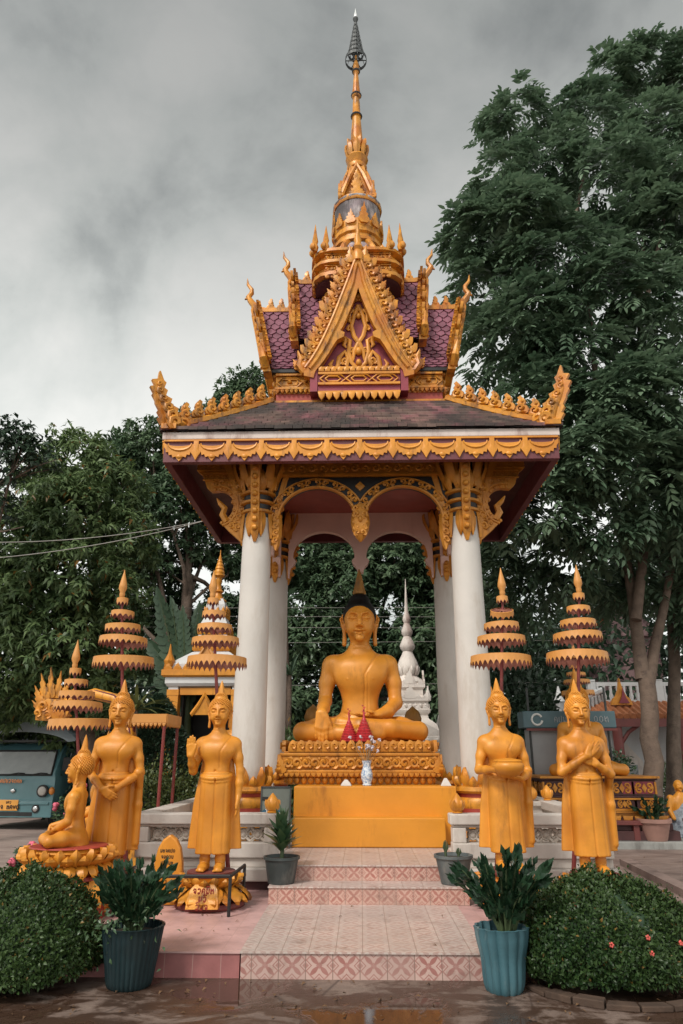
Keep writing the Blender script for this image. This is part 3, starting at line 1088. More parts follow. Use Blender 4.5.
deck = MB(); tl = MB()
rows = 11
for side in SIDES:
    for j in range(8):
        t0, t1 = j / 8, (j + 1) / 8
        q = [skirt_pt(side, s, t) - Z3 * .02 for s, t in ((-1, t0), (1, t0), (1, t1), (-1, t1))]
        deck.add(q, [(0, 1, 2, 3)])
    U, N = side
    for j in range(rows + 0):
        t0 = (j - .0) / rows; t1 = min(1.0, (j + 1.35) / rows)
        a, b = skirt_pt(side, -1, t0), skirt_pt(side, 1, t0)
        k = max(6, int((b - a).length / .135))
        for i in range(k + 1):
            s0 = -1 + 2 * (i - .5 * (j % 2)) / k; s1 = s0 + 2 / k
            s0 = max(-1, s0) + .0012; s1 = min(1, s1) - .0012
            if s1 - s0 < .01: continue
            jit = random.uniform(-.006, .008); jt = random.uniform(-.006, .012)
            th = .05
            p = [skirt_pt(side, s0, t0 - jt) + Z3 * (jit + .052), skirt_pt(side, s1, t0 - jt) + Z3 * (jit + .052), skirt_pt(side, s1, t1) + Z3 * .004, skirt_pt(side, s0, t1) + Z3 * .004]
            tl.add(p + [v - Z3 * th for v in p], [(0, 1, 2, 3), (4, 7, 6, 5), (0, 4, 5, 1), (1, 5, 6, 2), (2, 6, 7, 3), (3, 7, 4, 0)])
sk = P('skirt_roof', deck, M['tile_gap'])
P('roof_tiles', tl, M['tile_brown'], sk)

# --- hips with flame crests and corner nagas
NAGA = [(-.30, 0), (-.36, .10), (-.26, .20), (-.30, .30), (-.42, .36), (-.52, .46), (-.44, .56), (-.50, .66), (-.40, .78), (-.44, .90), (-.34, 1.06), (-.30, .92),
        (-.24, .84), (-.26, .74), (-.16, .68), (-.18, .58), (-.06, .52), (-.08, .44), (.06, .38), (.04, .30), (.16, .24), (.20, .14), (.30, .08), (.28, 0)]
for sx in (-1, 1):
    for sy in (-1, 1):
        g = MB()
        side = SIDES[0] if sy < 0 else SIDES[1]
        s = (sx if sy < 0 else -sx)
        pts = [skirt_pt(side, s, t) + Z3 * .05 for t in np.linspace(.02, 1, 12)]
        g.tube(pts, .062, 6)
        P('hip_ridge', g, M['gold_roof'], sk, 50)
        D = (pts[0] - pts[-1]); D.z = 0; D.normalize()          # outward
        W = Vector((-D.y, D.x, 0))
        f = MB()
        for i in range(7):
            t = .20 + .115 * i
            c = skirt_pt(side, s, t) + Z3 * .09
            f.prism([(-a * .235, b * .31) for a, b in CREST], c - W * .03, D, Z3, .06, W, .02)
            for q in (-1, 1):
                spiral(f, c + Z3 * .10 + W * q * .035, D * q, Z3, W * q, .15, 1, 1.2, .15, 9)
                f.ball(c + Z3 * .21 + D * .03 + W * q * .03, (.03, .03, .03), 6, 4)
            f.ball(c + Z3 * .02, (.08, .08, .03), 6, 4)
        P('ridge_flame', f, M['gold_roof'], sk, 40)
        n = MB()
        c = skirt_pt(side, s, .085) + Z3 * .03
        H = .85
        path = [(-.04, .0, .19), (.0, .12, .17), (.08, .27, .14), (.18, .42, .115), (.25, .56, .095), (.26, .70, .07), (.25, .84, .045), (.28, 1.0, .008)]
        outp = []
        for i, (u, vv, wd_) in enumerate(path):          # toothed flame outline round a leaning spine
            outp.append((u * H + wd_ * 1.0, vv * H))
            if i < 6: outp.append((u * H + wd_ * 1.0 + .055, vv * H + .085))
        inn = []
        for i, (u, vv, wd_) in enumerate(path):
            inn.append((u * H - wd_ * 1.0, vv * H))
            if i < 6: inn.append((u * H - wd_ * .9 - .03, vv * H + .09))
        n.prism(outp + inn[::-1], c - W * .03, D, Z3, .06, W, .0)
        n.tube([c + D * (u * H) + Z3 * (vv * H) for u, vv, q in path], [q * .62 for u, vv, q in path], 8)
        for i, (u, vv, q) in enumerate(path[:6]):
            for sg in (-1, 1):
                pq = c + D * (u * H) + Z3 * (vv * H + .05) + W * sg * (q * .5)
                spiral(n, pq, D * sg, Z3, W * sg, q * 1.15, 1, 1.25, .15, 9)
        # coiled foot running back along the hip
        for sg in (-1, 1): spiral(n, c - D * .17 + Z3 * .08 + W * sg * .05, D * sg, Z3, W * sg, .2, -1, 1.3, .16, 10)
        n.ball(c - D * .12 + Z3 * .05, (.14, .14, .08), 8, 6)
        n.cbox(c + D * .0 + Z3 * (-.03), .22, .22, .08)
        P('corner_naga', n, M['gold_roof'], sk, 45)

# --- body under the upper roofs
mb = MB(); mb.box(-1.36, 1.36, -1.09, 1.09, 6.9, 7.14)
body = P('roof_body', mb, M['red'])
mb = MB()
mb.sq([(1.0, 6.965), (1.0, 7.0)], (0, 0, 0), 1.41, 1.14)
mb.sq([(1.0, 7.14), (1.0, 7.50)], (0, 0, 0), 1.37, 1.10)
for U, N in SIDES:
    h, d = (1.37, 1.10) if abs(N.y) > .5 else (1.10, 1.37)
    O = N * d - U * h
    teeth(mb, O + Z3 * 7.21 + N * .012, U, Z3, N, 2 * h, .075, int(2 * h / .075), .035)
    mb.prism([(0, 7.2), (2 * h, 7.2), (2 * h, 7.235), (0, 7.235)], O, U, Z3, .06, N)
    mb.prism([(0, 7.46), (2 * h, 7.46), (2 * h, 7.5), (0, 7.5)], O, U, Z3, .05, N)
    k = 6
    w = 2 * h / k
    for i in range(k):
        c = O + U * ((i + .5) * w) + Z3 * 7.345 + N * .005
        for q in (1.0, .62):
            pl = [(-.46 * w * q, 0), (-.26 * w, .085 * q), (.26 * w, .085 * q), (.46 * w * q, 0), (.26 * w, -.085 * q), (-.26 * w, -.085 * q)]
            pp = [c + U * a + Z3 * b + N * .01 for a, b in pl]
            mb.tube(pp + [pp[0]], .014, 5)
        mb.ball(c + N * .015, (.045, .045, .03), 6, 4)
P('diamond_frieze', mb, M['gold_roof'], body, 40)
mb = MB()
mb.sq([(1.0, 7.505), (1.0, 7.56)], (0, 0, 0), 1.44, 1.17)
P('eave_slab', mb, M['black'], body)


# --- steep cross roofs
KV = .38


def prof(t, zb, zr): return zb + (zr - zb) * (t * (1 - KV) + KV * t * t)


def arm_roof(U, N, hw, zb, zr, ext_r, ext_b, k0, name, tile_w=.165):
    """roof arm along N with its two slopes falling along +-U"""
    dk, tl = MB(), MB()
    rows = max(5, int((zr - zb) * 1.15 / .135))
    for s in (-1, 1):
        D = U * s
        def pt(v, t): return N * v + D * (hw * (1 - t)) + Z3 * prof(t, zb, zr)
        nrm = (D * (zr - zb) + Z3 * hw).normalized()
        for j in range(8):
            t0, t1 = j / 8, (j + 1) / 8
            e0, e1 = ext_b + (ext_r - ext_b) * t0, ext_b + (ext_r - ext_b) * t1
            dk.add([pt(k0, t0), pt(e0, t0), pt(e1, t1), pt(k0, t1)], [(0, 1, 2, 3)])
        for j in range(rows):
            t0 = j / rows; t1 = min(1, (j + 1.5) / rows); tm = (t0 + .55 / rows)
            e = ext_b + (ext_r - ext_b) * t0 - .03
            n = max(2, int((e - k0) / tile_w) + 1)
            for i in range(-1, n + 1):
                a = e - (i + .5 * (j % 2)) * tile_w
                b = a - tile_w * .90
                if a < k0 or b > e: continue
                a = min(a, e); m = (a + b) / 2; b = max(b, k0 - .02)
                u = nrm * random.uniform(.020, .030)
                q = [pt(m, t0 - .04 / rows) + u * 1.5, pt(a, tm) + u * 1.25, pt(a, t1) + u * .5, pt(b, t1) + u * .5, pt(b, tm) + u * 1.25]
                lo = [v - nrm * .018 for v in q]
                tl.add(q + lo, [(0, 1, 2, 3, 4)] + [(i2, i2 + 5, (i2 + 1) % 5 + 5, (i2 + 1) % 5) for i2 in range(5)])
    d = P(name, dk, M['tile_gap'])
    P('hex_tiles', tl, M['tile_purple'], d)
    return d


def ridge_trim(U, N, zr, k0, k1, parent, nfl):
    g = MB()
    g.prism([(k0, -.03), (k1 - .1, -.03), (k1, .02), (k1 + .04, .10), (k1 - .12, .06), (k0, .05)], Z3 * zr - U * .06, N, Z3, .12, U)
    for i in range(nfl):
        c = N * (k1 - .22 - i * .20) + Z3 * (zr + .05)
        g.prism([(-a * .17, b * .24) for a, b in CREST], c - U * .025, N, Z3, .05, U, .015)
        g.ball(c + Z3 * .08, (.045, .045, .05), 6, 5)
    P('ridge_crest', g, M['gold_roof'], parent, 40)


def chofah(mb, c, N, U, s):
    """slender hooked roof finial"""
    pts = [(-.03, 0), (.0, .16), (.07, .30), (.05, .42), (-.03, .50), (-.05, .62), (.03, .76), (.06, .92)]
    pts = [c + N * (a * s * -1.0 + .02) * 1.0 + Z3 * (b * s) for a, b in pts]
    pts = [c + N * (a * s) + Z3 * (b * s) for a, b in ((-.02, -.05), (.02, .12), (.12, .26), (.17, .37), (.10, .47), (.10, .58), (.20, .72), (.22, .90))]
    mb.tube(pts, [.09 * s, .085 * s, .075 * s, .068 * s, .06 * s, .05 * s, .036 * s, .006], 8)
    mb.prism([(.10 * s, .33 * s), (.26 * s, .30 * s), (.17 * s, .42 * s)], c - U * .02, N, Z3, .04, U)


def gable(U, N, hw, zb, zr, ext_r, ext_b, parent, foot=.16, wd=.20, flames=7, fin='hook', ped=True, th=.13):
    """bargeboards in the (slightly out-leaning) gable plane, flame crockets, finial, carved pediment"""
    Zg = (Z3 * (zr - zb) + N * (ext_r - ext_b))
    hgt = zr - zb
    Vv = Zg / hgt                       # per unit height
    O = N * ext_b + Z3 * zb
    g = MB()
    def edge(t): return hw * (1 - t)
    for s in (-1, 1):
        ts = np.linspace(0, 1, 12)
        outer = []
        for t in ts:
            z = hgt * (t * (1 - KV) + KV * t * t)
            outer.append((s * (hw * (1 - t) + foot * (1 - t) ** 6 + .05), z + .06))
        apex = (0, hgt + .14)
        inner = []
        for t in ts:
            z = hgt * (t * (1 - KV) + KV * t * t)
            w = wd * (1.0 + .15 * math.sin(PI * t))
            inner.append((s * max(.0, hw * (1 - t) - w + foot * (1 - t) ** 6), z - .02 - .14 * t))
        inner[-1] = (0, hgt - .26)
        n = len(inner)
        # the inward curl of the board
        k = 4
        hx, hz = inner[k]
        inner[k:k + 1] = [(hx + s * .02, hz - .07), (hx - s * .085, hz - .02), (hx - s * .10, hz + .06), (hx - s * .03, hz + .10)]
        foot_pts = [(outer[0][0], -.10), (inner[0][0] + s * .03, -.14)]
        poly = outer + [apex] + list(reversed(inner)) + list(reversed(foot_pts))
        g.prism(poly, O - N * .02, U, Vv, th, N)
        # raised middle moulding
        mid = [O + U * ((a[0] + b[0]) / 2) + Vv * ((a[1] + b[1]) / 2) + N * (th - .01) for a, b in zip(outer, [inner[0], inner[1], inner[2], inner[3]] + inner[7:])]
        g.tube(mid, .032, 6, True, .8, N)
        for a in (outer,):
            g.tube([O + U * (p[0] - s * .02) + Vv * (p[1] - .02) + N * (th - .015) for p in a], .022, 5, True, .8, N)
    brd = P('bargeboard', g, M['gold_roof'], parent, 45)
    f = MB()
    for s in (-1, 1):
        for i in range(flames):
            t = .05 + .86 * i / (flames - 1)
            z = hgt * (t * (1 - KV) + KV * t * t)
            u = s * (hw * (1 - t) + foot * (1 - t) ** 6 + .05)
            sl = Vector((hw, 0)).normalized()
            up = (Vv * .75 + U * s * .62).normalized()
            al = (Vv * .62 - U * s * .75).normalized()
            c = O + U * u + Vv * (z + .03)
            rq = random.Random(i * 7 + 3).uniform(.85, 1.3)
            f.prism([(a * .215 * rq, b * .29 * rq) for a, b in CREST], c - N * .0, al, up, .05, N, .015)
            f.prism([(a * .15, b * .33 * rq) for a, b in FLAME], c - N * .06 + al * .09, (al + up * .2).normalized(), (up - al * .2).normalized(), .05, N, .015)
            spiral(f, c + up * .10 + N * .06, al, up, N, .15, s, 1.2, .15, 9)
            f.prism([(a * .17, b * .20) for a, b in FLAME], c - N * .09 + up * .10 - al * .10, al, up, .05, N, .015)
        # naga head curling up at the foot
        c = O + U * (s * (hw + foot + .02)) + N * .05
        f.tube([c - U * s * .12 + Vv * .0, c + U * s * .04 + Vv * .0, c + U * s * .12 + Vv * .10, c + U * s * .09 + Vv * .24, c + U * s * .14 + Vv * .38], [.05, .07, .07, .045, .01], 7)
        f.ball(c + U * s * .02 + Vv * .10, (.09, .07, .09), 8, 6)
    if fin == 'hook':
        chofah(f, O + Vv * (hgt + .05) + N * (th * .4), N, U, .80)
    else:
        c = O + Vv * (hgt + .10) + N * .05
        f.lathe([(.10, -.12), (.11, .02), (.07, .10), (.10, .16), (.055, .26), (.07, .33), (.03, .48), (.035, .54), (.004, .78)], 10, c)
        for s in (-1, 1):
            f.prism([(a * .2 * s, b * .34) for a, b in FLAME], c - N * .02 + U * s * .13 - Vv * .14, U, Z3, .06, N, .02)
    P('flame_crocket', f, M['gold_roof'], brd, 45)
    if ped:
        p = MB()
        poly = [(-hw + .1, 0)] + [(-(hw * (1 - t)) + .1 * (1 - t), hgt * (t * (1 - KV) + KV * t * t)) for t in np.linspace(.05, .97, 9)]
        poly = poly + [(-a, b) for a, b in reversed(poly)]
        p.prism(poly, O - N * .16, U, Vv, .08, N)
        pd = P('pediment', p, M['crimson'], parent)
        c = MB()
        F = O - N * .075
        h = hgt
        for s in (-1, 1):
            # looping vines
            for pts, r in (([(.0, .62), (.10, .52), (.16, .43), (.10, .34), (-.02, .27), (-.10, .20), (-.12, .12)], .028),
                           ([(.46, .06), (.42, .15), (.30, .20), (.22, .14), (.27, .07), (.34, .10)], .03),
                           ([(.05, .06), (.15, .10), (.22, .20), (.19, .30), (.28, .33), (.32, .26), (.27, .235)], .026),
                           ([(.10, .58), (.19, .55), (.20, .47), (.14, .46)], .02),
                           ([(.02, .66), (.07, .70), (.05, .78), (.0, .84)], .024),
                           ([(.40, .02), (.55, .03), (.62, .09), (.55, .13)], .026)):
                q = [F + U * (s * a * hw * 1.02) + Vv * (b * h) + N * .02 for a, b in pts]
                c.tube(q, [r * 1.35] * (len(q) - 1) + [r * .5], 7, True, .7, N)
            for a, b, sc in ((.30, .12, .13), (.18, .42, .11), (.42, .10, .1), (.14, .22, .1), (.26, .30, .1)):
                spiral(c, F + U * s * a * hw + Vv * b * h + N * .01, U * s, Vv.normalized(), N, sc, 1, 1.2, .15, 9)
        for b, r in ((.20, .06), (.10, .05), (.52, .045), (.70, .045), (.80, .035)):
            c.ball(F + Vv * b * h + N * .03, (r, r, r * 1.3), 8, 6)
        P('pediment_scroll', c, M['gold'], pd, 50)
    return brd


# side arms, two tiers each; front and back arms shorter
for U, N in SIDES:
    fb = abs(N.y) > .5
    e1, e2 = (1.36, 1.24) if fb else (1.90, 1.48)
    i1, i2 = (.92, .86) if fb else (1.22, 1.05)
    hw1 = .77 if fb else 1.14
    KV = .14 if fb else .38
    z1 = 7.44 if fb else 7.56
    r1 = arm_roof(U, N, hw1, z1, 9.50, e1, e2, .2, 'lower_gable_roof')
    ridge_trim(U, N, 9.50, .5, e1 - .02, r1, 2 if fb else 4)
    gable(U, N, hw1 - .02, z1, 9.50, e1, e2, r1, foot=.09 if fb else .12, wd=.135 if fb else .17, flames=14 if fb else 9, fin='spear' if fb else 'hook', ped=True)
    hw2 = .80 if fb else .95
    r2 = arm_roof(U, N, hw2, 8.25, 10.12, i1, i2, .1, 'upper_gable_roof')
    if not fb:
        ridge_trim(U, N, 10.12, .5, i1 - .02, r2, 2)
        gable(U, N, hw2 - .02, 8.25, 10.12, i1, i2, r2, foot=.12, wd=.17, flames=6, fin='hook', ped=False)

# apron under the front pediment
mb = MB()
F = -Y3 * 1.30
mb.prism([(-.66, 7.02), (.66, 7.02), (.66, 7.46), (-.66, 7.46)], F + Y3 * .14, X3, Z3, .14, -Y3)
for sx in (-1, 1): mb.box(sx * .73 - .06, sx * .73 + .06, -1.32, -1.08, 7.06, 7.46)
ap = P('pediment_apron', mb, M['crimson'], body)
g = MB()
for z in (7.02, 7.175, 7.365, 7.46): g.prism([(-.66, 0), (.66, 0), (.66, .04), (-.66, .04)], F + Z3 * z, X3, Z3, .04, -Y3)
teeth(g, F - X3 * .66 + Z3 * 7.03 - Y3 * .005, X3, Z3, -Y3, 1.32, .13, 11, .04)
for i in range(3):
    c = F + X3 * (-.42 + .42 * i) + Z3 * 7.285 - Y3 * .02
    for q in (1, .6):
        pp = [c + X3 * a * q + Z3 * b * q for a, b in ((-.21, 0), (-.12, .075), (.12, .075), (.21, 0), (.12, -.075), (-.12, -.075))]
        g.tube(pp + [pp[0]], .016, 5)
teeth(g, F - X3 * .66 + Z3 * 7.42 - Y3 * .005, -X3 * -1, -Z3, -Y3, 1.32, .09, 13, .035)
P('apron_trim', g, M['gold'], ap, 40)

# --- tower
ZMAP = True
tw = MB()
tw.lathe([(.66, 9.2), (.66, 10.3)], 16, rot=PI / 16)
tower = P('tower_drum', tw, M['tower_white'], None, 40)
g = MB()
for k in range(8):
    a = PI / 8 + k * PI / 4 - PI / 8
    N = Vector((math.cos(a), math.sin(a), 0)); U = Vector((-N.y, N.x, 0))
    pts = [N * .68 + U * (.30 * math.cos(b)) + Z3 * (9.88 + .30 * math.sin(b)) for b in np.linspace(0, PI, 11)]
    g.tube(pts, .055, 6, True, .8, N)
    for p in pts[1:-1]: g.ball(p + N * .03, .05, 6, 4)
P('drum_arches', g, M['gold_roof'], tower, 45)
def redent(mb, prof_, p=4.5, n=40):
    """square plan with softened corners"""
    loops = []
    for r, z in prof_:
        l = []
        for i in range(n):
            a = 2 * PI * (i + .5) / n
            q = r / (abs(math.cos(a)) ** p + abs(math.sin(a)) ** p) ** (1 / p)
            l.append(Vector((q * math.cos(a), q * math.sin(a), z)))
        loops.append(l)
    mb.loft(loops)


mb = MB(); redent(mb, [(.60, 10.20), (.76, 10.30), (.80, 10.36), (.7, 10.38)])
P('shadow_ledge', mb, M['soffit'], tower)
g = MB()
for prof_ in ([(.74, 10.36), (.86, 10.40), (.86, 10.46), (.78, 10.49), (.78, 10.59)], [(.78, 10.59), (.87, 10.62), (.87, 10.67), (.78, 10.70), (.78, 10.80)], [(.78, 10.80), (.87, 10.83), (.87, 10.88), (.52, 10.92)]):
    redent(g, prof_)
for N in (X3, -X3, Y3, -Y3):
    U = Z3.cross(N)
    for z, hh in ((10.49, .10), (10.70, .10)):
        relief_band(g, N * .775 + U * -.60 + Z3 * z, U, Z3, N, 1.2, hh, .1)
    teeth(g, N * .79 - U * .60 + Z3 * 10.40, U, Z3, N, 1.2, .09, 12, .03)
    for i in range(7): flame(g, N * .70 + U * (-.45 + .15 * i) + Z3 * 10.88, U, Z3, .15, .14, .04, N)
for sx_ in (-1, 1):
    for sy_ in (-1, 1):
        for qx, qy, hh in ((.78, .78, .50), (.80, .60, .42), (.58, .80, .46)):
            g.lathe([(.045, 10.86), (.065, 10.94), (.042, 11.0), (.058, 11.05), (.036, 11.16), (.004, 10.88 + hh)], 7, (sx_ * qx, sy_ * qy, 0))
            g.ball((sx_ * (qx + .04), sy_ * (qy + .04), 10.93), (.06, .06, .07), 6, 5)
P('tower_cornice', g, M['gold_roof'], tower, 45)
d = MB()
d.lathe([(.72, 10.92), (.68, 11.02), (.58, 11.16), (.46, 11.28), (.40, 11.34)], 24)
dome = P('tower_dome', d, M['tower_white'], tower, 50)
g = MB()
for k in range(8):
    a = k * PI / 4 + PI / 8
    rr = Vector((math.cos(a), math.sin(a), 0))
    g.tube([rr * .74 + Z3 * 10.93, rr * .70 + Z3 * 11.03, rr * .60 + Z3 * 11.17, rr * .47 + Z3 * 11.29], [.06, .065, .06, .05], 6)
    a += PI / 8
    rr = Vector((math.cos(a), math.sin(a), 0)); U = Vector((-rr.y, rr.x, 0))
    flame(g, rr * .70 + Z3 * 10.93, U, (Z3 - rr * .5).normalized(), .20, .22, .05, rr)
g.lathe([(.40, 11.30), (.50, 11.33), (.50, 11.38), (.45, 11.40), (.45, 11.46), (.49, 11.49), (.47, 11.55), (.47, 11.66)], 16)
g.lathe([(.475, 11.60), (.49, 11.66), (.475, 11.72)], 16)
for k in range(12):
    a = k * PI / 6 + PI / 12
    rr = Vector((math.cos(a), math.sin(a), 0)); U = Vector((-rr.y, rr.x, 0))
    flame(g, rr * .465 + Z3 * 11.62, U, Z3, .21, .27 if k % 3 else .40, .04, rr)
g.lathe([(.47, 12.10), (.49, 12.13), (.49, 12.18), (.42, 12.20)], 16)
P('dome_trim', g, M['gold_roof'], dome, 45)
d = MB(); d.lathe([(.455, 11.6), (.45, 12.1), (.49, 12.14), (.49, 12.17)], 24)
P('tower_neck', d, M['tower_white'], tower, 40)
g = MB()
g.lathe([(.40, 12.18), (.36, 12.24), (.30, 12.62), (.20, 12.96), (.17, 13.02)], 4, rot=PI / 4)
for N in (X3, -X3, Y3, -Y3):
    U = Z3.cross(N)
    O = N * .30 + Z3 * 12.2
    for s in (-1, 1):
        g.tube([O + U * s * .34, O + U * s * .24 + Z3 * .22, O + U * s * .14 + Z3 * .48 - N * .06, O + Z3 * .74 - N * .12], [.05, .045, .045, .03], 6)
    for q, zz in ((.17, .05), (.13, .2), (.08, .34)):
        flame(g, O + Z3 * zz, U, Z3, q * 1.8, .22, .05, N)
    a = math.atan2(N.y, N.x) + PI / 4
    c = Vector((.44 * math.cos(a), .44 * math.sin(a), 12.18))
    flame(g, c - N * .0, U, Z3, .14, .30, .06, N)
P('spire_base', g, M['gold_roof'], tower, 45)
d = MB()
for N in (X3, -X3, Y3, -Y3):
    U = Z3.cross(N)
    for s in (-1, 1):
        d.prism([(s * .05, .46), (s * .20, .30), (s * .19, .62), (s * .10, .68)], N * .245 + Z3 * 12.15, U, (Z3 - N * .22).normalized(), .03, N)
P('purple_gable_panel', d, M['purple'], tower)
g = MB()
g.lathe([(.19, 12.94), (.21, 12.99), (.17, 13.04), (.20, 13.10), (.235, 13.16), (.20, 13.21), (.17, 13.25)], 16)
lotus_ring(g, (0, 0), .17, .17, 13.20, 13.56, 8, .05, .15, thick=.035)
lotus_ring(g, (0, 0), .15, .15, 13.36, 13.66, 8, .04, .13, thick=.03, rot=PI / 8)
g.lathe([(.16, 13.4), (.125, 13.70), (.10, 14.10), (.085, 14.3), (.11, 14.32), (.11, 14.36), (.085, 14.38), (.075, 14.72), (.06, 14.86), (.10, 14.9), (.10, 14.95), (.07, 15.0),
         (.085, 15.05), (.075, 15.12), (.055, 15.45), (.045, 15.58), (.075, 15.61), (.075, 15.65), (.045, 15.68), (.07, 15.76), (.06, 15.84), (.035, 15.92), (.02, 16.1)], 16)
spire = P('spire', g, M['gold_roof'], None, 50)
g = MB()
for z, r in ((14.34, .115), (14.93, .105), (15.63, .08)): g.lathe([(r, z - .025), (r + .012, z), (r, z + .025)], 14)
P('spire_ring', g, M['black'], spire)
g = MB()
g.tube([(0, 0, 15.85), (0, 0, 17.3)], .018, 6)
tiers = [(.235, 15.93), (.175, 16.13), (.145, 16.29), (.125, 16.44), (.10, 16.59), (.08, 16.74), (.06, 16.88), (.04, 17.02)]
for i, (r, z) in enumerate(tiers):
    hh = .085 if i == 0 else .075
    ring = [[(r * math.cos(a), r * math.sin(a), z + dz) for a in np.linspace(0, 2 * PI, 25)[:-1]] for dz in (0, hh)]
    g.loft(ring, True, False)
    ring = [[(r * .97 * math.cos(-a), r * .97 * math.sin(-a), z + dz) for a in np.linspace(0, 2 * PI, 25)[:-1]] for dz in (0, hh)]
    g.loft(ring, True, False)
    for k in range(3):
        a = PI * k / 3 + i
        g.tube([(r * math.cos(a), r * math.sin(a), z + .03), (-r * math.cos(a), -r * math.sin(a), z + .03)], .011, 4)
    if i + 1 < len(tiers):
        r2, z2 = tiers[i + 1]
        for k in range(10):
            a = 2 * PI * k / 10
            g.tube([(r * math.cos(a), r * math.sin(a), z + .06), (r2 * math.cos(a), r2 * math.sin(a), z2 + .03)], .007, 4)
        if i:   # pierced skirts
            for k in range(14):
                a0 = 2 * PI * k / 14
                pts = [(r * math.cos(a0), r * math.sin(a0), z + .07), (r * math.cos(a0 + .38), r * math.sin(a0 + .38), z + .07), ((r * .45 + r2 * .55) * math.cos(a0 + .19), (r * .45 + r2 * .55) * math.sin(a0 + .19), z2 - .03)]
                g.add(pts, [(0, 1, 2)])
g.lathe([(.02, 17.12), (.06, 17.22), (.062, 17.25), (.02, 17.27)], 10)
fin = P('spire_umbrella', g, M['steel'], spire)
g = MB(); g.lathe([(.035, 17.27), (.045, 17.32), (.02, 17.45), (.003, 17.58)], 10)
P('spire_tip', g, M['glass_tip'], fin, 50)
# ================================================================== statues
def T(h, c, p):
    """head-unit point -> body coordinates"""
    return (c[0] + p[0] * h, c[1] + p[1] * h, c[2] + p[2] * h)


def head(S_, c, h, wf=1.0, neck=.26):
    """face looking to -y; c = chin level on the neck axis, h = chin-to-crown height"""
    def E_(p, r, k=.05, cut=False, **kw): S_.ell(T(h, c, (p[0] * wf, p[1], p[2])), (r[0] * h * wf, r[1] * h, r[2] * h), k * h, cut, **kw)
    def C_(pts, r, k=.05, cut=False): S_.chain([T(h, c, (p[0] * wf, p[1], p[2])) for p in pts], [q * h for q in r], k * h, cut)
    C_([(0, .06, -neck - .12), (0, .05, -.05), (0, .04, .2)], [.235, .20, .20], .08)
    E_((0, .04, .60), (.385, .43, .41), .05)
    E_((0, -.05, .34), (.315, .345, .35), .10)
    E_((0, -.16, .50), (.345, .26, .30), .08)
    E_((0, -.335, .075), (.10, .075, .075), .08)
    for s in (-1, 1):
        E_((s * .17, -.27, .30), (.12, .10, .12), .08)
        C_([(s * .05, -.405, .545), (s * .10, -.41, .625), (s * .19, -.375, .655), (s * .29, -.29, .60)], [.020, .027, .025, .014], .03)
        E_((s * .165, -.40, .555), (.10, .035, .055), .05, True)
        E_((s * .165, -.345, .53), (.105, .060, .060), .02)
        C_([(s * .075, -.415, .485), (s * .165, -.435, .462), (s * .26, -.375, .495)], [.020] * 3, .012, True)
        C_([(s * .385, .06, .66), (s * .42, .07, .56), (s * .405, .04, .42), (s * .375, .01, .28), (s * .37, .0, .10), (s * .375, -.01, -.02)], [.045, .065, .05, .04, .045, .05], .03)
        C_([(s * .43, .03, .58), (s * .425, .02, .48)], [.02, .02], .02, True)
    C_([(0, -.405, .60), (0, -.455, .47), (0, -.495, .37)], [.032, .040, .052], .04)
    for s in (-1, 1): E_((s * .055, -.435, .345), (.042, .05, .038), .03)
    C_([(-.115, -.365, .235), (-.05, -.405, .245), (0, -.41, .235), (.05, -.405, .245), (.115, -.365, .235)], [.010, .020, .019, .020, .010], .025)
    C_([(-.08, -.375, .185), (0, -.405, .170), (.08, -.375, .185)], [.014, .024, .014], .025)
    C_([(-.12, -.385, .222), (-.05, -.435, .212), (0, -.44, .208), (.05, -.435, .212), (.12, -.385, .222)], [.007] * 5, .008, True)
    gw, gd_ = .017 * h + .003, .016 * h + .003
    q_ = lambda pts: [(c[0] + a * h * wf, c[2] + b * h) for a, b in pts]
    for s in (-1, 1):
        S_.engrave(q_([(s * .07, .492), (s * .12, .470), (s * .18, .466), (s * .265, .500)]), gw, gd_, c[1] - .15 * h)
        S_.engrave(q_([(s * .075, .555), (s * .13, .592), (s * .20, .588), (s * .27, .548)]), gw * .9, gd_ * .7, c[1] - .15 * h)
    S_.engrave(q_([(-.13, .225), (-.05, .212), (0, .208), (.05, .212), (.13, .225)]), gw * .9, gd_, c[1] - .15 * h)
    for z in (-.06, -.15): S_.engrave([T(h, c, (q * wf, 0, z + .12 * q * q))[0::2] for q in np.linspace(-.17, .17, 7)], .012 * h + .004, .012 * h, c[1])


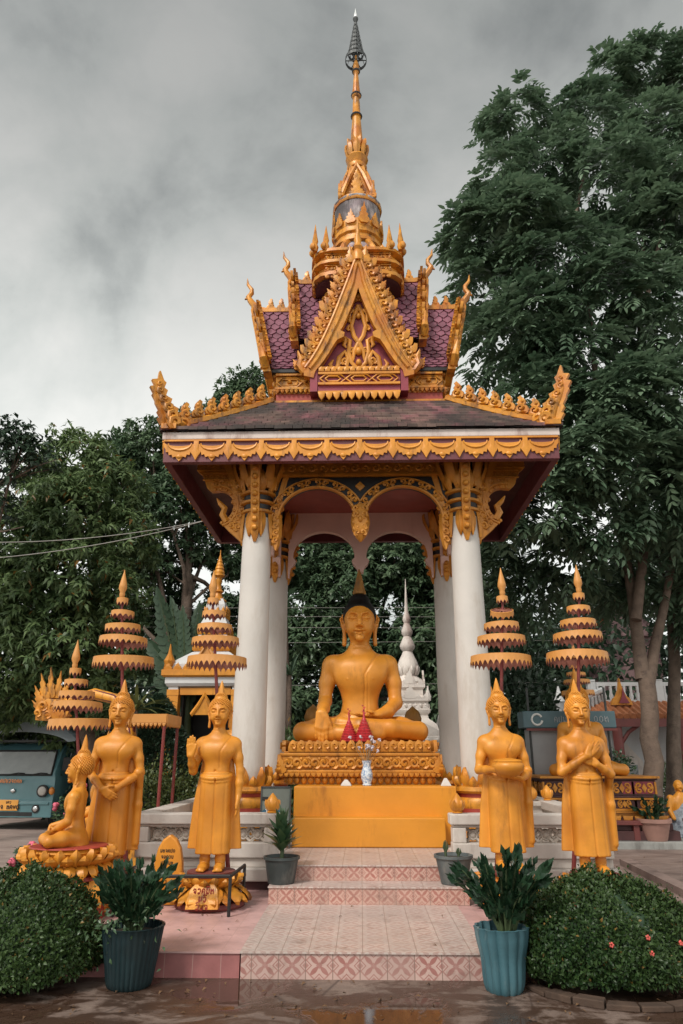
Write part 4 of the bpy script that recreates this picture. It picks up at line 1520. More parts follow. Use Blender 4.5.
def hair(name, c, h, mat_, parent, curls=True, wf=1.0, vox=.008, sh=(0, 0, 0), cs=1.0):
    lo = np.array(T(h, c, (-.62, -.62, .1))); hi = np.array(T(h, c, (.62, .68, 1.45)))
    S_ = Sculpt(lo, hi, vox)
    S_.ell(T(h, c, (0, .07, .63)), (.415 * h * wf, .455 * h, .43 * h), .01)
    S_.ell(T(h, c, (0, .09, 1.01)), (.255 * h * wf, .26 * h, .17 * h), .07 * h)
    S_.ell(T(h, c, (0, -.40, .34)), (.50 * h * wf, .40 * h, .455 * h), .03 * h, True)
    S_.ell(T(h, c, (0, .10, -.12)), (.9 * h, .9 * h, .40 * h), .03 * h, True)
    V, Q = S_.mesh()
    parts = [(V, Q)]
    o = link_mesh(name, V + np.array(sh), Q, mat_, parent, 180)
    if curls:
        mb = MB()
        n = 430
        cc = Vector(T(h, c, (0, .07, .63)))
        for i in range(n):
            z = 1 - 2 * (i + .5) / n
            a = i * 2.399963
            r = math.sqrt(1 - z * z)
            d = Vector((r * math.cos(a), r * math.sin(a), z))
            p = cc + Vector((d.x * .42 * h * wf, d.y * .46 * h, d.z * .435 * h))
            q = (p - Vector(c)) / h
            if q.z < .30: continue
            if ((q.x / (.50 * wf)) ** 2 + ((q.y + .40) / .40) ** 2 + ((q.z - .34) / .455) ** 2) < 1.08: continue
            if (q.x / (.2 * wf)) ** 2 + ((q.y - .09) / .21) ** 2 < 1 and q.z > .9: continue
            mb.ball(p, .034 * h * cs, 6, 4)
        for i in range(90):
            z = 1 - (i + .5) / 90
            a = i * 2.399963
            r = math.sqrt(1 - z * z)
            p = Vector(T(h, c, (0, .09, 1.04))) + Vector((r * math.cos(a) * .22 * h * wf, r * math.sin(a) * .225 * h, z * .20 * h))
            mb.ball(p, .03 * h * cs, 6, 4)
        mb.xf(Matrix.Translation(sh))
        mb.build('hair_curls', mat_, o, 60)
    return o


def flame_finial(c, h, H, mat_, parent, sh=(0, 0, 0)):
    """pointed flame on the crown"""
    mb = MB()
    z0 = 1.15
    x, y, z = T(h, c, (0, .09, z0))
    f = lambda a, t: 1 + .10 * math.cos(6 * a + t * 8)
    mb.lathe([(.10 * h, -.02 * h), (.145 * h, .02 * h), (.14 * h, .06 * h), (.13 * h, .10 * h), (.125 * h, .18 * H), (.105 * h, .36 * H), (.075 * h, .6 * H), (.045 * h, .82 * H), (.008 * h, H)], 18,
             (x + sh[0], y + sh[1], z + sh[2]), mod=f)
    for q in (.22, .38, .54):
        mb.lathe([((.125 - .11 * q) * h, q * H - .02 * H), ((.148 - .12 * q) * h, q * H), ((.12 - .11 * q) * h, q * H + .03 * H)], 16, (x + sh[0], y + sh[1], z + sh[2]))
    return mb.build('crown_flame', mat_, parent, 45)


def hand(S_, W, f, n, t, s=1.0, curl=(.25, .35, .3), spread=.0, thumb=(.55, .8, .2)):
    """W wrist, f finger direction, n palm normal, t thumb-side direction"""
    W, f, n, t = Vector(W), Vector(f).normalized(), Vector(n).normalized(), Vector(t)
    t = (t - f * t.dot(f)).normalized(); n = (n - f * n.dot(f) - t * n.dot(t)).normalized()
    Ls = (.070, .082, .076, .060)
    k = .006 * s
    for i in range(4):
        off = (1.5 - i) * .0205 * s
        kn = W + f * ((.092 - .006 * abs(i - 1.2)) * s) + t * off
        S_.cone(tuple(W + t * off * .62), tuple(kn), .0155 * s, .0125 * s, .014 * s)
        d = (f + t * spread * (1.5 - i)).normalized()
        p = kn; r = .0105 * s
        for j, (frac, c) in enumerate(zip((.46, .31, .23), curl)):
            ax = d.cross(n).normalized()
            d = (Matrix.Rotation(c, 3, ax) @ d).normalized()
            q = p + d * (Ls[i] * frac * s)
            S_.cone(tuple(p), tuple(q), r, r * .9, k if j else .008 * s)
            p, r = q, r * .9
    b = W + f * .022 * s + t * .026 * s
    d = (f * thumb[0] + t * thumb[1] + n * thumb[2]).normalized()
    q = b + d * .042 * s
    S_.cone(tuple(b), tuple(q), .0165 * s, .0125 * s, .014 * s)
    d2 = (d + f * .7).normalized()
    S_.cone(tuple(q), tuple(q + d2 * .032 * s), .0120 * s, .0095 * s, .006 * s)
    S_.ell(tuple(W + f * .05 * s), (.034 * s, .034 * s, .034 * s), .02 * s) if False else None


HZ = 1.350                                           # chin height of the standing statues
HH = .278


def lotus_base(parent, mat_, red, text=None, H=.305, seed=0, lean=1.0):
    g = MB()
    g.cur = 1
    g.lathe([(.33, 0), (.34, .02), (.33, .05), (.22, .06)], 24)
    g.lathe([(.225, .262), (.235, .28), (.235, H), (.05, H + .001)], 20)
    g.cur = 0
    g.lathe([(.20, .04), (.23, .07), (.195, .15), (.185, .20), (.215, .25), (.225, .275), (.22, .285)], 24)
    lotus_ring(g, (0, 0), .215, .215, .045, .20, 10, .095, .16, up=False, thick=.03, tipout=.085)
    lotus_ring(g, (0, 0), .205, .205, .05, .17, 10, .07, .13, up=False, thick=.03, rot=PI / 10, tipout=.12)
    lotus_ring(g, (0, 0), .19, .19, .165, .285, 10, .055, .135, thick=.028, tipout=.06)
    lotus_ring(g, (0, 0), .20, .20, .165, .265, 10, .065, .12, thick=.025, rot=PI / 10, tipout=.07)
    # flat front plate that carries the day name
    g.loft([[Vector((x, y, z)) for x, y in ((-w, -d), (w, -d), (w, -.1), (-w, -.1))] for z, w, d in ((.035, .150, .385), (.10, .145, .365), (.19, .125, .320), (.225, .09, .290))])
    o = g.build('lotus_pedestal', [mat_, red], parent, 40)
    return o


# handwriting: letter strokes in a unit box, drawn as fine painted lines
GLYPH = {
    'w': [[(.15, .75), (.35, .95), (.7, .9), (.8, .5), (.7, .1), (.4, .0), (.25, .15), (.4, .28), (.5, .15)]],
    'n': [[(.1, .9), (.3, .95), (.25, .75), (.15, .8), (.25, .9), (.25, .1), (.4, .0), (.5, .2), (.4, .35), (.3, .2), (.7, .05), (.8, .3), (.8, .95)]],
    'j': [[(.2, .6), (.3, .9), (.7, .9), (.8, .5), (.75, .0)], [(.75, .3), (.5, .2), (.35, .35), (.5, .5), (.6, .35)]],
    'k': [[(.2, .0), (.15, .6), (.35, .95), (.7, .9), (.8, .6), (.8, .0)], [(.2, .4), (.45, .35), (.4, .55), (.25, .5)]],
    'p': [[(.15, .95), (.3, .9), (.2, .8), (.2, .1), (.5, .0), (.75, .1), (.8, 1.15)]],
    'o': [[(.5, .95), (.2, .7), (.2, .25), (.5, .0), (.8, .25), (.8, .7), (.5, .95)]],
    'h': [[(.2, .95), (.2, .1), (.35, .0), (.4, .2), (.25, .2)], [(.2, .5), (.5, .6), (.7, .9), (.8, .6), (.8, .0)]],
    'a': [[(.3, .8), (.6, .95), (.75, .8), (.7, .0)]],
    'v': [[(.1, .9), (.3, .1), (.5, .8), (.7, .1), (.9, .95)]],
    '^': [[(.1, 1.15), (.4, 1.35), (.8, 1.2), (.9, 1.4)]],
}


def write(mb, text, O, U, V, N, h, r, gap=.85):
    """hand-lettered line of strokes"""
    O, U, V, N = Vector(O), Vector(U), Vector(V), Vector(N)
    n = sum(1 for ch in text if ch != '^')
    u = -n * h * gap / 2
    for ch in text:
        if ch == ' ':
            u += h * gap; continue
        if ch == '^': u -= h * gap
        for st in GLYPH.get(ch, []):
            mb.tube([O + U * (u + a * h * .8) + V * (b * h) + N * r * .3 for a, b in st], r, 4, True, .6, N)
        u += h * gap


def standing(name, label, loc, pose, rz=0.0, text=None):
    root = thing(name, label, 'statue', loc, rz)
    base = lotus_base(root, M['gold_roof'], M['maroon'])
    B0 = .305
    if text:
        t = MB()
        for i, line in enumerate(text):
            z = .175 - i * .062
            d = float(np.interp(z, [.035, .10, .19, .225], [.385, .365, .320, .290]))
            write(t, line, (0, -d - .010, z - .022), X3, Vector((0, .38, 1)).normalized(), Vector((0, -1, .38)).normalized(), .048, .0052)
        t.build('painted_day_name', M['red_ink'], base)
    v = .0075
    body = Sculpt((-.40, -.36, -.01), (.40, .24, 1.66), v)
    # legs and feet
    for s in (-1, 1):
        body.chain([(s * .075, .01, .30), (s * .075, .015, .10), (s * .075, .02, .04)], [.058, .046, .045], .03)
        body.chain([(s * .077, .03, .035), (s * .080, -.07, .034), (s * .084, -.13, .022)], [.042, .040, .034], .03, fl=(1, 1, 1.2))
        for j in range(5):
            x = s * (.052 + .0165 * j)
            body.cone((x, -.13, .018), (x, -.175 + .008 * j, .016), .0125, .010 if j else .012, .006)
    # torso
    body.loft([(.70, 0, .01, .150, .115), (.86, 0, .005, .138, .110), (.95, 0, .0, .126, .102), (1.03, 0, .0, .142, .108), (1.11, 0, .0, .166, .115), (1.19, 0, .01, .168, .105),
               (1.25, 0, .02, .130, .082), (1.285, 0, .02, .09, .072), (1.31, 0, .02, .07, .065)], .04, 2.2)
    for s in (-1, 1):
        body.ell((s * .085, -.070, 1.11), (.095, .045, .07), .07)
        body.ell((s * .082, -.113, 1.085), (.008, .006, .008), .006)
        body.ell((s * .170, .01, 1.18), (.058, .056, .060), .07)
    body.ell((0, -.108, .915), (.012, .02, .014), .008, True)
    head(body, (0, -.005, HZ), HH)

    def arm(s, el, wr, r=(.060, .047, .034)):
        sh = (s * .188, .01, 1.165)
        body.chain([sh, tuple(np.array(sh) * .5 + np.array(el) * .5), el], [.051, .046, .039], .03)
        body.chain([el, tuple(np.array(el) * .55 + np.array(wr) * .45), wr], [.041, .039, .029], .02)
    if pose == 'crossed':
        arm(-1, (-.252, -.005, .90), (-.062, -.205, .755)); arm(1, (.252, -.005, .90), (.075, -.165, .765))
        hand(body, (.075, -.168, .765), (-.85, -.15, -.5), (0, .4, -.8), (-.4, -.2, .8), 1.0)
        hand(body, (-.062, -.207, .755), (.85, .02, -.55), (-.1, 1, -.2), (.4, -.1, .8), 1.05, (.15, .3, .3))
    elif pose == 'raised':
        arm(-1, (-.240, -.02, .915), (-.250, -.135, 1.065)); arm(1, (.240, .0, .91), (.236, -.03, .665))
        hand(body, (-.250, -.138, 1.065), (0.02, -.12, 1), (0, -1, -.1), (1, 0, 0), 1.12, (.02, .04, .05), 0, (.9, .35, .1))
        hand(body, (.236, -.03, .665), (-.02, -.05, -1), (-1, 0, 0), (0, -1, 0), 1.1, (.08, .12, .1), 0, (.9, .3, .1))
    elif pose == 'bowl':
        arm(-1, (-.245, -.02, .905), (-.125, -.275, .915)); arm(1, (.245, -.02, .885), (.135, -.235, .83))
    elif pose == 'chest':
        arm(-1, (-.242, -.07, .905), (.0, -.172, 1.065)); arm(1, (.242, -.06, .885), (.09, -.145, .985))
        hand(body, (.09, -.145, .985), (-.88, .06, .42), (0, 1, .1), (.5, -.1, .7), 1.05, (.1, .15, .2), 0, (.9, .35, .1))
        hand(body, (.0, -.172, 1.065), (.72, .16, .64), (0, 1, .1), (-.5, -.1, .7), 1.15, (.08, .12, .15), 0, (.9, .35, .1))
    if pose == 'bowl':
        hand(body, (-.125, -.275, .915), (.95, -.22, -.02), (.2, 1, 0), (0, -.1, 1), 1.05, (.10, .35, .35), 0, (.95, .3, .2))
        hand(body, (.135, -.235, .83), (-.95, -.35, .10), (0, .1, 1), (0, -1, .1), 1.05, (.15, .25, .3), 0, (.9, .4, .2))
    # seam of the shawl over the left shoulder
    body.engrave([(.155, 1.27), (.10, 1.19), (.045, 1.10), (.042, .94)], .007, .007, -.02)
    ob = body.build('body', M['gold_flat'], root)
    ob.location.z = B0
    # robe: skirt, belt and the spreading cape behind
    rb = Sculpt((-.36, -.22, .12), (.36, .22, 1.32), v)
    rb.loft([(.150, 0, .0, .172, .118), (.20, 0, .0, .168, .115), (.45, 0, .0, .162, .115), (.66, 0, .0, .158, .125), (.80, 0, .0, .154, .126), (.88, 0, .0, .143, .120), (.905, 0, 0, .138, .115)], .01, 2.5)
    rb.chain([(.150 * math.cos(a) * .98, .126 * math.sin(a), .872 - .028 * abs(math.sin(a)) * (1 if math.sin(a) < 0 else -.3)) for a in np.linspace(0, 2 * PI, 33)], .018, .012)
    rb.chain([(.154 * math.cos(a) * .97, .126 * math.sin(a), .838 - .028 * abs(math.sin(a)) * (1 if math.sin(a) < 0 else -.3)) for a in np.linspace(0, 2 * PI, 33)], .010, .010)
    w0 = .205 if pose != 'raised' else .19
    capew = [(.185, 0, .085, .272, .050), (.30, 0, .08, .262, .045), (.60, 0, .065, .235, .040), (.85, 0, .055, .190, .036), (1.0, 0, .045, w0 - .025, .03), (1.12, 0, .05, .165, .03)]
    rb.loft(capew, .012, 3.0)
    if pose in ('crossed', 'bowl', 'chest'):
        # sleeve of cloth hanging from the left forearm
        rb.chain([(.25, .02, .90), (.245, .04, .60), (.25, .06, .25)], [.030, .032, .02], .03)
        rb.chain([(.24, -.03, .90), (.25, .0, .78)], [.050, .018], .03)
    # pleat seams
    rb.engrave([(.012, .16), (.012, .84)], .008, .011, 0)
    for x in (-.105, .112): rb.engrave([(x, .16), (x * .98, .80)], .010, .0035, 0)
    ro = rb.build('robe', M['gold_flat'], root)
    ro.location.z = B0
    h = hair('hair', (0, -.005, HZ), HH, M['gold'], root, True)
    h.location.z = B0
    f = flame_finial((0, -.005, HZ), HH, .150, M['gold'], root, (0, 0, B0))
    if pose == 'bowl':
        b = MB()
        b.lathe([(.05, .0), (.105, .025), (.148, .07), (.158, .11), (.15, .135), (.138, .145), (.142, .155), (.128, .17), (.03, .185)], 28, (.005, -.25, .835 + B0))
        b.build('alms_bowl', M['gold'], root, 50)
    return root


GZ = .177
s1 = standing('standing_buddha', 'golden standing Buddha statue with hands crossed low in front', (-2.475, 7.46, GZ), 'crossed', .06)
s2 = standing('standing_buddha', 'golden standing Buddha statue raising an open palm, red writing on its lotus pedestal', (-1.475, 7.60, GZ), 'raised', .0, ['jwkn^h', 'nw^', 'w^nj'])
s3 = standing('standing_buddha', 'golden standing Buddha statue holding a round alms bowl', (1.435, 7.60, GZ + .02), 'bowl', .0)
s4 = standing('standing_buddha', 'golden standing Buddha statue with forearms crossed over its chest', (2.225, 7.52, GZ), 'chest', .0)


# ------------------------------------------------------------------ seated figure (statue units: metres of the big one)
CH, HS = 1.52, .70


def seated_body():
    S_ = Sculpt((-1.08, -.95, -.02), (1.08, .62, 2.30), .0125)
    W = .86
    # torso
    S_.loft([(.0, 0, .12, .44, .34), (.18, 0, .10, .43, .33), (.40, 0, .08, .32, .245), (.60, 0, .06, .272, .205), (.80, 0, .05, .315, .225), (1.0, 0, .04, .37, .240), (1.16, 0, .05, .41, .23),
             (1.30, 0, .07, .36, .185), (1.40, 0, .07, .22, .16), (1.48, 0, .06, .17, .15)], .08, 2.2)
    for s in (-1, 1):
        S_.ell((s * .17, -.09, 1.04), (.20, .09, .18), .20)
        S_.ell((s * .19, -.212, .945), (.018, .014, .018), .012)
        S_.ell((s * .435, .06, 1.20), (.13, .14, .14), .14)
    head(S_, (0, .03, CH), HS, .94)
    # folded legs
    for s in (-1, 1):
        S_.chain([(s * .26, .10, .19), (s * .60, -.10, .185), (s * .86, -.30, .165)], [.23, .19, .135], .08)
    S_.chain([(-.86, -.32, .15), (-.45, -.60, .135), (.0, -.70, .125), (.30, -.62, .12)], [.135, .125, .10, .075], .06)
    S_.chain([(.86, -.32, .165), (.45, -.56, .20), (.0, -.60, .245), (-.32, -.50, .285)], [.14, .125, .10, .075], .05)
    S_.chain([(-.28, -.52, .285), (-.46, -.42, .29), (-.58, -.34, .285)], [.07, .065, .045], .04)
    # arms
    S_.chain([(-.475, .06, 1.17), (-.525, .03, .90), (-.545, -.02, .62)], [.125, .112, .10], .06)
    S_.chain([(-.545, -.02, .62), (-.555, -.34, .50), (-.56, -.68, .42)], [.10, .092, .068], .04)
    hand(S_, (-.56, -.71, .41), (0, -.12, -1), (0, 1, -.1), (1, 0, 0), 2.45, (.12, .08, .05), 0, (.85, .5, .1))
    S_.chain([(.475, .06, 1.17), (.53, .05, .90), (.545, .0, .60)], [.125, .112, .10], .06)
    S_.chain([(.55, .0, .60), (.42, -.22, .46), (.26, -.36, .40)], [.105, .095, .07], .04)
    hand(S_, (.27, -.36, .395), (-1, -.12, -.04), (0, .1, 1), (0, -1, .15), 2.2, (.08, .12, .12), 0, (.8, .6, .3))
    # shawl edge, hanging sash and hem lines
    S_.engrave([(.34, 1.42), (.20, 1.22), (.075, 1.02), (.065, .42)], .016, .014, .02)
    S_.engrave([(.12, 1.02), (.115, .42)], .014, .009, .02)
    S_.engrave([(-.30, .62), (-.33, .74), (-.27, .84), (-.12, .87)], .014, .005, -.05) if False else None
    S_.engrave([(-.32, .46), (-.1, .40), (.1, .39), (.3, .43)], .015, .010, -.05)
    return S_.mesh()


SB_V, SB_Q = seated_body()


def seated(name, label, loc, rz, sc, mat_, hair_mat, curls, group=None):
    root = thing(name, label, 'statue', loc, rz, group)
    root.scale = (sc, sc, sc)
    link_mesh('body', SB_V, SB_Q, mat_, root, 180)
    hair('hair', (0, .03, CH), HS, hair_mat, root, curls, .94, .022)
    flame_finial((0, .03, CH), HS, .44, M['gold_brown'] if not curls else mat_, root)
    return root


big = seated('seated_buddha', 'large golden seated Buddha statue with black hair under the pavilion, hand over its knee', (-.005, 11.25, 1.715), 0, 1.0, M['gold_main'], M['hair'], False)

# carved throne of the big statue
PX0, PY0 = -.02, 11.12
ped = thing('carved_throne', 'wide gold carved lotus throne under the large seated Buddha', 'pedestal', (PX0, PY0, 1.168))


def throne():
    g = MB()
    hx, hy = 1.08, .92
    g.box(-hx * .90, hx * .90, -hy * .9, hy * .9, 0, .56)
    for (r, z0, z1) in ((.99, .10, .15), (1.03, .15, .19), (1.02, .37, .41), (.97, .41, .43)):
        g.box(-hx * r, hx * r, -hy * r, hy * r, z0, z1)
    g.box(-hx * 1.0, hx * 1.0, -hy * 1.0, hy * 1.0, .19, .37)
    o = g.build('throne_block', M['gold_carved'], ped, None, .008)
    d = MB(); d.box(-hx * .93, hx * .93, -hy * .93, hy * .93, .0, .10)
    d.build('throne_foot', M['gold_brown'], ped)
    c = MB()
    for U, N, h, q in ((X3, -Y3, hx, hy), (-X3, Y3, hx, hy), (Y3, X3, hy, hx), (-Y3, -X3, hy, hx)):
        O = N * q
        k = int(2 * h / .125)
        w = 2 * h * .97 / k
        for i in range(k):
            u = -h * .97 + (i + .5) * w
            # standing scroll petals of the crown row
            p = O * .955 + U * (u * .94) + Z3 * .425
            c.prism([(a * w * .95, b * .155) for a, b in ((-.5, 0), (-.52, .35), (-.38, .7), (-.05, 1.0), (.3, .92), (.5, .6), (.34, .42), (.46, .2), (.48, 0))], p, U, Z3, .05, N, .02)
            spiral(c, p + Z3 * .085 + N * .06, U, Z3, N, .085, 1, 1.1, .17, 8)
            # scroll frieze
            p = O * 1.0 + U * u + Z3 * .28
            spiral(c, p + N * .012, U, Z3 * (1 if i % 2 else -1), N, .145, 1, 1.35, .14, 12)
            c.ball(p + N * .02 + U * w * .5 + Z3 * (.05 if i % 2 else -.05), (.026, .026, .026), 6, 5)
            c.ball(p + N * .02 + U * w * .5 - Z3 * (.05 if i % 2 else -.05), (.02, .02, .02), 6, 5)
        k = int(2 * h / .07)
        teeth(c, O * 1.03 - U * h * 1.03 + Z3 * .15, U, Z3, N, 2 * h * 1.03, .05, k, .012)
        k2 = int(2 * h / .10)
        w = 2 * h * .93 / k2
        for i in range(k2):
            c.ball(O * .93 + U * (-h * .93 + (i + .5) * w) + Z3 * .055, (w * .47, w * .47, .055), 8, 5)
        for s in (-1, 1):
            p = O * 1.0 + U * (s * h) + Z3 * .28
            flame(c, p - Z3 * .13 + U * s * .0, U * s, Z3, .16, .24, .05, N)
    c.build('throne_carving', M['gold_carved'], o, 45)


throne()

# stepped yellow altar
alt = thing('altar', 'smooth bright yellow two-step altar block below the carved throne', 'altar', (.08, 9.4, .48))
mb = MB(); mb.box(-.94, .95, 0, .34, .003, .336)
mb.build('lower_step', M['altar'], alt, None, .012)
mb = MB(); mb.box(-.95, 1.14, .30, 2.9, .003, .688)
mb.build('upper_step', M['altar'], alt, None, .012)

# side statues
def lotus_seat(loc, rz, label, cat='pedestal', sc=1.0):
    r = thing('lotus_plinth', label, cat, loc, rz)
    r.scale = (sc, sc, sc)
    g = MB()
    rx, ry = .36, .34
    g.cur = 1
    g.lathe([(1.04, 0), (1.04, .12), (1.0, .14)], 6, (0, 0, 0), .44, .40, PI / 6)
    g.lathe([(1.0, .33), (1.06, .34), (1.02, .37)], 30, (0, 0, 0), rx, ry)
    g.lathe([(.9, .60), (1.0, .605), (.97, .615)], 30, (0, 0, 0), rx, ry)
    g.cur = 0
    g.lathe([(.95, .12), (1.0, .2), (.85, .33), (.80, .37), (.98, .42), (.82, .47), (.9, .52), (.98, .57), (.9, .60)], 30, (0, 0, 0), rx, ry)
    lotus_ring(g, (0, 0), rx * 1.0, ry * 1.0, .12, .34, 14, .05, .19, up=False, thick=.045, tipout=.03)
    lotus_ring(g, (0, 0), rx * 1.04, ry * 1.04, .13, .28, 14, .05, .13, up=False, thick=.04, rot=PI / 14, tipout=.05)
    lotus_ring(g, (0, 0), rx * .93, ry * .93, .36, .47, 22, .05, .105, up=False, thick=.035, tipout=.03)
    lotus_ring(g, (0, 0), rx * .93, ry * .93, .47, .61, 18, .055, .13, thick=.04, tipout=.02)
    lotus_ring(g, (0, 0), rx * .97, ry * .97, .47, .56, 18, .055, .11, thick=.035, rot=PI / 18, tipout=.03)
    g.build('lotus_petals', [M['gold'], M['red']], r, 40)
    return r


lotus_seat((-2.72, 7.10, GZ - .02), 0, 'tiered gold lotus seat with red rims under the profile Buddha', sc=.98)
seated('seated_buddha', 'golden seated Buddha in profile facing left on a gold lotus seat', (-2.72, 7.12, GZ - .02 + .60), -PI / 2 + .12, .355, M['gold_flat'], M['gold'], True)
lotus_seat((-2.98, 8.35, GZ - .02), 0, 'tiered gold lotus seat standing behind the other lotus seat', sc=1.0)
seated('seated_buddha', 'golden seated Buddha half hidden behind the profile Buddha, facing left', (-2.93, 8.35, GZ + .60), -PI / 2 + .2, .375, M['gold_flat'], M['gold'], True)
# ================================================================== terrace, steps, balustrade, offerings, planting
def structure(name, mb, mats, smooth=None, bevel=0.0):
    return tag(mb.build(name, mats, None, smooth, bevel), kind='structure')


g = MB(); g.add([(-300, -60, 0), (300, -60, 0), (300, 420, 0), (-300, 420, 0)], [(0, 1, 2, 3)])
structure('ground', g, M['ground'])
# paved yards left and right of the shrine
g = MB(); g.add([(3.12, 7.6, .09), (14, 7.0, .09), (24, 18, .09), (3.55, 18, .09), (3.55, 10.7, .09)], [(0, 1, 2, 3, 4)])
structure('yard_paving', g, M['paving'])
g = MB()
for a, b, w, z in (((3.40, 7.2), (3.62, 11.0), .17, .17), ((3.18, 7.0), (3.42, 11.0), .16, .10)):
    d = (Vector((*b, 0)) - Vector((*a, 0))).normalized(); n = Vector((d.y, -d.x, 0))
    p = [Vector((*a, 0)), Vector((*b, 0)), Vector((*b, 0)) + n * w, Vector((*a, 0)) + n * w]
    g.add(p + [q + Z3 * z for q in p], [(4, 7, 6, 5), (0, 4, 5, 1), (1, 5, 6, 2), (2, 6, 7, 3), (3, 7, 4, 0)])
structure('kerb', g, M['kerb'])
g = MB(); g.add([(-20, 9.8, .004), (-3.05, 9.8, .004), (-3.05, 26, .004), (-20, 26, .004)], [(0, 1, 2, 3)])
structure('left_yard_paving', g, M['paving_pink'])
g = MB(); g.box(-8, -3.6, 9.62, 9.8, 0, .10)
structure('yard_kerb', g, M['kerb'], None, .01)

# tiled steps and platforms
ST = []
def slab_tiled(name, x0, x1, y0, y1, z0, z1, mr, mt, bev=.0):
    g = MB()
    g.cur = 0
    g.box(x0, x1, y0, y1, z0, z1 - .012)
    g.cur = 1
    g.box(x0 - .008, x1 + .008, y0 - .012, y1, z1 - .012, z1)
    return structure(name, g, [mr, mt])


slab_tiled('tiled_step', -.90, .91, 5.945, 7.70, 0, .177, M['tile_riser'], M['tile_tread'])
slab_tiled('tiled_step', -.915, 1.04, 7.665, 8.60, .0, .333, M['tile_riser2'], M['tile_tread'])
slab_tiled('tiled_step', -.915, 1.04, 8.005, 9.45, .0, .48, M['tile_riser2'], M['tile_tread'])
slab_tiled('tiled_platform', -3.1, -.912, 5.96, 8.50, 0, .172, M['tile_red_v'], M['tile_red_h'])
slab_tiled('tiled_platform', .922, 2.75, 6.30, 8.50, 0, .172, M['tile_red_v'], M['tile_red_h'])
g = MB()
for x0, x1 in ((-2.52, -.93), (1.055, 2.72)):
    g.box(x0, x1, 8.46, 13.6, 0, .26)
structure('plinth_base', g, M['maroon_base'])
g = MB()
for x0, x1, sx in ((-2.55, -.92, -1), (1.045, 2.78, 1)):
    g.box(x0, x1, 8.40, 13.62, .26, .385)
    g.box(x0 + (.05 if sx < 0 else 0), x1 - (.05 if sx > 0 else 0), 8.50, 13.6, .385, .48)
g.box(-.92, 1.045, 9.44, 13.6, .26, .476)
structure('terrace_plinth', g, M['plinth'], None, .012)

# balustrade walls with pierced panels
def lattice(mb, O, U, N, L, h):
    """pierced block pattern: rings and crosses"""
    k = max(1, int(round(L / h)))
    w = L / k
    for i in range(k):
        c = O + U * ((i + .5) * w) + Z3 * (h / 2)
        mb.tube([c + U * (.27 * w * math.cos(a)) + Z3 * (.27 * h * math.sin(a)) for a in np.linspace(0, 2 * PI, 15)], .022, 5, False, 1.3, N)
        for a in (PI / 4, 3 * PI / 4, 5 * PI / 4, 7 * PI / 4):
            p = c + U * (.27 * w * math.cos(a)) + Z3 * (.27 * h * math.sin(a)); q = c + U * (.68 * w * math.cos(a)) + Z3 * (.68 * h * math.sin(a))
            mb.tube([p, q], .022, 5, False, 1.3, N)
        e = c + U * (w * .5)
        for s in (-1, 1):
            mb.tube([e + U * (s * .2 * w) + Z3 * (.0), e + Z3 * (.22 * h), e - U * (s * .2 * w), e - Z3 * (.22 * h)], .016, 5, False, 1.3, N)
        mb.ball(c, (.045, .045, .045), 8, 6)


def balustrade(label, a, b, posts, z0=.48, h=.45, bud=True):
    a, b = Vector((*a, 0)), Vector((*b, 0))
    U = (b - a).normalized(); N = Vector((U.y, -U.x, 0)); L = (b - a).length
    r = thing('balustrade', label, 'balustrade', (a.x, a.y, z0))
    def loc(mb): return mb.xf(Matrix.Translation((-a.x, -a.y, -z0)))
    g = MB()
    def bar(u0, u1, za, zb, t):
        p = [a + U * u0 - N * t, a + U * u1 - N * t, a + U * u1 + N * t, a + U * u0 + N * t]
        g.add([q + Z3 * za for q in p] + [q + Z3 * zb for q in p], [(0, 3, 2, 1), (4, 5, 6, 7), (0, 1, 5, 4), (1, 2, 6, 5), (2, 3, 7, 6), (3, 0, 4, 7)])
    bar(-.06, L + .06, z0 + .002, z0 + .155, .115)
    bar(-.08, L + .08, z0 + h - .11, z0 + h, .125)
    bar(-.05, L + .05, z0 + h - .14, z0 + h - .11, .09)
    segs = []
    pw = .15
    for u in posts: bar(u - pw / 2, u + pw / 2, z0 + .155, z0 + h - .14, .10)
    loc(g).build('rail', M['plinth'], r, None, .012)
    l = MB()
    ps = sorted(posts)
    for u0, u1 in zip(ps[:-1], ps[1:]):
        lattice(l, a + U * (u0 + pw / 2) + Z3 * (z0 + .155), U, N, u1 - u0 - pw, h - .295)
    loc(l).build('pierced_panel', M['lattice'], r, 60)
    if bud:
        for u in posts:
            if bud == 'first' and u != posts[0]: continue
            if bud == 'last' and u != posts[-1]: continue
            f = MB()
            c = a + U * u + Z3 * (z0 + h)
            f.lathe([(.05, 0), (.062, .010), (.045, .025), (.070, .048), (.082, .085), (.070, .128), (.038, .172), (.006, .21)], 12, c)
            lotus_ring(f, (c.x, c.y), .05, .05, c.z + .03, c.z + .14, 6, .025, .06, thick=.015)
            loc(f).build('lotus_bud', M['gold'], r, 50)
    return r


balustrade('white pierced balustrade on the left with a gold lotus bud on its inner post', (-2.45, 8.58), (-.96, 8.58), [0, 1.44], bud='last')
balustrade('white pierced balustrade on the right with a gold lotus bud on its inner post', (1.06, 8.58), (2.68, 8.58), [.02, 1.62], bud='first')
balustrade('white balustrade running back along the left side of the terrace', (-2.46, 8.80), (-2.46, 13.4), [.05, 1.2, 2.4, 3.6, 4.5], bud=False)
balustrade('white balustrade running back along the right side of the terrace', (2.69, 13.4), (2.69, 8.80), [.05, 1.2, 2.4, 3.6, 4.5], bud=True)

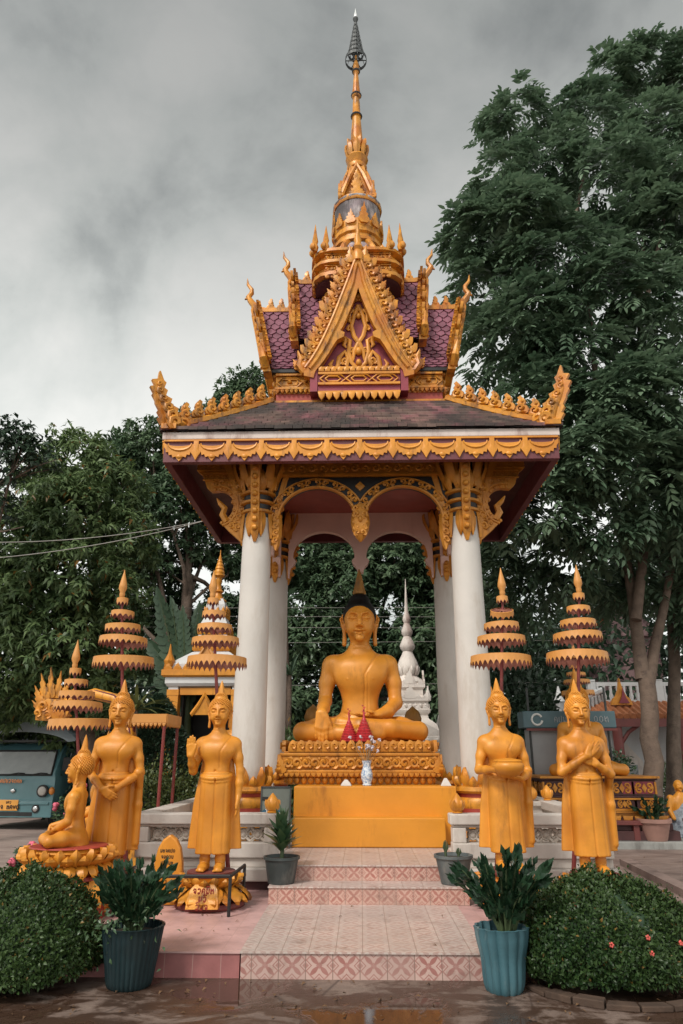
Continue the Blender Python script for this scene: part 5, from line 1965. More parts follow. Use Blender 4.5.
# small things on the altar
def offering(x, y, z, label, s=1.0):
    r = thing('cone_offering', label, 'offering', (x, y, z))
    g = MB()
    n = 9
    pr = []
    for i in range(n):
        R = .155 * (1 - i / n) ** .85 + .02
        zz = .36 * i / n
        pr += [(R, zz), (R * 1.02, zz + .022), (R * .86, zz + .036)]
    pr += [(.022, .38), (.012, .50), (.004, .56)]
    g.lathe([(a * s, b * s) for a, b in pr], 20, mod=lambda a, t: 1 + .035 * math.cos(13 * a))
    g.build('folded_cone', M['red_offer'], r, 40)
    f = MB()
    for i in range(5): f.ball((.02 * s * math.cos(i * 2.3), .02 * s * math.sin(i * 2.3), (.46 + .03 * i) * s), .016 * s, 6, 4)
    f.build('tip_blossom', M['petal_red'], r, 60)
    return r


offering(-.165, 10.33, 1.728, 'red cone offering, the left one of the pair before the Buddha', .76)
offering(.045, 10.33, 1.728, 'red cone offering with the taller tip, right one of the pair before the Buddha', .84)


def leaf_obj(name, parent, mat_, P_, D_, N_, L, W, fold=.2, curve=.15):
    V, F = leaf_mesh(P_, D_, N_, L, W, fold, curve)
    return link_mesh(name, V, F, mat_, parent, None)


v = thing('flower_vase', 'small blue and white porcelain vase of faded flowers on the altar edge', 'vase', (.075, 9.86, 1.168))
g = MB(); g.lathe([(.055, 0), (.062, .01), (.05, .03), (.075, .09), (.078, .15), (.055, .22), (.05, .26), (.068, .31), (.06, .312), (.045, .27)], 20)
g.build('vase_body', M['porcelain'], v, 60)
g = MB(); fl = MB()
for i in range(15):
    a = random.uniform(0, 2 * PI); q = random.uniform(.05, .24); hh = random.uniform(.42, .62)
    e = Vector((q * math.cos(a), q * math.sin(a) * .7, hh))
    g.tube([(0, 0, .24), e * .55 + Vector((0, 0, .1)), e], [.006, .005, .004], 4)
    for k in range(7):
        d = Vector((random.gauss(0, 1), random.gauss(0, 1), random.gauss(.3, 1))).normalized()
        fl.ball(e + d * .016, (.014, .014, .012), 5, 4)
g.build('stems', M['dry_stem'], v)
fl.build('blossoms', M['petal_pale'], v, 60)
for i, (x, lab) in enumerate(((-.20, 'scrap of pale folded paper lying on the altar left of the vase'), (1.10, 'small white folded offering at the right end of the altar'))):
    g = MB()
    g.loft([[Vector((x + dx * s, 9.82 + dy * s, 1.17 + z)) for dx, dy in ((-.07, -.04), (.07, -.05), (.08, .04), (-.06, .05))] for s, z in ((1, 0), (.8, .03), (.25, .075 + .02 * i))])
    tag(g.build('folded_offering', M['white_col'], None, None, .004), lab, 'offering')

# board leaning by the left column
b = thing('notice_board', 'grey green notice board with a blue label beside the left front column', 'sign', (-1.06, 9.32, .48))
b.rotation_euler = (-.06, 0, .03)
b.scale = (.88, 1, .90)
g = MB(); g.box(-.21, .21, 0, .03, .03, .76)
g.build('board', M['sign_grey'], b, None, .006)
g = MB()
for x in (-.215, .195): g.box(x, x + .02, -.012, .04, .0, .78)
g.box(-.215, .215, -.012, .04, .76, .78)
g.build('board_frame', M['steel'], b)
g = MB(); g.prism(arc_pts(-.06, .42, .15, .085, 0, 2 * PI, 24)[:-1], (0, 0, 0), X3, Z3, .006, -Y3)
lb = g.build('label', M['sign_blue'], b)
g = MB(); write(g, 'ahvo', (-.06, -.008, .435), X3, Z3, -Y3, .055, .006); write(g, 'hoa', (-.05, -.008, .385), X3, Z3, -Y3, .032, .004)
g.build('label_lettering', M['white_ink'], lb)
g = MB(); g.box(-.19, -.11, -.008, 0, .60, .645)
g.build('hinge_plate', M['dark_steel'], b)

# inscribed yellow stone and iron rail by the second statue
st = thing('inscribed_marker', 'yellow pointed marker stone with faded writing between the two left statues', 'marker', (-1.93, 7.72, .175))
g = MB()
out = [(-.155, .0), (-.155, .10), (-.14, .30), (-.115, .42), (-.07, .50), (0, .55), (.07, .50), (.115, .42), (.14, .30), (.155, .10), (.155, 0)]
g.prism([(a, b + .07) for a, b in out], (0, .05, 0), X3, Z3, .09, -Y3, .0)
g.build('slab', M['gold'], st, None, .02)
g = MB(); g.box(-.24, .24, -.13, .12, 0, .05); g.box(-.20, .20, -.10, .10, .05, .085)
g.build('foot', M['gold'], st, None, .02)
g = MB()
for i, tx in enumerate(('nhjkpo', 'jnkwn', 'pownh', '', 'hn', 'a')):
    if tx: write(g, tx, (-.01, -.043, .455 - i * .055), X3, Z3, -Y3, .03, .0028)
g.build('faded_writing', M['dark_steel'], st)
g = MB()
A = Vector((-2.25, 7.10, .50)); Bc = Vector((-1.205, 7.12, .50)); C_ = Vector((-1.16, 7.66, .52))
for p, q in ((A, Bc), (Bc, C_), (A, A + Vector((0, .5, 0)))):
    g.tube([p, q], .017, 6)
for p in (A, Bc, C_, A + Vector((0, .5, 0))): g.tube([p, Vector((p.x, p.y, .176))], .017, 6)
tag(g.build('iron_rail', M['dark_steel'], None, 40), 'thin black iron rail in front of the palm-raising Buddha', 'rail')


# ------------------------------------------------------------------ pots and plants
def pleated(H, r0, r1, n, amp, wav=0.0):
    prof = [(r0 * .92, 0), (r0, .015)]
    for i in range(1, 9):
        t = i / 8
        prof.append((r0 + (r1 - r0) * t + wav * math.sin(t * 9), H * t))
    prof += [(r1 * 1.04, H + .012), (r1 * .94, H + .014), (r1 * .90, H - .06)]
    return prof, (lambda a, z: 1 + amp * (abs(math.sin(n * a / 2)) - .5) * (1 + .4 * math.sin(3 * a + z * 7)))


def zz_plant(loc, label, seed, n=16, H=.75, spread=.34, name='potted_plant'):
    rng = np.random.default_rng(seed)
    r = thing(name, label, 'plant', loc)
    g = MB()
    Ps, Ds, Ns, Ls, Ws = [], [], [], [], []
    for i in range(n):
        a = rng.uniform(0, 2 * PI); q = rng.uniform(.15, 1.0) ** .8 * spread; h = H * rng.uniform(.6, 1.05) * (1 - .22 * (q / spread) ** 2)
        b = Vector((.05 * math.cos(a), .05 * math.sin(a), 0))
        pts = [b + Vector((q * math.cos(a) * t ** 1.5, q * math.sin(a) * t ** 1.5, h * (t - .10 * t * t))) for t in np.linspace(0, 1, 9)]
        g.tube(pts, [.013 - .009 * t for t in np.linspace(0, 1, 9)], 5)
        side = Vector((-math.sin(a + rng.uniform(-1, 1)), math.cos(a), 0)).normalized()
        for t in np.linspace(.25, 1.0, 16):
            k = t * 8; j = min(7, int(k)); p = pts[j].lerp(pts[j + 1], k - j); d = (pts[j + 1] - pts[j]).normalized()
            rot = Matrix.Rotation(t * 9.0, 3, d)
            s1 = (rot @ (side - d * side.dot(d))).normalized()
            for s in (-1, 1):
                Ps.append(p); Ds.append((d * 1.5 + s1 * s * .55 + Vector(rng.normal(0, .12, 3))).normalized())
                Ns.append(d.cross(s1 * s) * s * 1.0 + Vector(rng.normal(0, .2, 3))); L = rng.uniform(.072, .10) * (1.0 - .25 * abs(t - .6)); Ls.append(L); Ws.append(L * .60)
        Ps.append(pts[-1]); Ds.append(d); Ns.append(s1); Ls.append(.09); Ws.append(.04)
    g.build('stems', M['stem'], r, 60)
    V, F = leaf_mesh(np.array(Ps), np.array(Ds), np.array(Ns), np.array(Ls), np.array(Ws), .12, .12)
    link_mesh('leaves', V, F, M['leaf_zz'], r)
    return r


def pot(name, label, loc, prof, mod, mat_, soil_z, soil_r, n=48):
    r = thing(name, label, 'pot', loc)
    g = MB(); g.lathe(prof, n, mod=mod, cap=False); g.lathe([(prof[0][0], .002), (.01, .003)], n)
    g.build('pot_wall', mat_, r, 50)
    s = MB(); s.lathe([(soil_r, soil_z - .03), (soil_r, soil_z), (.01, soil_z + .012)], 20)
    s.build('soil', M['soil'], r)
    return r


p_, m_ = pleated(.37, .155, .215, 30, .05)
pot('planter', 'dark teal ribbed planter tub at the left of the steps', (-1.665, 5.76, 0), p_, m_, M['pot_teal'], .33, .19, 120)
zz_plant((-1.665, 5.76, .33), 'dark glossy upright plant growing in the dark teal planter', 3, 26, .50, .31)
p_, m_ = pleated(.385, .125, .178, 13, .13, .004)
pot('planter', 'worn light blue pleated planter at the right of the steps', (.985, 5.72, 0), p_, m_, M['pot_blue'], .34, .155, 104)
zz_plant((1.03, 5.72, .34), 'dark glossy upright plant growing in the light blue planter', 8, 26, .60, .33)
# lighter weeds at the foot of the left plant
Pn = 260
c = np.array((-1.78, 5.66, .36))
P_ = c + RNG.normal(0, 1, (Pn, 3)) * (.13, .07, .09)
wd_ = thing('weed', 'loose pale green weed spilling over the dark teal planter rim', 'plant', tuple(c))
leaf_obj('leaves', wd_, M['leaf_fat'], P_ - c, rand_unit(Pn) + np.array((0, -.4, .2)), rand_unit(Pn) + np.array((0, -.5, 1)), RNG.uniform(.03, .055, Pn), RNG.uniform(.014, .022, Pn))


def round_pot(label, loc, r0, r1, H, mat_):
    prof = [(r0 * .96, 0), (r0, .01), (r0 + (r1 - r0) * .85, H * .86), (r1 * 1.0, H * .87), (r1 * 1.06, H * .90), (r1 * 1.06, H), (r1 * .96, H), (r1 * .90, H * .85)]
    return pot('flower_pot', label, loc, prof, None, mat_, H * .88, r1 * .9)


round_pot('black plastic pot with a leafy plant on the second step', (-.815, 7.86, .334), .135, .175, .245, M['pot_black'])
round_pot('grey plastic pot with two bare stubs on the second step', (.925, 7.86, .334), .135, .185, .265, M['pot_grey'])


def paddle_plant(loc, label, seed, H=.42):
    rng = np.random.default_rng(seed)
    r = thing('paddle_leaf_plant', label, 'plant', loc)
    g = MB()
    g.tube([(0, 0, 0), (.005, 0, .10), (0, .01, .24)], [.024, .02, .014], 6)
    g.build('stem', M['stem'], r, 60)
    P_, D_, N_, L_, W_ = [], [], [], [], []
    for i in range(46):
        a = i * 2.4; t = i / 45
        e = .50 + .95 * t
        d = Vector((math.cos(a) * math.cos(e), math.sin(a) * math.cos(e), math.sin(e)))
        P_.append(Vector((0, 0, .06 + .2 * t))); D_.append(d + Vector(rng.normal(0, .08, 3))); N_.append(Vector((-d.x * d.z, -d.y * d.z, 1 - d.z * d.z + .05)))
        L = rng.uniform(.22, .30); L_.append(L); W_.append(L * .36)
    V, F = leaf_mesh(np.array(P_), np.array(D_), np.array(N_), np.array(L_), np.array(W_), .12, .10)
    link_mesh('leaves', V, F, M['leaf_fat'], r)
    return r


paddle_plant((-.815, 7.86, .545), 'fleshy upright green plant growing in the black pot', 5)
st = thing('plant_stubs', 'two short green cut stems standing in the grey pot', 'plant', (.925, 7.86, .56))
for x, h in ((-.075, .17), (.055, .10)):
    g = MB(); g.tube([(x, 0, 0), (x - .005, 0, h * .6), (x, 0, h)], [.012, .014, .006], 6)
    for s in (-1, 1): g.tube([(x, 0, h * .3), (x + s * .02, -.01, h * .62), (x + s * .014, -.01, h * .95)], [.006, .012, .003], 5)
    g.build('stub', M['stem'], st, 60)


def ball_shrub(label, c, rx, ry, H, n, seed, flowers=0):
    rng = np.random.default_rng(seed)
    r = thing('clipped_shrub', label, 'shrub', (c[0], c[1], 0))
    u = rand_unit(n); u[:, 2] = np.abs(u[:, 2]) * 1.02 - .02
    ph = np.arctan2(u[:, 1], u[:, 0])
    bump = 1 + .045 * np.sin(3 * ph + seed) + .04 * np.sin(5 * ph + 5 * u[:, 2] + 1) + .03 * np.sin(11 * ph + 9 * u[:, 2]) + .02 * np.sin(23 * ph - 17 * u[:, 2])
    dep = 1 - np.abs(rng.normal(0, .06, n)) + (rng.random(n) ** 12) * .09
    low = np.clip((.35 - u[:, 2]) / .35, 0, 1)
    k = (bump * dep * (1 - .10 * low ** 2))[:, None]
    P_ = u * np.array((rx, ry, H - .10)) * k + np.array((0, 0, .09))
    D_ = u * .8 + rand_unit(n) * .9 + np.array((0, 0, .25))
    N_ = u + rand_unit(n) * .5
    L = rng.uniform(.022, .040, n)
    V, F = leaf_mesh(P_, D_, N_, L, L * .55, .2, .15)
    link_mesh('leaves', V, F, M['leaf_shrub'], r)
    g = MB()
    g.lathe([(.25, .0), (.60, .06), (.86, .20), (.88, .45), (.72, .72), (.40, .90), (.02, .95)], 24, (0, 0, .02), rx * .92, ry * .92)
    g.v = [(x, y, z if z < .05 else .02 + (z - .02) * (H - .06)) for x, y, z in g.v]
    g.build('twig_core', M['leaf_dark'], r)
    tk = MB()
    for i in range(7):
        a = i * .9; tk.tube([(.05 * math.cos(a), .05 * math.sin(a), 0), (.35 * rx * math.cos(a), .35 * ry * math.sin(a), .22)], [.02, .012], 5)
    tk.build('stems', M['bark'], r)
    if flowers:
        for i in range(flowers):
            f = MB()
            a = rng.uniform(-2.3, -.9); e = rng.uniform(.35, .9)
            d = Vector((math.cos(a) * math.cos(e), math.sin(a) * math.cos(e), math.sin(e)))
            p = Vector((d.x * rx, d.y * ry, .09 + d.z * (H - .10))) * 1.0
            s = Vector((-d.y, d.x, 0)).normalized(); t = d.cross(s)
            for q in range(5):
                b = 2 * PI * q / 5
                e2 = s * math.cos(b) + t * math.sin(b)
                f.ball(p + e2 * .011 + d * .012, (.0085, .0085, .0085), 5, 4)
            f.build('red_flower', M['petal_red'], r, 60)
    return r


ball_shrub('dome clipped shrub beside the dark teal planter, cut by the left edge', (-2.56, 5.86), .66, .62, .715, 30000, 4, 1)
ball_shrub('dome clipped shrub dotted with red flowers beside the light blue planter', (1.79, 5.98), .70, .60, .69, 34000, 9, 5)
g = MB()
for i in range(9):
    a0 = PI * (1.08 + .1 * i); a1 = a0 + PI * .094
    c = Vector((1.82, 5.92, 0)); R0, R1 = .56, .66
    p = [c + Vector((q * math.cos(a) * 1.06, q * math.sin(a) * .95, 0)) for q, a in ((R0, a0), (R1, a0), (R1, a1), (R0, a1))]
    h = random.uniform(.025, .05)
    g.add(p + [q + Z3 * h for q in p], [(0, 3, 2, 1), (4, 5, 6, 7), (0, 1, 5, 4), (1, 2, 6, 5), (2, 3, 7, 6), (3, 0, 4, 7)])
tag(g.build('brick_edging', M['wood_edge'], None, None, .006), 'low row of brown edging bricks curving under the right clipped shrub', 'edging')


def litter(n, x0, x1, y0, y1, z):
    P_ = np.stack([RNG.uniform(x0, x1, n), RNG.uniform(y0, y1, n), np.full(n, z)], 1)
    D_ = rand_unit(n); D_[:, 2] *= .12
    N_ = np.tile((0, 0, 1.0), (n, 1)) + rand_unit(n) * .25
    L = RNG.uniform(.02, .055, n)
    return leaf_mesh(P_, D_, N_, L, L * .45, .2, .2)


M['litter'] = leaf_mat('dry_leaf', (.20, .11, .05), (.10, .055, .03), .7, .05)
V, F = merge([litter(110, -2.4, 2.6, 5.1, 5.92, .008), litter(9, -.9, .9, 5.95, 7.6, .183), litter(14, -2.2, -1, 6.0, 7.2, .18), litter(40, -6, -3.4, 8, 14, .01), litter(60, 3.8, 8, 8.5, 13, .10)])
tag(link_mesh('leaf_litter', V, F, M['litter']), 'scattered dry fallen leaves on the wet ground and steps', 'leaves', None, 'stuff')


# rose bushes by the left yard
def rose_bush(loc, H, label, seed, nf):
    rng = np.random.default_rng(seed)
    r = thing('rose_bush', label, 'shrub', loc)
    g, f = MB(), MB()
    P_ = []; D_ = []
    for i in range(7):
        a = rng.uniform(0, 2 * PI); q = rng.uniform(.08, .25) * H; h = H * rng.uniform(.6, 1)
        e = Vector((q * math.cos(a), q * math.sin(a), h))
        pts = [Vector((0, 0, 0)), e * .5 + Vector((0, 0, .05)), e]
        g.tube(pts, [.012, .008, .004], 5)
        for t in np.linspace(.35, 1, 16):
            p = pts[0].lerp(e, t)
            for k in range(3):
                P_.append(p); d = Vector(rng.normal(0, 1, 3)); d.z = abs(d.z) * .4; D_.append(d.normalized())
        if i < nf:
            for k in range(11):
                d = Vector(rng.normal(0, 1, 3)).normalized()
                f.ball(e + d * .035, (.032, .032, .028), 6, 4)
    g.build('stems', M['stem'], r)
    n = len(P_)
    leaf_obj('leaves', r, M['leaf_fat'], np.array(P_), np.array(D_), rand_unit(n) + np.array((0, 0, 1)), RNG.uniform(.05, .10, n), RNG.uniform(.03, .05, n))
    f.build('pink_roses', M['petal_pink'], r, 60)


rose_bush((-4.05, 9.2, 0), .55, 'low rose bush with pink blooms in front of the teal truck', 3, 2)
rose_bush((-4.15, 10.6, 0), 1.15, 'taller rose bush with pink blooms behind the profile Buddha', 6, 4)
# ================================================================== tiered umbrellas
def umbrella(label, x, y, z0, zb, s=1.0, lean=(0, 0), tilt=None, group='tiered golden umbrellas', vs=1.0):
    r = thing('tiered_umbrella', label, 'umbrella', (x, y, z0), 0, group)
    top = zb + .80 * s * vs
    p = MB(); p.tube([(0, 0, 0), (lean[0] * .5, lean[1] * .5, (zb - z0) * .6), (lean[0], lean[1], top - z0)], [.024 * s, .022 * s, .014 * s], 8)
    p.build('pole', M['pole_red'], r, 60)
    for i, (R, dz, hh) in enumerate(((.335, 0, .125), (.268, .245, .10), (.197, .405, .09), (.131, .57, .08), (.066, .72, .085))):
        R *= s; dz *= s * vs; hh *= s
        n = max(10, int(2 * PI * R / (.062 * s)))
        g = MB()
        m = n * 4
        cs = [(math.cos(2 * PI * k / m), math.sin(2 * PI * k / m)) for k in range(m)]
        low = [0, .32, 1, .32]
        rows_ = []
        j = random.Random(i + int(x * 100))
        for (q, f) in ((.0, None), (.93, .985), (.985, .95), (1.0, .45)):
            rows_.append([(R * q * c, R * q * sn, hh * (f if f is not None else 1.03)) for c, sn in cs])
        rows_.append([(R * 1.012 * c, R * 1.012 * sn, hh * (.42 - .42 * (low[k % 4])) * (1 + .0 * k)) for k, (c, sn) in enumerate(cs)])
        g.cur = 0
        g.loft(rows_[1:], True, False)
        g.cur = 1
        k2 = [[(a * .985, b * .985, c - .006) for a, b, c in rw] for rw in reversed(rows_[1:])]
        g.loft(k2, True, False)
        g.cur = 0
        g.cur = 1
        for k in range(6):
            a = PI * k / 6
            g.tube([(R * .97 * math.cos(a), R * .97 * math.sin(a), hh * .9), (-R * .97 * math.cos(a), -R * .97 * math.sin(a), hh * .9)], .006, 4)
        o = g.build('tier', [M['umbrella'], M['umbrella_in']], r, 35)
        t = (zb - z0 + dz) / (top - z0)
        o.location = (lean[0] * t, lean[1] * t, zb - z0 + dz)
        o.rotation_euler = (j.uniform(-.03, .03), j.uniform(-.035, .035), j.uniform(0, 1))
        if tilt == i:
            o.rotation_euler = (.42, -.06, 0)
    f = MB()
    f.lathe([(.012, -.02), (.028, .0), (.034, .05), (.030, .075), (.05, .12), (.046, .16), (.03, .23), (.012, .30), (.003, .345)], 8)
    f.xf(Matrix.Scale(s, 4))
    o = f.build('spear_finial', M['umbrella'], r, 50)
    o.location = (lean[0], lean[1], top - z0 - .0)
    return r


umbrella('five tiered golden umbrella on a red pole behind the Buddha with low crossed hands', -2.40, 7.98, GZ, 2.475, lean=(-.375, 0))
umbrella('five tiered golden umbrella behind the palm-raising Buddha, overlapping the left column', -1.35, 8.02, GZ, 2.475, lean=(-.37, 0))
umbrella('five tiered golden umbrella with one tier tipped open, behind the bowl-holding Buddha', 1.35, 8.0, GZ, 2.475, lean=(.30, 0), tilt=3)
umbrella('five tiered golden umbrella behind the Buddha with forearms crossed on its chest', 2.12, 8.0, GZ, 2.505, lean=(.41, 0))
umbrella('low five tiered golden umbrella above the profile Buddha at the left', -2.70, 7.78, GZ, 1.80, .95, lean=(-.45, 0), vs=.84)
umbrella('small far golden umbrella with dull tiers beyond the crossed-arm Buddha', 4.22, 14.1, .2, 2.62, .92, tilt=None)

# ---- naga behind the left statues
ng = thing('naga', 'golden naga serpent with a flaming crest arching behind the left statues', 'statue', (-4.3, 10.6, 0))
def L_(p): return p - Vector((-4.3, 10.6, 0))
pth = [at(54, 712, 10.6), at(72, 700, 10.6), at(95, 694, 10.6), at(115, 699, 10.5), at(128, 712, 10.4), at(131, 740, 10.2), at(128, 775, 10.0), at(130, 800, 9.9)]
pth = [L_(p) for p in pth]
pth.append(Vector((pth[-1].x + .25, pth[-1].y, .03)))
g = MB(); g.tube(pth, [.05, .075, .085, .08, .07, .08, .10, .12, .14], 12)
b_ = g.build('body', M['gold_roof'], ng, 60)
g = MB()
for k in range(5):
    q = (k - 2) * .045
    pp = [p + Vector((0, -.072 + abs(q) * .4, q)) for p in pth[1:6]]
    if k % 2: g.tube(pp, .016, 6)
g.build('dark_scale_stripe', M['purple'], b_, 60)
h = MB()
hc = L_(at(57, 705, 10.55))
for k, (du, dz, w, hh, rot) in enumerate(((-.20, -.02, .15, .34, .50), (-.17, .06, .15, .42, .32), (-.11, .10, .14, .46, .14), (-.03, .10, .13, .40, -.02), (.05, .08, .13, .34, -.18), (-.22, -.12, .14, .28, .8), (.13, .05, .11, .26, -.3), (-.10, .02, .13, .30, .2))):
    U = Vector((math.cos(rot), 0, math.sin(rot))); V = Vector((-math.sin(rot), 0, math.cos(rot)))
    h.prism([(a * w, c * hh) for a, c in FLAME], hc + Vector((du, .02 * k, dz)), U, V, .035, -Y3, .012)
h.prism([(-.18, -.16), (.16, -.18), (.30, -.10), (.22, -.02), (.34, .04), (.24, .12), (-.05, .14), (-.2, .02)], hc + Vector((-.04, -.03, -.06)), X3, Z3, .13, -Y3, .04)
h.ball(hc + Vector((.06, -.18, .02)), .045)
for k in range(4): h.prism([(0, 0), (.05, 0), (.02, -.07)], hc + Vector((.06 + k * .05, -.15, -.10)), X3, Z3, .03, -Y3)
for q_, z_, s_ in ((-.10, .02, .15), (.05, .0, .13), (-.02, -.10, .12), (.16, .04, .10), (-.16, -.08, .11)): spiral(h, hc + Vector((q_ - .04, -.17, z_ - .04)), X3, Z3, -Y3, s_, 1, 1.2, .15, 10)
h.build('crested_head', M['gold_roof'], ng, 40)

cn = thing('flat_canopy', 'flat golden fringed canopy on thin red posts behind the hands-crossed Buddha', 'canopy', (-3.2, 9.9, 0))
g = MB(); g.cur = 0
x0, x1, y0, y1, zc = -3.22 + 3.2, -2.545 + 3.2, 9.5 - 9.9, 10.25 - 9.9, 1.92
g.box(x0, x1, y0, y1, zc + .12, zc + .14)
for U, N, O, Ln in ((X3, -Y3, Vector((x0, y0, zc)), x1 - x0), (Y3, X3, Vector((x1, y0, zc)), y1 - y0), (X3, -Y3, Vector((x0, y1, zc)), x1 - x0), (Y3, X3, Vector((x0, y0, zc)), y1 - y0)):
    g.prism([(0, 0.03), (Ln, .03), (Ln, .14), (0, .14)], O, U, Z3, .012, N)
    teeth(g, O + Z3 * .03, U, Z3, N, Ln, .05, int(Ln / .055), .008)
g.build('fringed_top', M['umbrella'], cn)
for x in (x0 + .03, x1 - .03):
    for y in (y0 + .03, y1 - .03):
        g = MB(); g.tube([(x, y, 0), (x, y, zc + .12)], .022, 8); g.build('post', M['pole_red'], cn, 60)

# ---- seated statue on an ornate dark throne to the right, behind
ps = thing('ornate_throne', 'dark tiered throne with gold scroll panels behind the crossed-arm Buddha', 'pedestal', (4.12, 13.65, .2))
g = MB()
for (hx, hy, z0, z1) in ((1.05, .72, 0, .14), (.98, .66, .14, .24), (.92, .6, .24, .34), (.85, .55, .42, .62), (.90, .58, .62, .66), (.84, .52, .66, .90), (.88, .56, .90, .95)):
    g.box(-hx, hx, -hy, hy, z0, z1)
tb = g.build('throne_block', M['maroon_base'], ps, None, .008)
g = MB(); g.box(-.84, .84, -.54, .54, .34, .42); g.box(-.90, .90, -.60, .60, .405, .425)
for (hx, hy, z) in ((.86, .56, .62), (.88, .58, .95), (.86, .56, .45)): g.box(-hx - .02, hx + .02, -hy - .02, hy + .02, z - .02, z + .015)
for z, h_, hx, hy in ((.465, .14, .85, .55), (.685, .19, .84, .52)):
    for U, N, a, b in ((X3, -Y3, hx, hy), (Y3, X3, hy, hx), (-Y3, -X3, hy, hx)):
        k = 5 if a > .7 else 3
        for i in range(k):
            c = N * b + U * (-a + (i + .5) * 2 * a / k) + Z3 * (z + h_ / 2)
            for s in (-1, 1):
                for q in (-1, 1): spiral(g, c + U * s * h_ * .42 + Z3 * q * h_ * .20, U * s, Z3 * q, N, h_ * .55, 1, 1.2, .13, 10)
            g.prism([(-.04, 0), (0, h_ * .4), (.04, 0), (0, -h_ * .4)], c, U, Z3, .02, N)
            for s in (-1, 1): g.prism([(-.012, -h_ / 2), (.012, -h_ / 2), (.012, h_ / 2), (-.012, h_ / 2)], c + U * s * a / k, U, Z3, .02, N)
for U, N, a, b in ((X3, -Y3, .95, .62), (Y3, X3, .62, .95), (-Y3, -X3, .62, .95)):
    k = int(2 * a / .16)
    for i in range(k):
        g.prism([(-.075, .06), (.075, .06), (.06, -.01), (0, -.06), (-.06, -.01)], N * (b - .04) + U * (-a + (i + .5) * 2 * a / k) + Z3 * .30, U, Z3, .05, N, .02)
g.build('gold_panels', M['gold_carved'], tb, 45)
g = MB(); g.box(.845, .86, -.5, .5, .45, .62); g.box(.845, .86, -.5, .5, .67, .9); g.box(.35, .82, -.524, -.52, .69, .88)
g.build('crimson_side', M['crimson'], tb)
ps.scale = (1.14, 1.0, 1.04)
seated('seated_buddha', 'duller golden seated Buddha on the ornate dark throne behind the crossed-arm statue', (4.055, 13.6, 1.185), .0, .70, M['gold_main'], M['gold'], True)

s6 = seated('seated_buddha', 'golden seated Buddha mostly hidden behind the right front column', (2.05, 11.4, .92), -.35, .60, M['gold_main'], M['gold'], True)
g = MB(); g.sq([(1, 0), (1, .12), (.9, .14), (.9, .36), (1, .38), (1, .44)], (0, 0, 0), .62, .5)
bx = thing('plain_pedestal', 'white stepped pedestal under the half hidden seated Buddha', 'pedestal', (2.05, 11.4, .48))
g.build('block', M['plinth'], bx, None, .01)
s7 = seated('seated_buddha', 'golden seated Buddha peeking out between the two left columns', (-2.06, 12.6, 1.12), .2, .62, M['gold_main'], M['gold'], True)
g = MB(); g.sq([(1, 0), (1, .12), (.9, .14), (.9, .56), (1, .58), (1, .64)], (0, 0, 0), .64, .5)
bx = thing('plain_pedestal', 'white stepped pedestal between the two left columns', 'pedestal', (-2.06, 12.6, .48))
g.build('block', M['plinth'], bx, None, .01)


# ================================================================== shrine at the left, stupa behind
def petal_crown(g, hx, hy, z, h, k, mat_i=None):
    for U, N, a, b in ((X3, -Y3, hx, hy), (-X3, Y3, hx, hy), (Y3, X3, hy, hx), (-Y3, -X3, hy, hx)):
        for i in range(k):
            flame(g, N * (b - .02) + U * (-a + (i + .5) * 2 * a / k) + Z3 * z, U, Z3, 2 * a / k * .9, h, .03, N)


SP = at(212, 700, 15.0)
sh = thing('white_gold_shrine', 'white shrine with gold trim and a stepped gold spire beyond the left column', 'shrine', (SP.x, 15.0, 0))
def raise_z(mb):
    """proportions of the shrine: tall body, short stepped tower"""
    f = lambda z: z * 1.137 if z < 2.5 else z + .343 if z < 3.22 else 3.563 + (z - 3.22) * .93 if z < 4.5 else 4.753 + (z - 4.5) * .58
    mb.v = [(x * .82, y * .82, f(z)) for x, y, z in mb.v]
    return mb


w, gd = MB(), MB()
w.sq([(1, 0), (1, .35), (.92, .4), (.86, .42), (.86, 1.0)], (0, 0, 0), .95, .95)
for sx in (-1, 1):
    for sy in (-1, 1): w.box(sx * .78 - .12, sx * .78 + .12, sy * .78 - .12, sy * .78 + .12, 1.0, 2.55)
w.box(-.62, .62, .70, .80, 1.0, 2.55)
w.sq([(.95, 2.50), (1.0, 2.56), (1.0, 2.68)], (0, 0, 0), .98, .98)
w.sq([(.98, 2.82), (.98, 2.95), (.52, 3.22), (.46, 3.24), (.46, 3.50), (.38, 3.64), (.36, 3.90), (.28, 4.05), (.26, 4.35), (.18, 4.5)], (0, 0, 0), .95, .95)
raise_z(w).build('wall', M['white_hall'], sh, None, .01)
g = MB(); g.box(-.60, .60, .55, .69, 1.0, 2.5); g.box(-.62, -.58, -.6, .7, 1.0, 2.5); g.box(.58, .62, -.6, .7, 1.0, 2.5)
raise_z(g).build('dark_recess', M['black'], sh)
gd.sq([(1.02, 2.68), (1.06, 2.71), (1.06, 2.82), (1.0, 2.84)], (0, 0, 0), 1.0, 1.0)
petal_crown(gd, 1.02, 1.02, 2.83, .14, 9)
raise_z(gd).build('gold_cornice', M['gold'], sh, 40)
for z, r_ in ((3.28, .47), (3.66, .385), (4.08, .29)):
    gd = MB()
    gd.sq([(r_ * 1.02, z - .03), (r_ * 1.08, z), (r_ * 1.08, z + .06), (r_, z + .08)], (0, 0, 0), .95, .95)
    petal_crown(gd, r_, r_, z + .06, .16, 4)
    raise_z(gd).build('tier_trim', M['gold'], sh, 40)
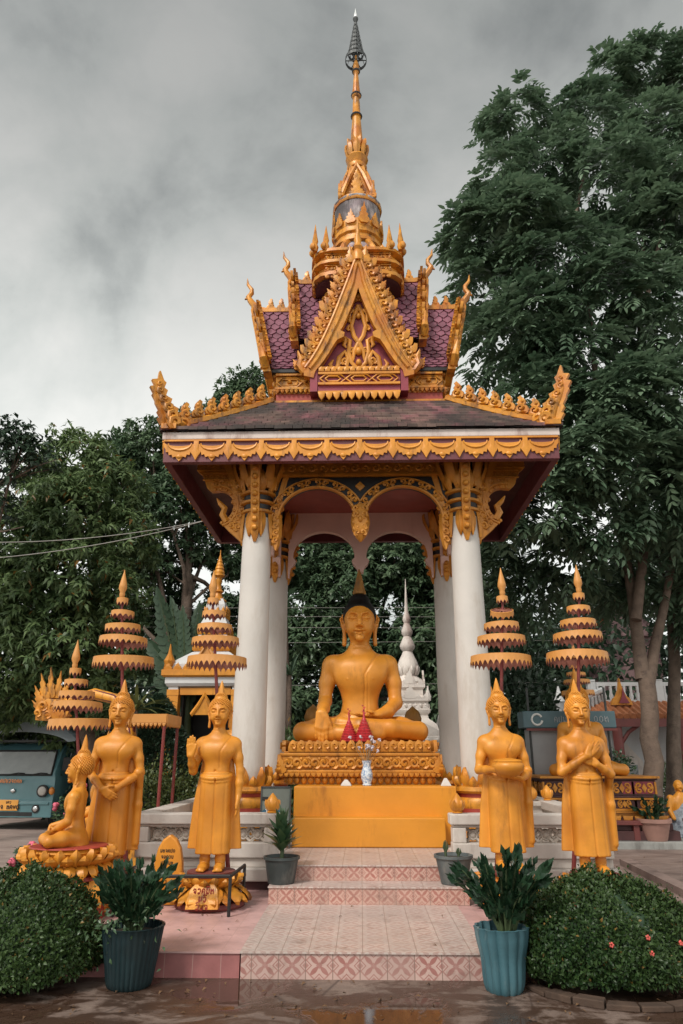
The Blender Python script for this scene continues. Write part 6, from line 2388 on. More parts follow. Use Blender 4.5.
for N in (X3, -X3, Y3, -Y3):
    U = Z3.cross(N)
    for z, q, o in ((2.84, .42, 1.0), (2.02, .30, .90), (3.34, .2, .45)):
        gd = MB()
        pp = [N * o + U * a + Z3 * (z + b) for a, b in [(-q, 0), (-q * .45, q * .55), (0, q * 1.15), (q * .45, q * .55), (q, 0)]]
        gd.tube(pp, .045, 6)
        gd.prism([(-q * .9, 0), (-q * .42, q * .5), (0, q * 1.08), (q * .42, q * .5), (q * .9, 0)], N * (o - .03) + Z3 * z, U, Z3, .03, N)
        raise_z(gd).build('gold_gablet', M['gold'] if z != 2.84 else M['umbrella'], sh, 40)
    gd = MB(); gd.prism([(-.62, 2.36), (.62, 2.36), (.62, 2.48), (-.62, 2.48)], N * .80, U, Z3, .08, N)
    raise_z(gd).build('gold_lintel', M['gold'], sh, 40)
for sx in (-1, 1):
    for sy in (-1, 1):
        gd = MB()
        gd.cbox((sx * .78, sy * .78, 1.74), .27, .27, 1.3)
        for z in (1.05, 1.95, 2.4): gd.cbox((sx * .78, sy * .78, z), .29, .29, .10)
        raise_z(gd).build('gold_column_casing', M['gold'], sh, 40)
        gd = MB(); gd.lathe([(.10, 2.9), (.14, 3.0), (.05, 3.15), (.01, 3.35)], 8, (sx * .92, sy * .92, 0))
        raise_z(gd).build('corner_pinnacle', M['gold'], sh, 40)
gd = MB()
gd.lathe([(.22, 4.4), (.28, 4.46), (.14, 4.6), (.12, 4.75), (.17, 4.8), (.10, 4.9), (.085, 5.1), (.10, 5.14), (.09, 5.35), (.14, 5.38), (.18, 5.42), (.16, 5.52), (.17, 5.55), (.13, 5.66), (.15, 5.69), (.11, 5.8),
          (.12, 5.83), (.08, 5.94), (.09, 5.97), (.05, 6.08), (.055, 6.1), (.02, 6.24), (.012, 6.45)], 12)
gd.v = [(x * .85, y * .85, z) for x, y, z in gd.v]
raise_z(gd).build('gold_spire', M['gold'], sh, 40)

SP = at(409, 700, 17.5)
stp = thing('white_stupa', 'whitewashed stupa with a ringed needle spire behind the seated Buddha', 'stupa', (SP.x, 17.5, 0))
w = MB()
w.sq([(1.25, 0), (1.25, .3), (1.1, .36), (.86, .42), (.86, 1.9)], (0, 0, 0), 1, 1)
w.sq([(.86, 1.9), (.92, 1.96), (.88, 2.02), (.98, 2.12), (1.04, 2.16), (1.04, 2.32), (.98, 2.36)], (0, 0, 0), 1, 1)
for N in (X3, -X3, Y3, -Y3):
    U = Z3.cross(N)
    w.prism([(-.48, .45), (.48, .45), (.48, 1.35), (.24, 1.6), (0, 1.85), (-.24, 1.6), (-.48, 1.35)], N * .84, U, Z3, .08, N)
    w.prism([(-.95, 2.36), (.95, 2.36), (.55, 2.58), (.25, 2.72), (0, 3.02), (-.25, 2.72), (-.55, 2.58)], N * .86, U, Z3, .10, N)
    for s in (-1, 1):
        for k in range(3): w.prism([(-.04, .5), (.04, .5), (.04, 1.85), (-.04, 1.85)], N * .85 + U * s * (.56 + .11 * k), U, Z3, .04, N)
    k = 8
    for i in range(k): w.ball(N * 1.02 + U * (-1.0 + (i + .5) * 2.0 / k) + Z3 * 2.24, (.09, .09, .05), 6, 4)
for sx in (-1, 1):
    for sy in (-1, 1):
        w.lathe([(.12, 2.34), (.15, 2.5), (.09, 2.62), (.12, 2.68), (.04, 2.84), (.01, 2.98)], 8, (sx * .92, sy * .92, 0))
        w.lathe([(.08, 3.30), (.10, 3.42), (.06, 3.52), (.01, 3.68)], 8, (sx * .50, sy * .50, 0))
w.sq([(.80, 2.36), (.70, 2.66), (.50, 2.82), (.48, 2.92), (.54, 2.98), (.56, 3.06), (.50, 3.10), (.50, 3.26), (.56, 3.30), (.56, 3.36), (.44, 3.42), (.38, 3.46), (.38, 3.62), (.44, 3.68), (.44, 3.76), (.40, 3.8)], (0, 0, 0), 1, 1)
for h_, z_, k_ in ((.54, 3.06, 5), (.56, 3.36, 5), (.44, 3.76, 4), (1.0, 2.34, 8)):
    petal_crown(w, h_ - .01, h_ - .01, z_, .17, k_)
for N in (X3, -X3, Y3, -Y3):
    U = Z3.cross(N)
    for q in range(7): w.ball(N * .50 + U * (-.42 + .14 * q) + Z3 * 3.18, (.06, .06, .06), 6, 4)
    flame(w, N * .40 + Z3 * 3.78, U, Z3, .34, .42, .05, N)
    flame(w, N * .52 + Z3 * 3.36, U, Z3, .40, .40, .05, N)
w.lathe([(.40, 3.78), (.42, 3.86), (.36, 3.95), (.26, 4.02), (.22, 4.1), (.30, 4.2), (.32, 4.30), (.26, 4.48), (.17, 4.66), (.14, 4.74), (.21, 4.83), (.225, 4.92), (.16, 5.08), (.11, 5.18), (.16, 5.27),
         (.17, 5.35), (.11, 5.50), (.085, 5.58), (.12, 5.67), (.115, 5.75), (.06, 5.92), (.05, 6.1), (.025, 6.6), (.008, 6.95)], 18)
lotus_ring(w, (0, 0), .25, .25, 4.05, 4.32, 10, .06, .17, thick=.03)
w.build('whitewashed_body', M['stupa'], stp, 35)
stp.scale = (.84, .84, .835)
# small lotus posts and a rail glimpsed behind the throne
for i, (px, py) in enumerate(((313, 722), (413, 724))):
    p = at(px, py, 13.2)
    r = thing('lotus_post', 'brownish lotus bud post behind the %s knee of the large Buddha' % ('right' if i == 0 else 'left'), 'post', (p.x, 13.2, .48))
    g = MB(); g.lathe([(.10, 0), (.10, .08), (.07, .10), (.07, p.z - .62), (.11, p.z - .58), (.09, p.z - .54)], 12); g.build('shaft', M['plinth'], r, 40)
    g = MB(); g.lathe([(.08, 0), (.14, .06), (.16, .16), (.12, .28), (.05, .34), (.01, .38)], 12, (0, 0, p.z - .55)); g.build('bud', M['gold_brown'], r, 50)


# ================================================================== truck
VP_ = at(11, 803, 16.5)
tr = thing('passenger_truck', 'teal passenger pickup truck with a grey vinyl canopy parked at the left edge', 'truck', (VP_.x, 16.5, 0), -.07)
W_ = .98
g = MB()
def sect(y, pts): return [Vector((x, y, z)) for x, z in pts]
# cab as lofted sections front to back
def cab(y, zb, zw, zt, wi, wt, nose):
    return [Vector((-wi, y, zb)), Vector((-wi, y, zw)), Vector((-wt, y + nose, zt)), Vector((wt, y + nose, zt)), Vector((wi, y, zw)), Vector((wi, y, zb))]
g.loft([cab(.02, .32, .98, 1.04, .90, .86, .05), cab(.0, .30, 1.02, 1.14, .95, .90, .06), cab(.14, .28, 1.10, 1.62, .975, .86, .22), cab(.34, .28, 1.12, 1.80, .98, .84, .24), cab(1.5, .28, 1.12, 1.82, .98, .85, .0)])
bd = g.build('cab', M['teal'], tr, 40, .02)
g = MB(); g.loft([[Vector((x * 1.0, y, z)) for x, z in ((-.98, .26), (-.98, .60), (.98, .60), (.98, .26))] for y in (-.06, .12)])
g.box(-.90, .90, -.085, -.06, .52, .57)
g.build('bumper', M['teal'], tr, None, .03)
g = MB(); g.box(-.55, .55, -.068, -.05, .29, .37); g.build('grille_slot', M['rubber'], tr)
g = MB(); g.loft([[Vector((-.80, .055, 1.15)), Vector((.80, .055, 1.15)), Vector((.80, .075, 1.13)), Vector((-.80, .075, 1.13))], [Vector((-.74, .315, 1.62)), Vector((.74, .315, 1.62)), Vector((.74, .34, 1.60)), Vector((-.74, .34, 1.60))]])
g.build('windscreen', M['windscreen'], tr)
g = MB()
for p, q in (((-.82, .05, 1.13), (.82, .05, 1.13)), ((.82, .05, 1.13), (.755, .315, 1.64)), ((-.82, .05, 1.13), (-.755, .315, 1.64)), ((-.755, .315, 1.64), (.755, .315, 1.64))): g.tube([p, q], .022, 6)
g.build('windscreen_seal', M['rubber'], tr, 50)
for x in (-.35, .18):
    g = MB(); g.tube([(x + .1, .02, 1.12), (x + .40, .04, 1.17), (x + .55, .055, 1.16)], .012, 5); g.build('wiper', M['rubber'], tr)
for s in (-1, 1):
    g = MB(); g.lathe([(.13, 0), (.13, .04), (.10, .05)], 24); g.xf(Matrix.Translation((s * .70, -.0, .80)) @ Matrix.Rotation(PI / 2, 4, 'X'))
    hl = g.build('headlight', M['rubber'], tr, 40)
    g = MB(); g.ball((s * .70, -.045, .80), (.098, .03, .098), 16, 8); g.build('lens', M['lens'], hl, 60)
    g = MB(); g.ball((s * .90, .01, .80), (.065, .06, .085), 12, 8); g.build('indicator', M['amber'], tr, 60)
    g = MB(); g.lathe([(.085, 0), (.085, .03), (.06, .035)], 18); g.xf(Matrix.Translation((s * .62, -.055, .44)) @ Matrix.Rotation(PI / 2, 4, 'X'))
    fl_ = g.build('fog_light', M['rubber'], tr, 40)
    g = MB(); g.ball((s * .62, -.09, .44), (.06, .02, .06), 12, 6); g.build('lens', M['chrome'], fl_, 60)
    g = MB(); g.tube([(s * .95, .25, 1.25), (s * 1.10, .15, 1.30), (s * 1.12, .15, 1.45)], .015, 5); g.box(s * 1.12 - .09, s * 1.12 + .09, .10, .15, 1.22, 1.50)
    g.build('mirror', M['rubber'], tr, None, .01)
    for y in (.62, 3.3):
        g = MB(); g.lathe([(.20, -.10), (.30, -.10), (.32, -.06), (.32, .06), (.30, .10), (.20, .10)], 24); g.xf(Matrix.Translation((s * .82, y, .32)) @ Matrix.Rotation(PI / 2, 4, 'Y'))
        wh = g.build('wheel', M['rubber'], tr, 40)
        g = MB(); g.lathe([(.02, -.09), (.20, -.08), (.20, .08), (.02, .09)], 20); g.xf(Matrix.Translation((s * .82, y, .32)) @ Matrix.Rotation(PI / 2, 4, 'Y'))
        g.build('rim', M['steel'], wh, 40)
    g = MB(); g.prism([(.45, 1.18), (1.35, 1.18), (1.32, 1.68), (.62, 1.68)], (s * .965, 0, 0), Y3, Z3, .02, X3 * s); g.build('side_window', M['windscreen'], tr)
g = MB(); g.box(-.22, .22, -.10, -.085, .40, .62); pl = g.build('number_plate', M['plate'], tr, None, .006)
g = MB(); write(g, 'nkw', (0, -.101, .545), X3, Z3, -Y3, .05, .006); write(g, 'oj hkvo', (0, -.101, .43), X3, Z3, -Y3, .085, .011)
g.build('plate_lettering', M['ink'], pl)
g = MB(); write(g, 'hkpnwjokh', (-.10, -.0, .965), X3, Z3, -Y3, .075, .010); g.build('bonnet_lettering', M['orange_ink'], bd)
g = MB(); g.ball((0, -.0, .80), (.06, .02, .045), 10, 6); g.build('emblem', M['chrome'], bd, 60)
# canopy and passenger bed
g = MB()
def arch(y, zt, ze, w): return [Vector((w * math.sin(a) / math.sin(1.25), y, ze + (zt - ze) * (math.cos(a) - math.cos(1.25)) / (1 - math.cos(1.25)))) for a in np.linspace(-1.25, 1.25, 15)]
lo_ = [arch(y, zt, ze, w) for y, zt, ze, w in ((.10, 2.10, 1.88, 1.10), (.16, 2.26, 1.90, 1.24), (1.2, 2.34, 1.91, 1.26), (4.1, 2.34, 1.91, 1.26), (4.2, 2.28, 1.90, 1.22))]
lo_ = [l + [Vector((p.x * .985, p.y, p.z - .05)) for p in reversed(l)] for l in lo_]
g.loft(lo_)
cp = g.build('canopy', M['canopy'], tr, 50)
g = MB(); g.box(-.97, .97, 1.6, 4.1, .55, 1.15)
for s in (-1, 1):
    for y in (1.7, 2.5, 3.3, 4.05): g.box(s * .95 - .02, s * .95 + .02, y - .02, y + .02, 1.15, 1.92)
    g.box(s * .95 - .02, s * .95 + .02, 1.7, 4.05, 1.45, 1.49)
g.build('passenger_bed', M['teal'], tr, None, .01)
g = MB(); g.box(-.9, .9, .45, 1.5, 1.83, 1.88); g.build('roof_rack', M['steel'], tr)

# ================================================================== stall, hall, yard things at the right
hp = at(640, 700, 24.0)
hall = thing('temple_hall', 'white hall with an orange tiled verandah roof and upper balustrade behind the big tree', 'building', (hp.x, 24.0, 0))
x0 = at(598, 700, 24).x - hp.x
zt, zr_ = at(640, 684, 24).z, at(640, 703, 24).z
g = MB(); g.box(x0, 9, .6, 8, 0, zr_ + .1)
wl = g.build('wall', M['white_hall'], hall, None, .02)
g = MB()
g.box(x0 - .3, 9, -.02, .08, zt - .06, zt + .06); g.box(x0 - .3, 9, -.05, .10, zr_ - .02, zr_ + .10)
nb = int((9 - x0) / .22)
for i in range(nb):
    x = x0 - .2 + i * .22
    g.lathe([(.05, 0), (.075, .12), (.04, .25), (.06, zt - zr_ - .16)], 6, (x, .03, zr_ + .1))
for i in range(5): g.box(x0 - .3 + i * 2.2, x0 - .05 + i * 2.2, -.08, .14, zr_, zt + .14)
g.build('balustrade_rail', M['white_hall'], hall, 40)
g = MB()
zl = at(640, 717, 23).z
n = 46
for i in range(n):
    xa = x0 - .4 + i * (9.6 / n)
    g.tube([(xa, -1.2, zl), (xa, -.05, zr_ - .02)], .11, 6)
g.build('verandah_roof', M['tile_orange'], hall, 50)
g = MB(); g.box(x0 - .45, 9.2, -1.32, -1.2, zl - .30, zl - .06); g.build('red_beam', M['maroon'], hall)
for i in range(5):
    g = MB(); xx = x0 + .1 + i * 1.9
    g.lathe([(.15, 0), (.15, zl - .1)], 12, (xx, -1.15, 0)); 
    g.tube([(xx, -1.15, zl - .9), (xx + .35, -1.15, zl - .45), (xx + .75, -1.15, zl - .2)], .06, 6)
    g.build('red_column', M['maroon'], hall, 50)
for i in range(4):
    g = MB(); xx = x0 + .9 + i * 1.9
    g.prism([(-.5, 0), (.5, 0), (.5, 1.15), (0, 1.75), (-.5, 1.15)], (xx, .62, .2), X3, Z3, .08, -Y3)
    wn = g.build('arched_window', M['stupa'], hall)
    g = MB(); g.box(xx - .3, xx + .3, .50, .545, .35, 1.25); g.build('shutter', M['cart_grey'], wn)
g = MB()
gx = at(626, 700, 23).x - hp.x
g.prism([(a * .55, b * .62) for a, b in ((-.62, 0), (.62, 0), (.50, .30), (.30, .45), (.12, .8), (0, 1.35), (-.12, .8), (-.30, .45), (-.50, .30))], (gx, -.5, zr_ - .1), X3, Z3, .14, -Y3, .02)
g.build('gold_gablet', M['gold'], hall)
g = MB(); g.prism([(a * .6, b * .55) for a, b in ((-.28, .05), (.28, .05), (.10, .4), (0, .95), (-.10, .4))], (gx + .05, -.68, zr_ - .08), X3, Z3, .03, -Y3); g.build('red_gablet_panel', M['crimson'], hall)
# sloping white stair wall to the left of the hall
a, b = at(555, 707, 22), at(598, 690, 24)
stw = thing('stair_wall', 'white sloping stair balustrade rising to the hall behind the right statues', 'wall', (a.x, 22, 0))
g = MB()
g.loft([[Vector((0, 0, 0)), Vector((.25, 0, 0)), Vector((.25, 0, a.z - .7)), Vector((0, 0, a.z - .7))], [Vector((b.x - a.x, 2, 0)), Vector((b.x - a.x + .25, 2, 0)), Vector((b.x - a.x + .25, 2, b.z - .75)), Vector((b.x - a.x, 2, b.z - .75))]])
for i in range(12):
    t = i / 11
    p = Vector(((b.x - a.x) * t + .12, 2 * t, (a.z - .7) * (1 - t) + (b.z - .75) * t))
    g.lathe([(.05, 0), (.075, .2), (.05, .62)], 6, p)
g.tube([(.12, 0, a.z), (b.x - a.x + .12, 2, b.z)], .09, 6)
g.lathe([(.14, 0), (.14, .7), (.18, .75), (.1, .9), (.02, 1.2)], 10, (.12, -.1, a.z - .6))
g.build('stair_rail', M['white_hall'], stw, 40)
# pink carved gable glimpsed in the trees
pg = at(624, 618, 30)
r = thing('pink_gable', 'pale pink carved temple gable glimpsed high through the tree branches', 'building', (pg.x, 30, 0))
g = MB(); g.prism([(-1.5, 0), (1.5, 0), (.9, .55), (.4, 1.0), (0, 1.9), (-.4, 1.0), (-.9, .55)], (0, 0, pg.z - .8), X3, Z3, .3, -Y3)
g.box(-1.3, 1.3, .0, 3, 0, pg.z - .8)
g.build('gable_wall', mat('pink_gable_paint', (.60, .38, .38), .7, .3, 3, .4, 12, stain=(.12, .05, .07), st_amt=.7, st_scale=3, drip=False), r)
g = MB(); g.loft([[Vector((s * 1.7, y, pg.z - .85)) for s in (-1, 1)] + [Vector((0, y, pg.z + 1.3))] for y in (.32, 4)]); g.build('roof', M['tile_orange'], r)

sp_ = at(590, 720, 14.2)
stl = thing('food_stall', 'pale stall with a teal sign board and grey counter behind the crossed-arm Buddha', 'stall', (sp_.x, 14.2, .0))
xa, xb = at(523, 720, 14.2).x - sp_.x, at(616, 720, 14.2).x - sp_.x
za, zb_ = at(590, 728, 14.2).z, at(590, 711, 14.2).z
g = MB(); g.box(xa, xb, 0, .5, za, zb_); sg = g.build('sign_board', M['cart_teal'], stl, None, .02)
g = MB(); xc = at(537, 720, 14.2).x - sp_.x; zc_ = (za + zb_) / 2
pts = [Vector((xc + .10 * math.cos(t), -.006, zc_ + .10 * math.sin(t))) for t in np.linspace(.5, 2 * PI - .2, 20)]
g.tube(pts, .020, 6); g.build('round_emblem', M['white_ink'], sg)
g = MB(); write(g, 'kpnhawo', (xc + .62, -.002, zc_ - .05), X3, Z3, -Y3, .10, .007); g.build('sign_lettering', M['cart_grey'], sg)
g = MB(); write(g, 'ooh', (xb - .28, -.002, zc_ - .05), X3, Z3, -Y3, .12, .008); g.build('sign_lettering', M['cart_grey'], sg)
g = MB(); g.box(xa + .12, xb - .2, .10, .5, .55, za - .02); g.build('back_panel', M['cart_grey'], stl)
g = MB(); g.box(xa + .02, xb - .1, -.02, .7, .50, .56); g.box(xa + .08, xb - .2, .05, .6, .0, .5)
g.build('counter', M['slab'], stl, None, .01)
g = MB(); g.box(xa + .05, xb, -.03, .0, za - .05, za - .005); g.build('red_trim', M['maroon'], stl)
for x in (xa + .13, xb - .15):
    g = MB(); g.tube([(x, .06, 0), (x, .06, zb_ + .45)], .022, 6); g.build('pole', M['steel'], stl, 60)

# pale step, maroon benches, pot and small figure by the trunk
a = at(612, 843, 12.9)
g = MB(); g.box(2.75, 12, 12.75, 15.2, .0, .20); structure('yard_step', g, M['slab'], None, .015)
for i, (x_, y_, w_, lab) in enumerate(((4.0, 13.1, .8, 'low dark red bench in front of the ornate throne'), (6.3, 13.45, .8, 'dark red bench beside the terracotta pot'))):
    bn = thing('low_bench', lab, 'bench', (x_, y_, .2))
    g = MB(); g.box(-w_ * .9, w_ * .9, -.22, .22, .24, .31); g.build('seat', M['maroon'], bn, None, .01)
    for s in (-1, 1):
        g = MB(); g.box(s * w_ * .75 - .05, s * w_ * .75 + .05, -.18, .18, 0, .24); g.build('leg', M['maroon'], bn, None, .01)
pp = at(655, 824, 12.95)
pot('clay_pot', 'pinkish clay pot at the foot of the pale tree trunk', (pp.x, 12.98, .2), [(.17, 0), (.18, .02), (.25, .27), (.28, .28), (.28, .34), (.25, .34), (.24, .28)], None, M['terracotta'], .30, .24)
zz_plant((pp.x, 12.98, .48), 'dark bushy plant growing in the pinkish clay pot', 12, 14, .42, .30)
fp = at(679, 790, 13.6)
fg = thing('draped_figure', 'small golden headed garden figure draped in blue grey cloth at the right edge', 'statue', (fp.x, 13.6, .2))
S_ = Sculpt((-.5, -.5, -.02), (.5, .5, 1.25), .018)
S_.loft([(.0, 0, 0, .36, .30), (.25, 0, 0, .32, .26), (.5, 0, 0, .22, .18), (.7, 0, 0, .24, .15), (.82, 0, 0, .16, .12), (.90, 0, 0, .07, .07)], .04)
head(S_, (0, 0, .92), .24)
for s in (-1, 1): S_.chain([(s * .22, 0, .78), (s * .30, -.05, .55), (s * .28, -.20, .38)], [.075, .06, .045], .03)
S_.build('body', M['gold'], fg)
S_ = Sculpt((-.5, -.5, -.02), (.5, .5, 1.25), .018)
S_.loft([(.0, 0, 0, .40, .34), (.25, 0, 0, .35, .29), (.5, .02, 0, .25, .205), (.66, .05, 0, .22, .175), (.76, .08, 0, .15, .14)], .02)
S_.build('cloth_drape', M['cloth'], fg)
fg.scale = (.8, .8, .8)


# ================================================================== trees
def blob_pts(n, blobs, shell=.55):
    """n points spread over blobs (centre, rx, ry, rz), denser towards the outside"""
    w = np.array([b[1] * b[2] + b[1] * b[3] for b in blobs]); w = w / w.sum()
    ix = RNG.choice(len(blobs), n, p=w)
    C = np.array([tuple(b[0]) for b in blobs])[ix]; R = np.array([b[1:] for b in blobs])[ix]
    u = rand_unit(n)
    q = (shell + (1 - shell) * RNG.random(n) ** .7)
    q *= 1 + .16 * np.sin(u[:, 0] * 5 + ix) * np.sin(u[:, 2] * 6 + ix * 2)
    return C + u * R * q[:, None], u


def compound_leaves(B, D, Lr, k, ll, lw, droop=.35):
    m = len(B)
    D = D / np.linalg.norm(D, axis=1, keepdims=True)
    Sd = np.cross(D, np.array((0, 0, 1.0))) + rand_unit(m) * .25; Sd /= np.linalg.norm(Sd, axis=1, keepdims=True)
    Nn = np.cross(Sd, D)
    Ps, Ds, Ns, Ls = [], [], [], []
    for j in range(k):
        t = .22 + .78 * (j // 2 + 1) / ((k + 1) // 2)
        s = (1 if j % 2 else -1) if j < k - 1 else 0
        p = B + D * (Lr * t)[:, None]; p[:, 2] -= droop * Lr * t * t
        d = D * (.55 if s else 1.0) + Sd * s * .85 + rand_unit(m) * .16; d[:, 2] -= droop * .9 * t
        Ps.append(p); Ds.append(d); Ns.append(Nn + rand_unit(m) * .25)
        Ls.append(ll * RNG.uniform(.75, 1.15, m) * (1 - .25 * abs(t - .6)))
    L = np.concatenate(Ls)
    return leaf_mesh_fine(np.concatenate(Ps), np.concatenate(Ds), np.concatenate(Ns), L, L * lw, .12, .22)


def limbs(g, base, fork, blobs, r0, r1, seed, per=2):
    rng = random.Random(seed)
    base, fork = Vector(base), Vector(fork)
    n = 8
    pts = [base.lerp(fork, t) + Vector((rng.gauss(0, .04), rng.gauss(0, .04), 0)) * (0 < t < 1) for t in np.linspace(0, 1, n)]
    rad = [r0 * (1 + .5 * (1 - t) ** 6) * (1 - t) + r1 * t for t in np.linspace(0, 1, n)]
    g.tube(pts, rad, 12)
    for b in blobs:
        c = Vector(b[0])
        s = pts[rng.randint(n // 2, n - 1)]
        m = s.lerp(c, .5) + Vector((rng.gauss(0, .3), rng.gauss(0, .3), rng.gauss(.1, .25)))
        rr = r1 * rng.uniform(.35, .6)
        g.tube([s, s.lerp(m, .5) + Vector((0, 0, .1)), m, m.lerp(c, .55), c], [rr, rr * .85, rr * .65, rr * .45, rr * .25], 7)
        for k in range(per):
            e = c + Vector((rng.gauss(0, 1) * b[1] * .5, rng.gauss(0, 1) * b[2] * .5, rng.gauss(0, 1) * b[3] * .5))
            g.tube([m.lerp(c, .5), m.lerp(e, .7) + Vector((0, 0, .08)), e], [rr * .4, rr * .25, rr * .1], 5)


def B(px, py, Y, r, ry=None, rz=None):
    return (at(px, py, Y), r, ry or r, rz or r * .85)


# the great tree on the right
bl = [B(486, 236, 15.2, .95), B(484, 288, 15.6, .85), B(498, 170, 15.6, .85), B(514, 118, 16, .7, rz=.75), B(520, 220, 15, 1.1), B(548, 160, 16, .95), B(560, 260, 15, 1.2), B(586, 118, 16.5, .95), B(612, 75, 17, .75),
      B(648, 62, 17, .85), B(690, 70, 17, 1.0), B(610, 180, 15.5, 1.2), B(660, 140, 16, 1.2), B(655, 230, 15, 1.2), B(705, 200, 15, 1.4), B(610, 290, 14.5, 1.1), B(530, 320, 14.8, 1.0), B(500, 350, 15.4, .9),
      B(660, 320, 14.5, 1.1), B(575, 355, 14.8, 1.0), B(620, 400, 14, 1.0), B(545, 405, 14.8, .95), B(680, 400, 14, 1.2), B(580, 450, 13.8, .85), B(520, 450, 15.0, .9), B(640, 470, 14, .9), B(545, 505, 14.2, .75),
      B(600, 520, 14.5, .75), B(690, 500, 14.5, 1.0), B(505, 520, 15.5, .8), B(570, 560, 15.5, .7), B(492, 575, 16.5, .75), B(530, 590, 17, .8), B(660, 560, 16, .8), B(705, 600, 16, .8), B(610, 585, 17, .6)]
rt_ = thing('broadleaf_tree', 'huge dark broadleaf tree with a pale mottled trunk filling the right side', 'tree', tuple(at(651, 800, 15.2).to_2d()) + (0.09,))
o_ = rt_.location.copy()
def sprays(n_tip, per, blobs, shell, Lr, ll, lw):
    """leaf sprays: several drooping compound leaves fanning from each twig tip"""
    T_, U_ = blob_pts(n_tip, blobs, shell)
    P_ = np.repeat(T_, per, 0) + rand_unit(n_tip * per) * .10; U2 = np.repeat(U_, per, 0)
    D_ = U2 * np.array((.7, .7, .35)) + rand_unit(n_tip * per) * np.array((.8, .8, .35)); D_[:, 2] += .02
    return compound_leaves(P_, D_, RNG.uniform(.8, 1.2, n_tip * per) * Lr, 9, ll, lw, .5)


V, F = sprays(1500, 6, bl, .5, .54, .25, .36)
link_mesh('crown', V - np.array(o_), F, M['leaf_big'], rt_)
g = MB()
base = Vector((o_.x, o_.y, .09)); fk = at(645, 672, 15.2)
limbs(g, base, fk, [], .20, .165, 3)
for pts, r in (([(649, 682), (655, 645), (664, 608), (673, 560), (670, 500)], .135), ([(643, 680), (638, 640), (633, 600), (624, 545), (612, 500), (600, 420)], .16), ([(636, 620), (645, 540), (640, 450), (640, 330), (645, 200)], .12),
               ([(612, 500), (580, 430), (550, 340), (530, 240)], .08), ([(600, 420), (590, 320), (575, 220), (590, 140)], .08), ([(640, 330), (660, 240), (680, 130)], .07), ([(622, 545), (600, 560), (585, 575)], .05),
               ([(672, 560), (690, 500), (700, 400)], .07)):
    q = [at(a, b, 15.2 + .15 * i) for i, (a, b) in enumerate(pts)]
    g.tube(q, [r * (1 - .6 * i / (len(q) - 1)) for i in range(len(q))], 8)
g.xf(Matrix.Translation(-o_))
tk_ = g.build('trunk', M['bark_pale'], rt_, 60)
t2 = thing('slender_tree', 'thinner dark trunked tree standing just behind the pale trunk', 'tree', tuple(at(668, 800, 16.4).to_2d()) + (0.09,))
o2 = t2.location.copy()
bl2 = [B(690, 470, 16.8, .9), B(660, 440, 17, .9), B(700, 540, 16.8, .8), B(650, 520, 17.5, .8)]
g = MB(); limbs(g, Vector((o2.x, o2.y, .09)), at(672, 560, 16.6), bl2, .155, .11, 5); g.xf(Matrix.Translation(-o2)); g.build('trunk', M['bark'], t2, 60)
Pp, Uu = blob_pts(900, bl2, .3); Dd = Uu + rand_unit(900) * .6; Dd[:, 2] = Dd[:, 2] * .5 - .1
V, F = compound_leaves(Pp, Dd, RNG.uniform(.4, .6, 900), 9, .21, .4); link_mesh('crown', V - np.array(o2), F, M['leaf_big'], t2)


def whorl_tree(name, label, base, fork, bl, n_tip, per, L, w, lmat, bark, r0, r1, seed, shell=.45, droop=.5, up=.2):
    """crown of leaf whorls at the twig tips"""
    r = thing(name, label, 'tree', tuple(base))
    base = Vector(base)
    g = MB(); limbs(g, base, fork, bl, r0, r1, seed); g.xf(Matrix.Translation(-base)); g.build('trunk', bark, r, 60)
    P_, U_ = blob_pts(n_tip, bl, shell)
    P2 = np.repeat(P_, per, 0); U2 = np.repeat(U_, per, 0)
    D_ = U2 * .55 + rand_unit(len(P2)) * .9; D_[:, 2] = D_[:, 2] * .6 + up - droop * RNG.random(len(P2))
    P2 = P2 + rand_unit(len(P2)) * L * .35
    N_ = U2 * .6 + rand_unit(len(P2)) * .4 + np.array((0, 0, .8))
    LL = RNG.uniform(.7, 1.2, len(P2)) * L
    V, F = leaf_mesh(P2, D_, N_, LL, LL * w, .15, .25)
    link_mesh('crown', V - np.array(base), F, lmat, r)
    return r


bl = [B(78, 462, 16, 1.0), B(45, 495, 16, 1.0), B(108, 490, 16.3, 1.0), B(72, 515, 15.2, 1.1), B(20, 545, 15.5, 1.0), B(122, 540, 16, .9), B(70, 575, 14.8, 1.1), B(30, 610, 15, 1.0), B(112, 600, 15.5, .9), B(65, 640, 14.8, 1.0),
      B(12, 665, 15.2, .9), B(105, 655, 15.4, .8), B(50, 690, 15.5, .8), B(-15, 600, 15.5, 1.1), B(-10, 690, 16, 1.0), B(95, 700, 16, .7), B(20, 715, 17.5, .8), B(70, 730, 17.5, .7)]
whorl_tree('mango_tree', 'dense dome shaped mango tree with long drooping leaves at the left', at(112, 812, 16.6).to_2d().to_3d(), at(65, 640, 16.2), bl, 3400, 14, .21, .33, M['leaf_mango'], M['bark'], .24, .16, 4, .5, .7, .1)
bl = [B(150, 448, 21, 1.2), B(118, 458, 21.5, 1.0), B(188, 470, 21, 1.1), B(165, 505, 20.5, 1.1), B(212, 505, 21, .9), B(135, 500, 21, 1.0), B(200, 545, 21.5, .9), B(150, 560, 21, 1.0), B(230, 560, 22, .8), B(120, 560, 21, .9),
      B(178, 590, 22, .7), B(222, 605, 22, .7), B(245, 530, 22, .9), B(180, 425, 21, .6), B(170, 625, 22, .9), B(205, 640, 22.5, .9), B(140, 610, 21.5, .9), B(235, 650, 22.5, .9), B(150, 660, 22, .8)]
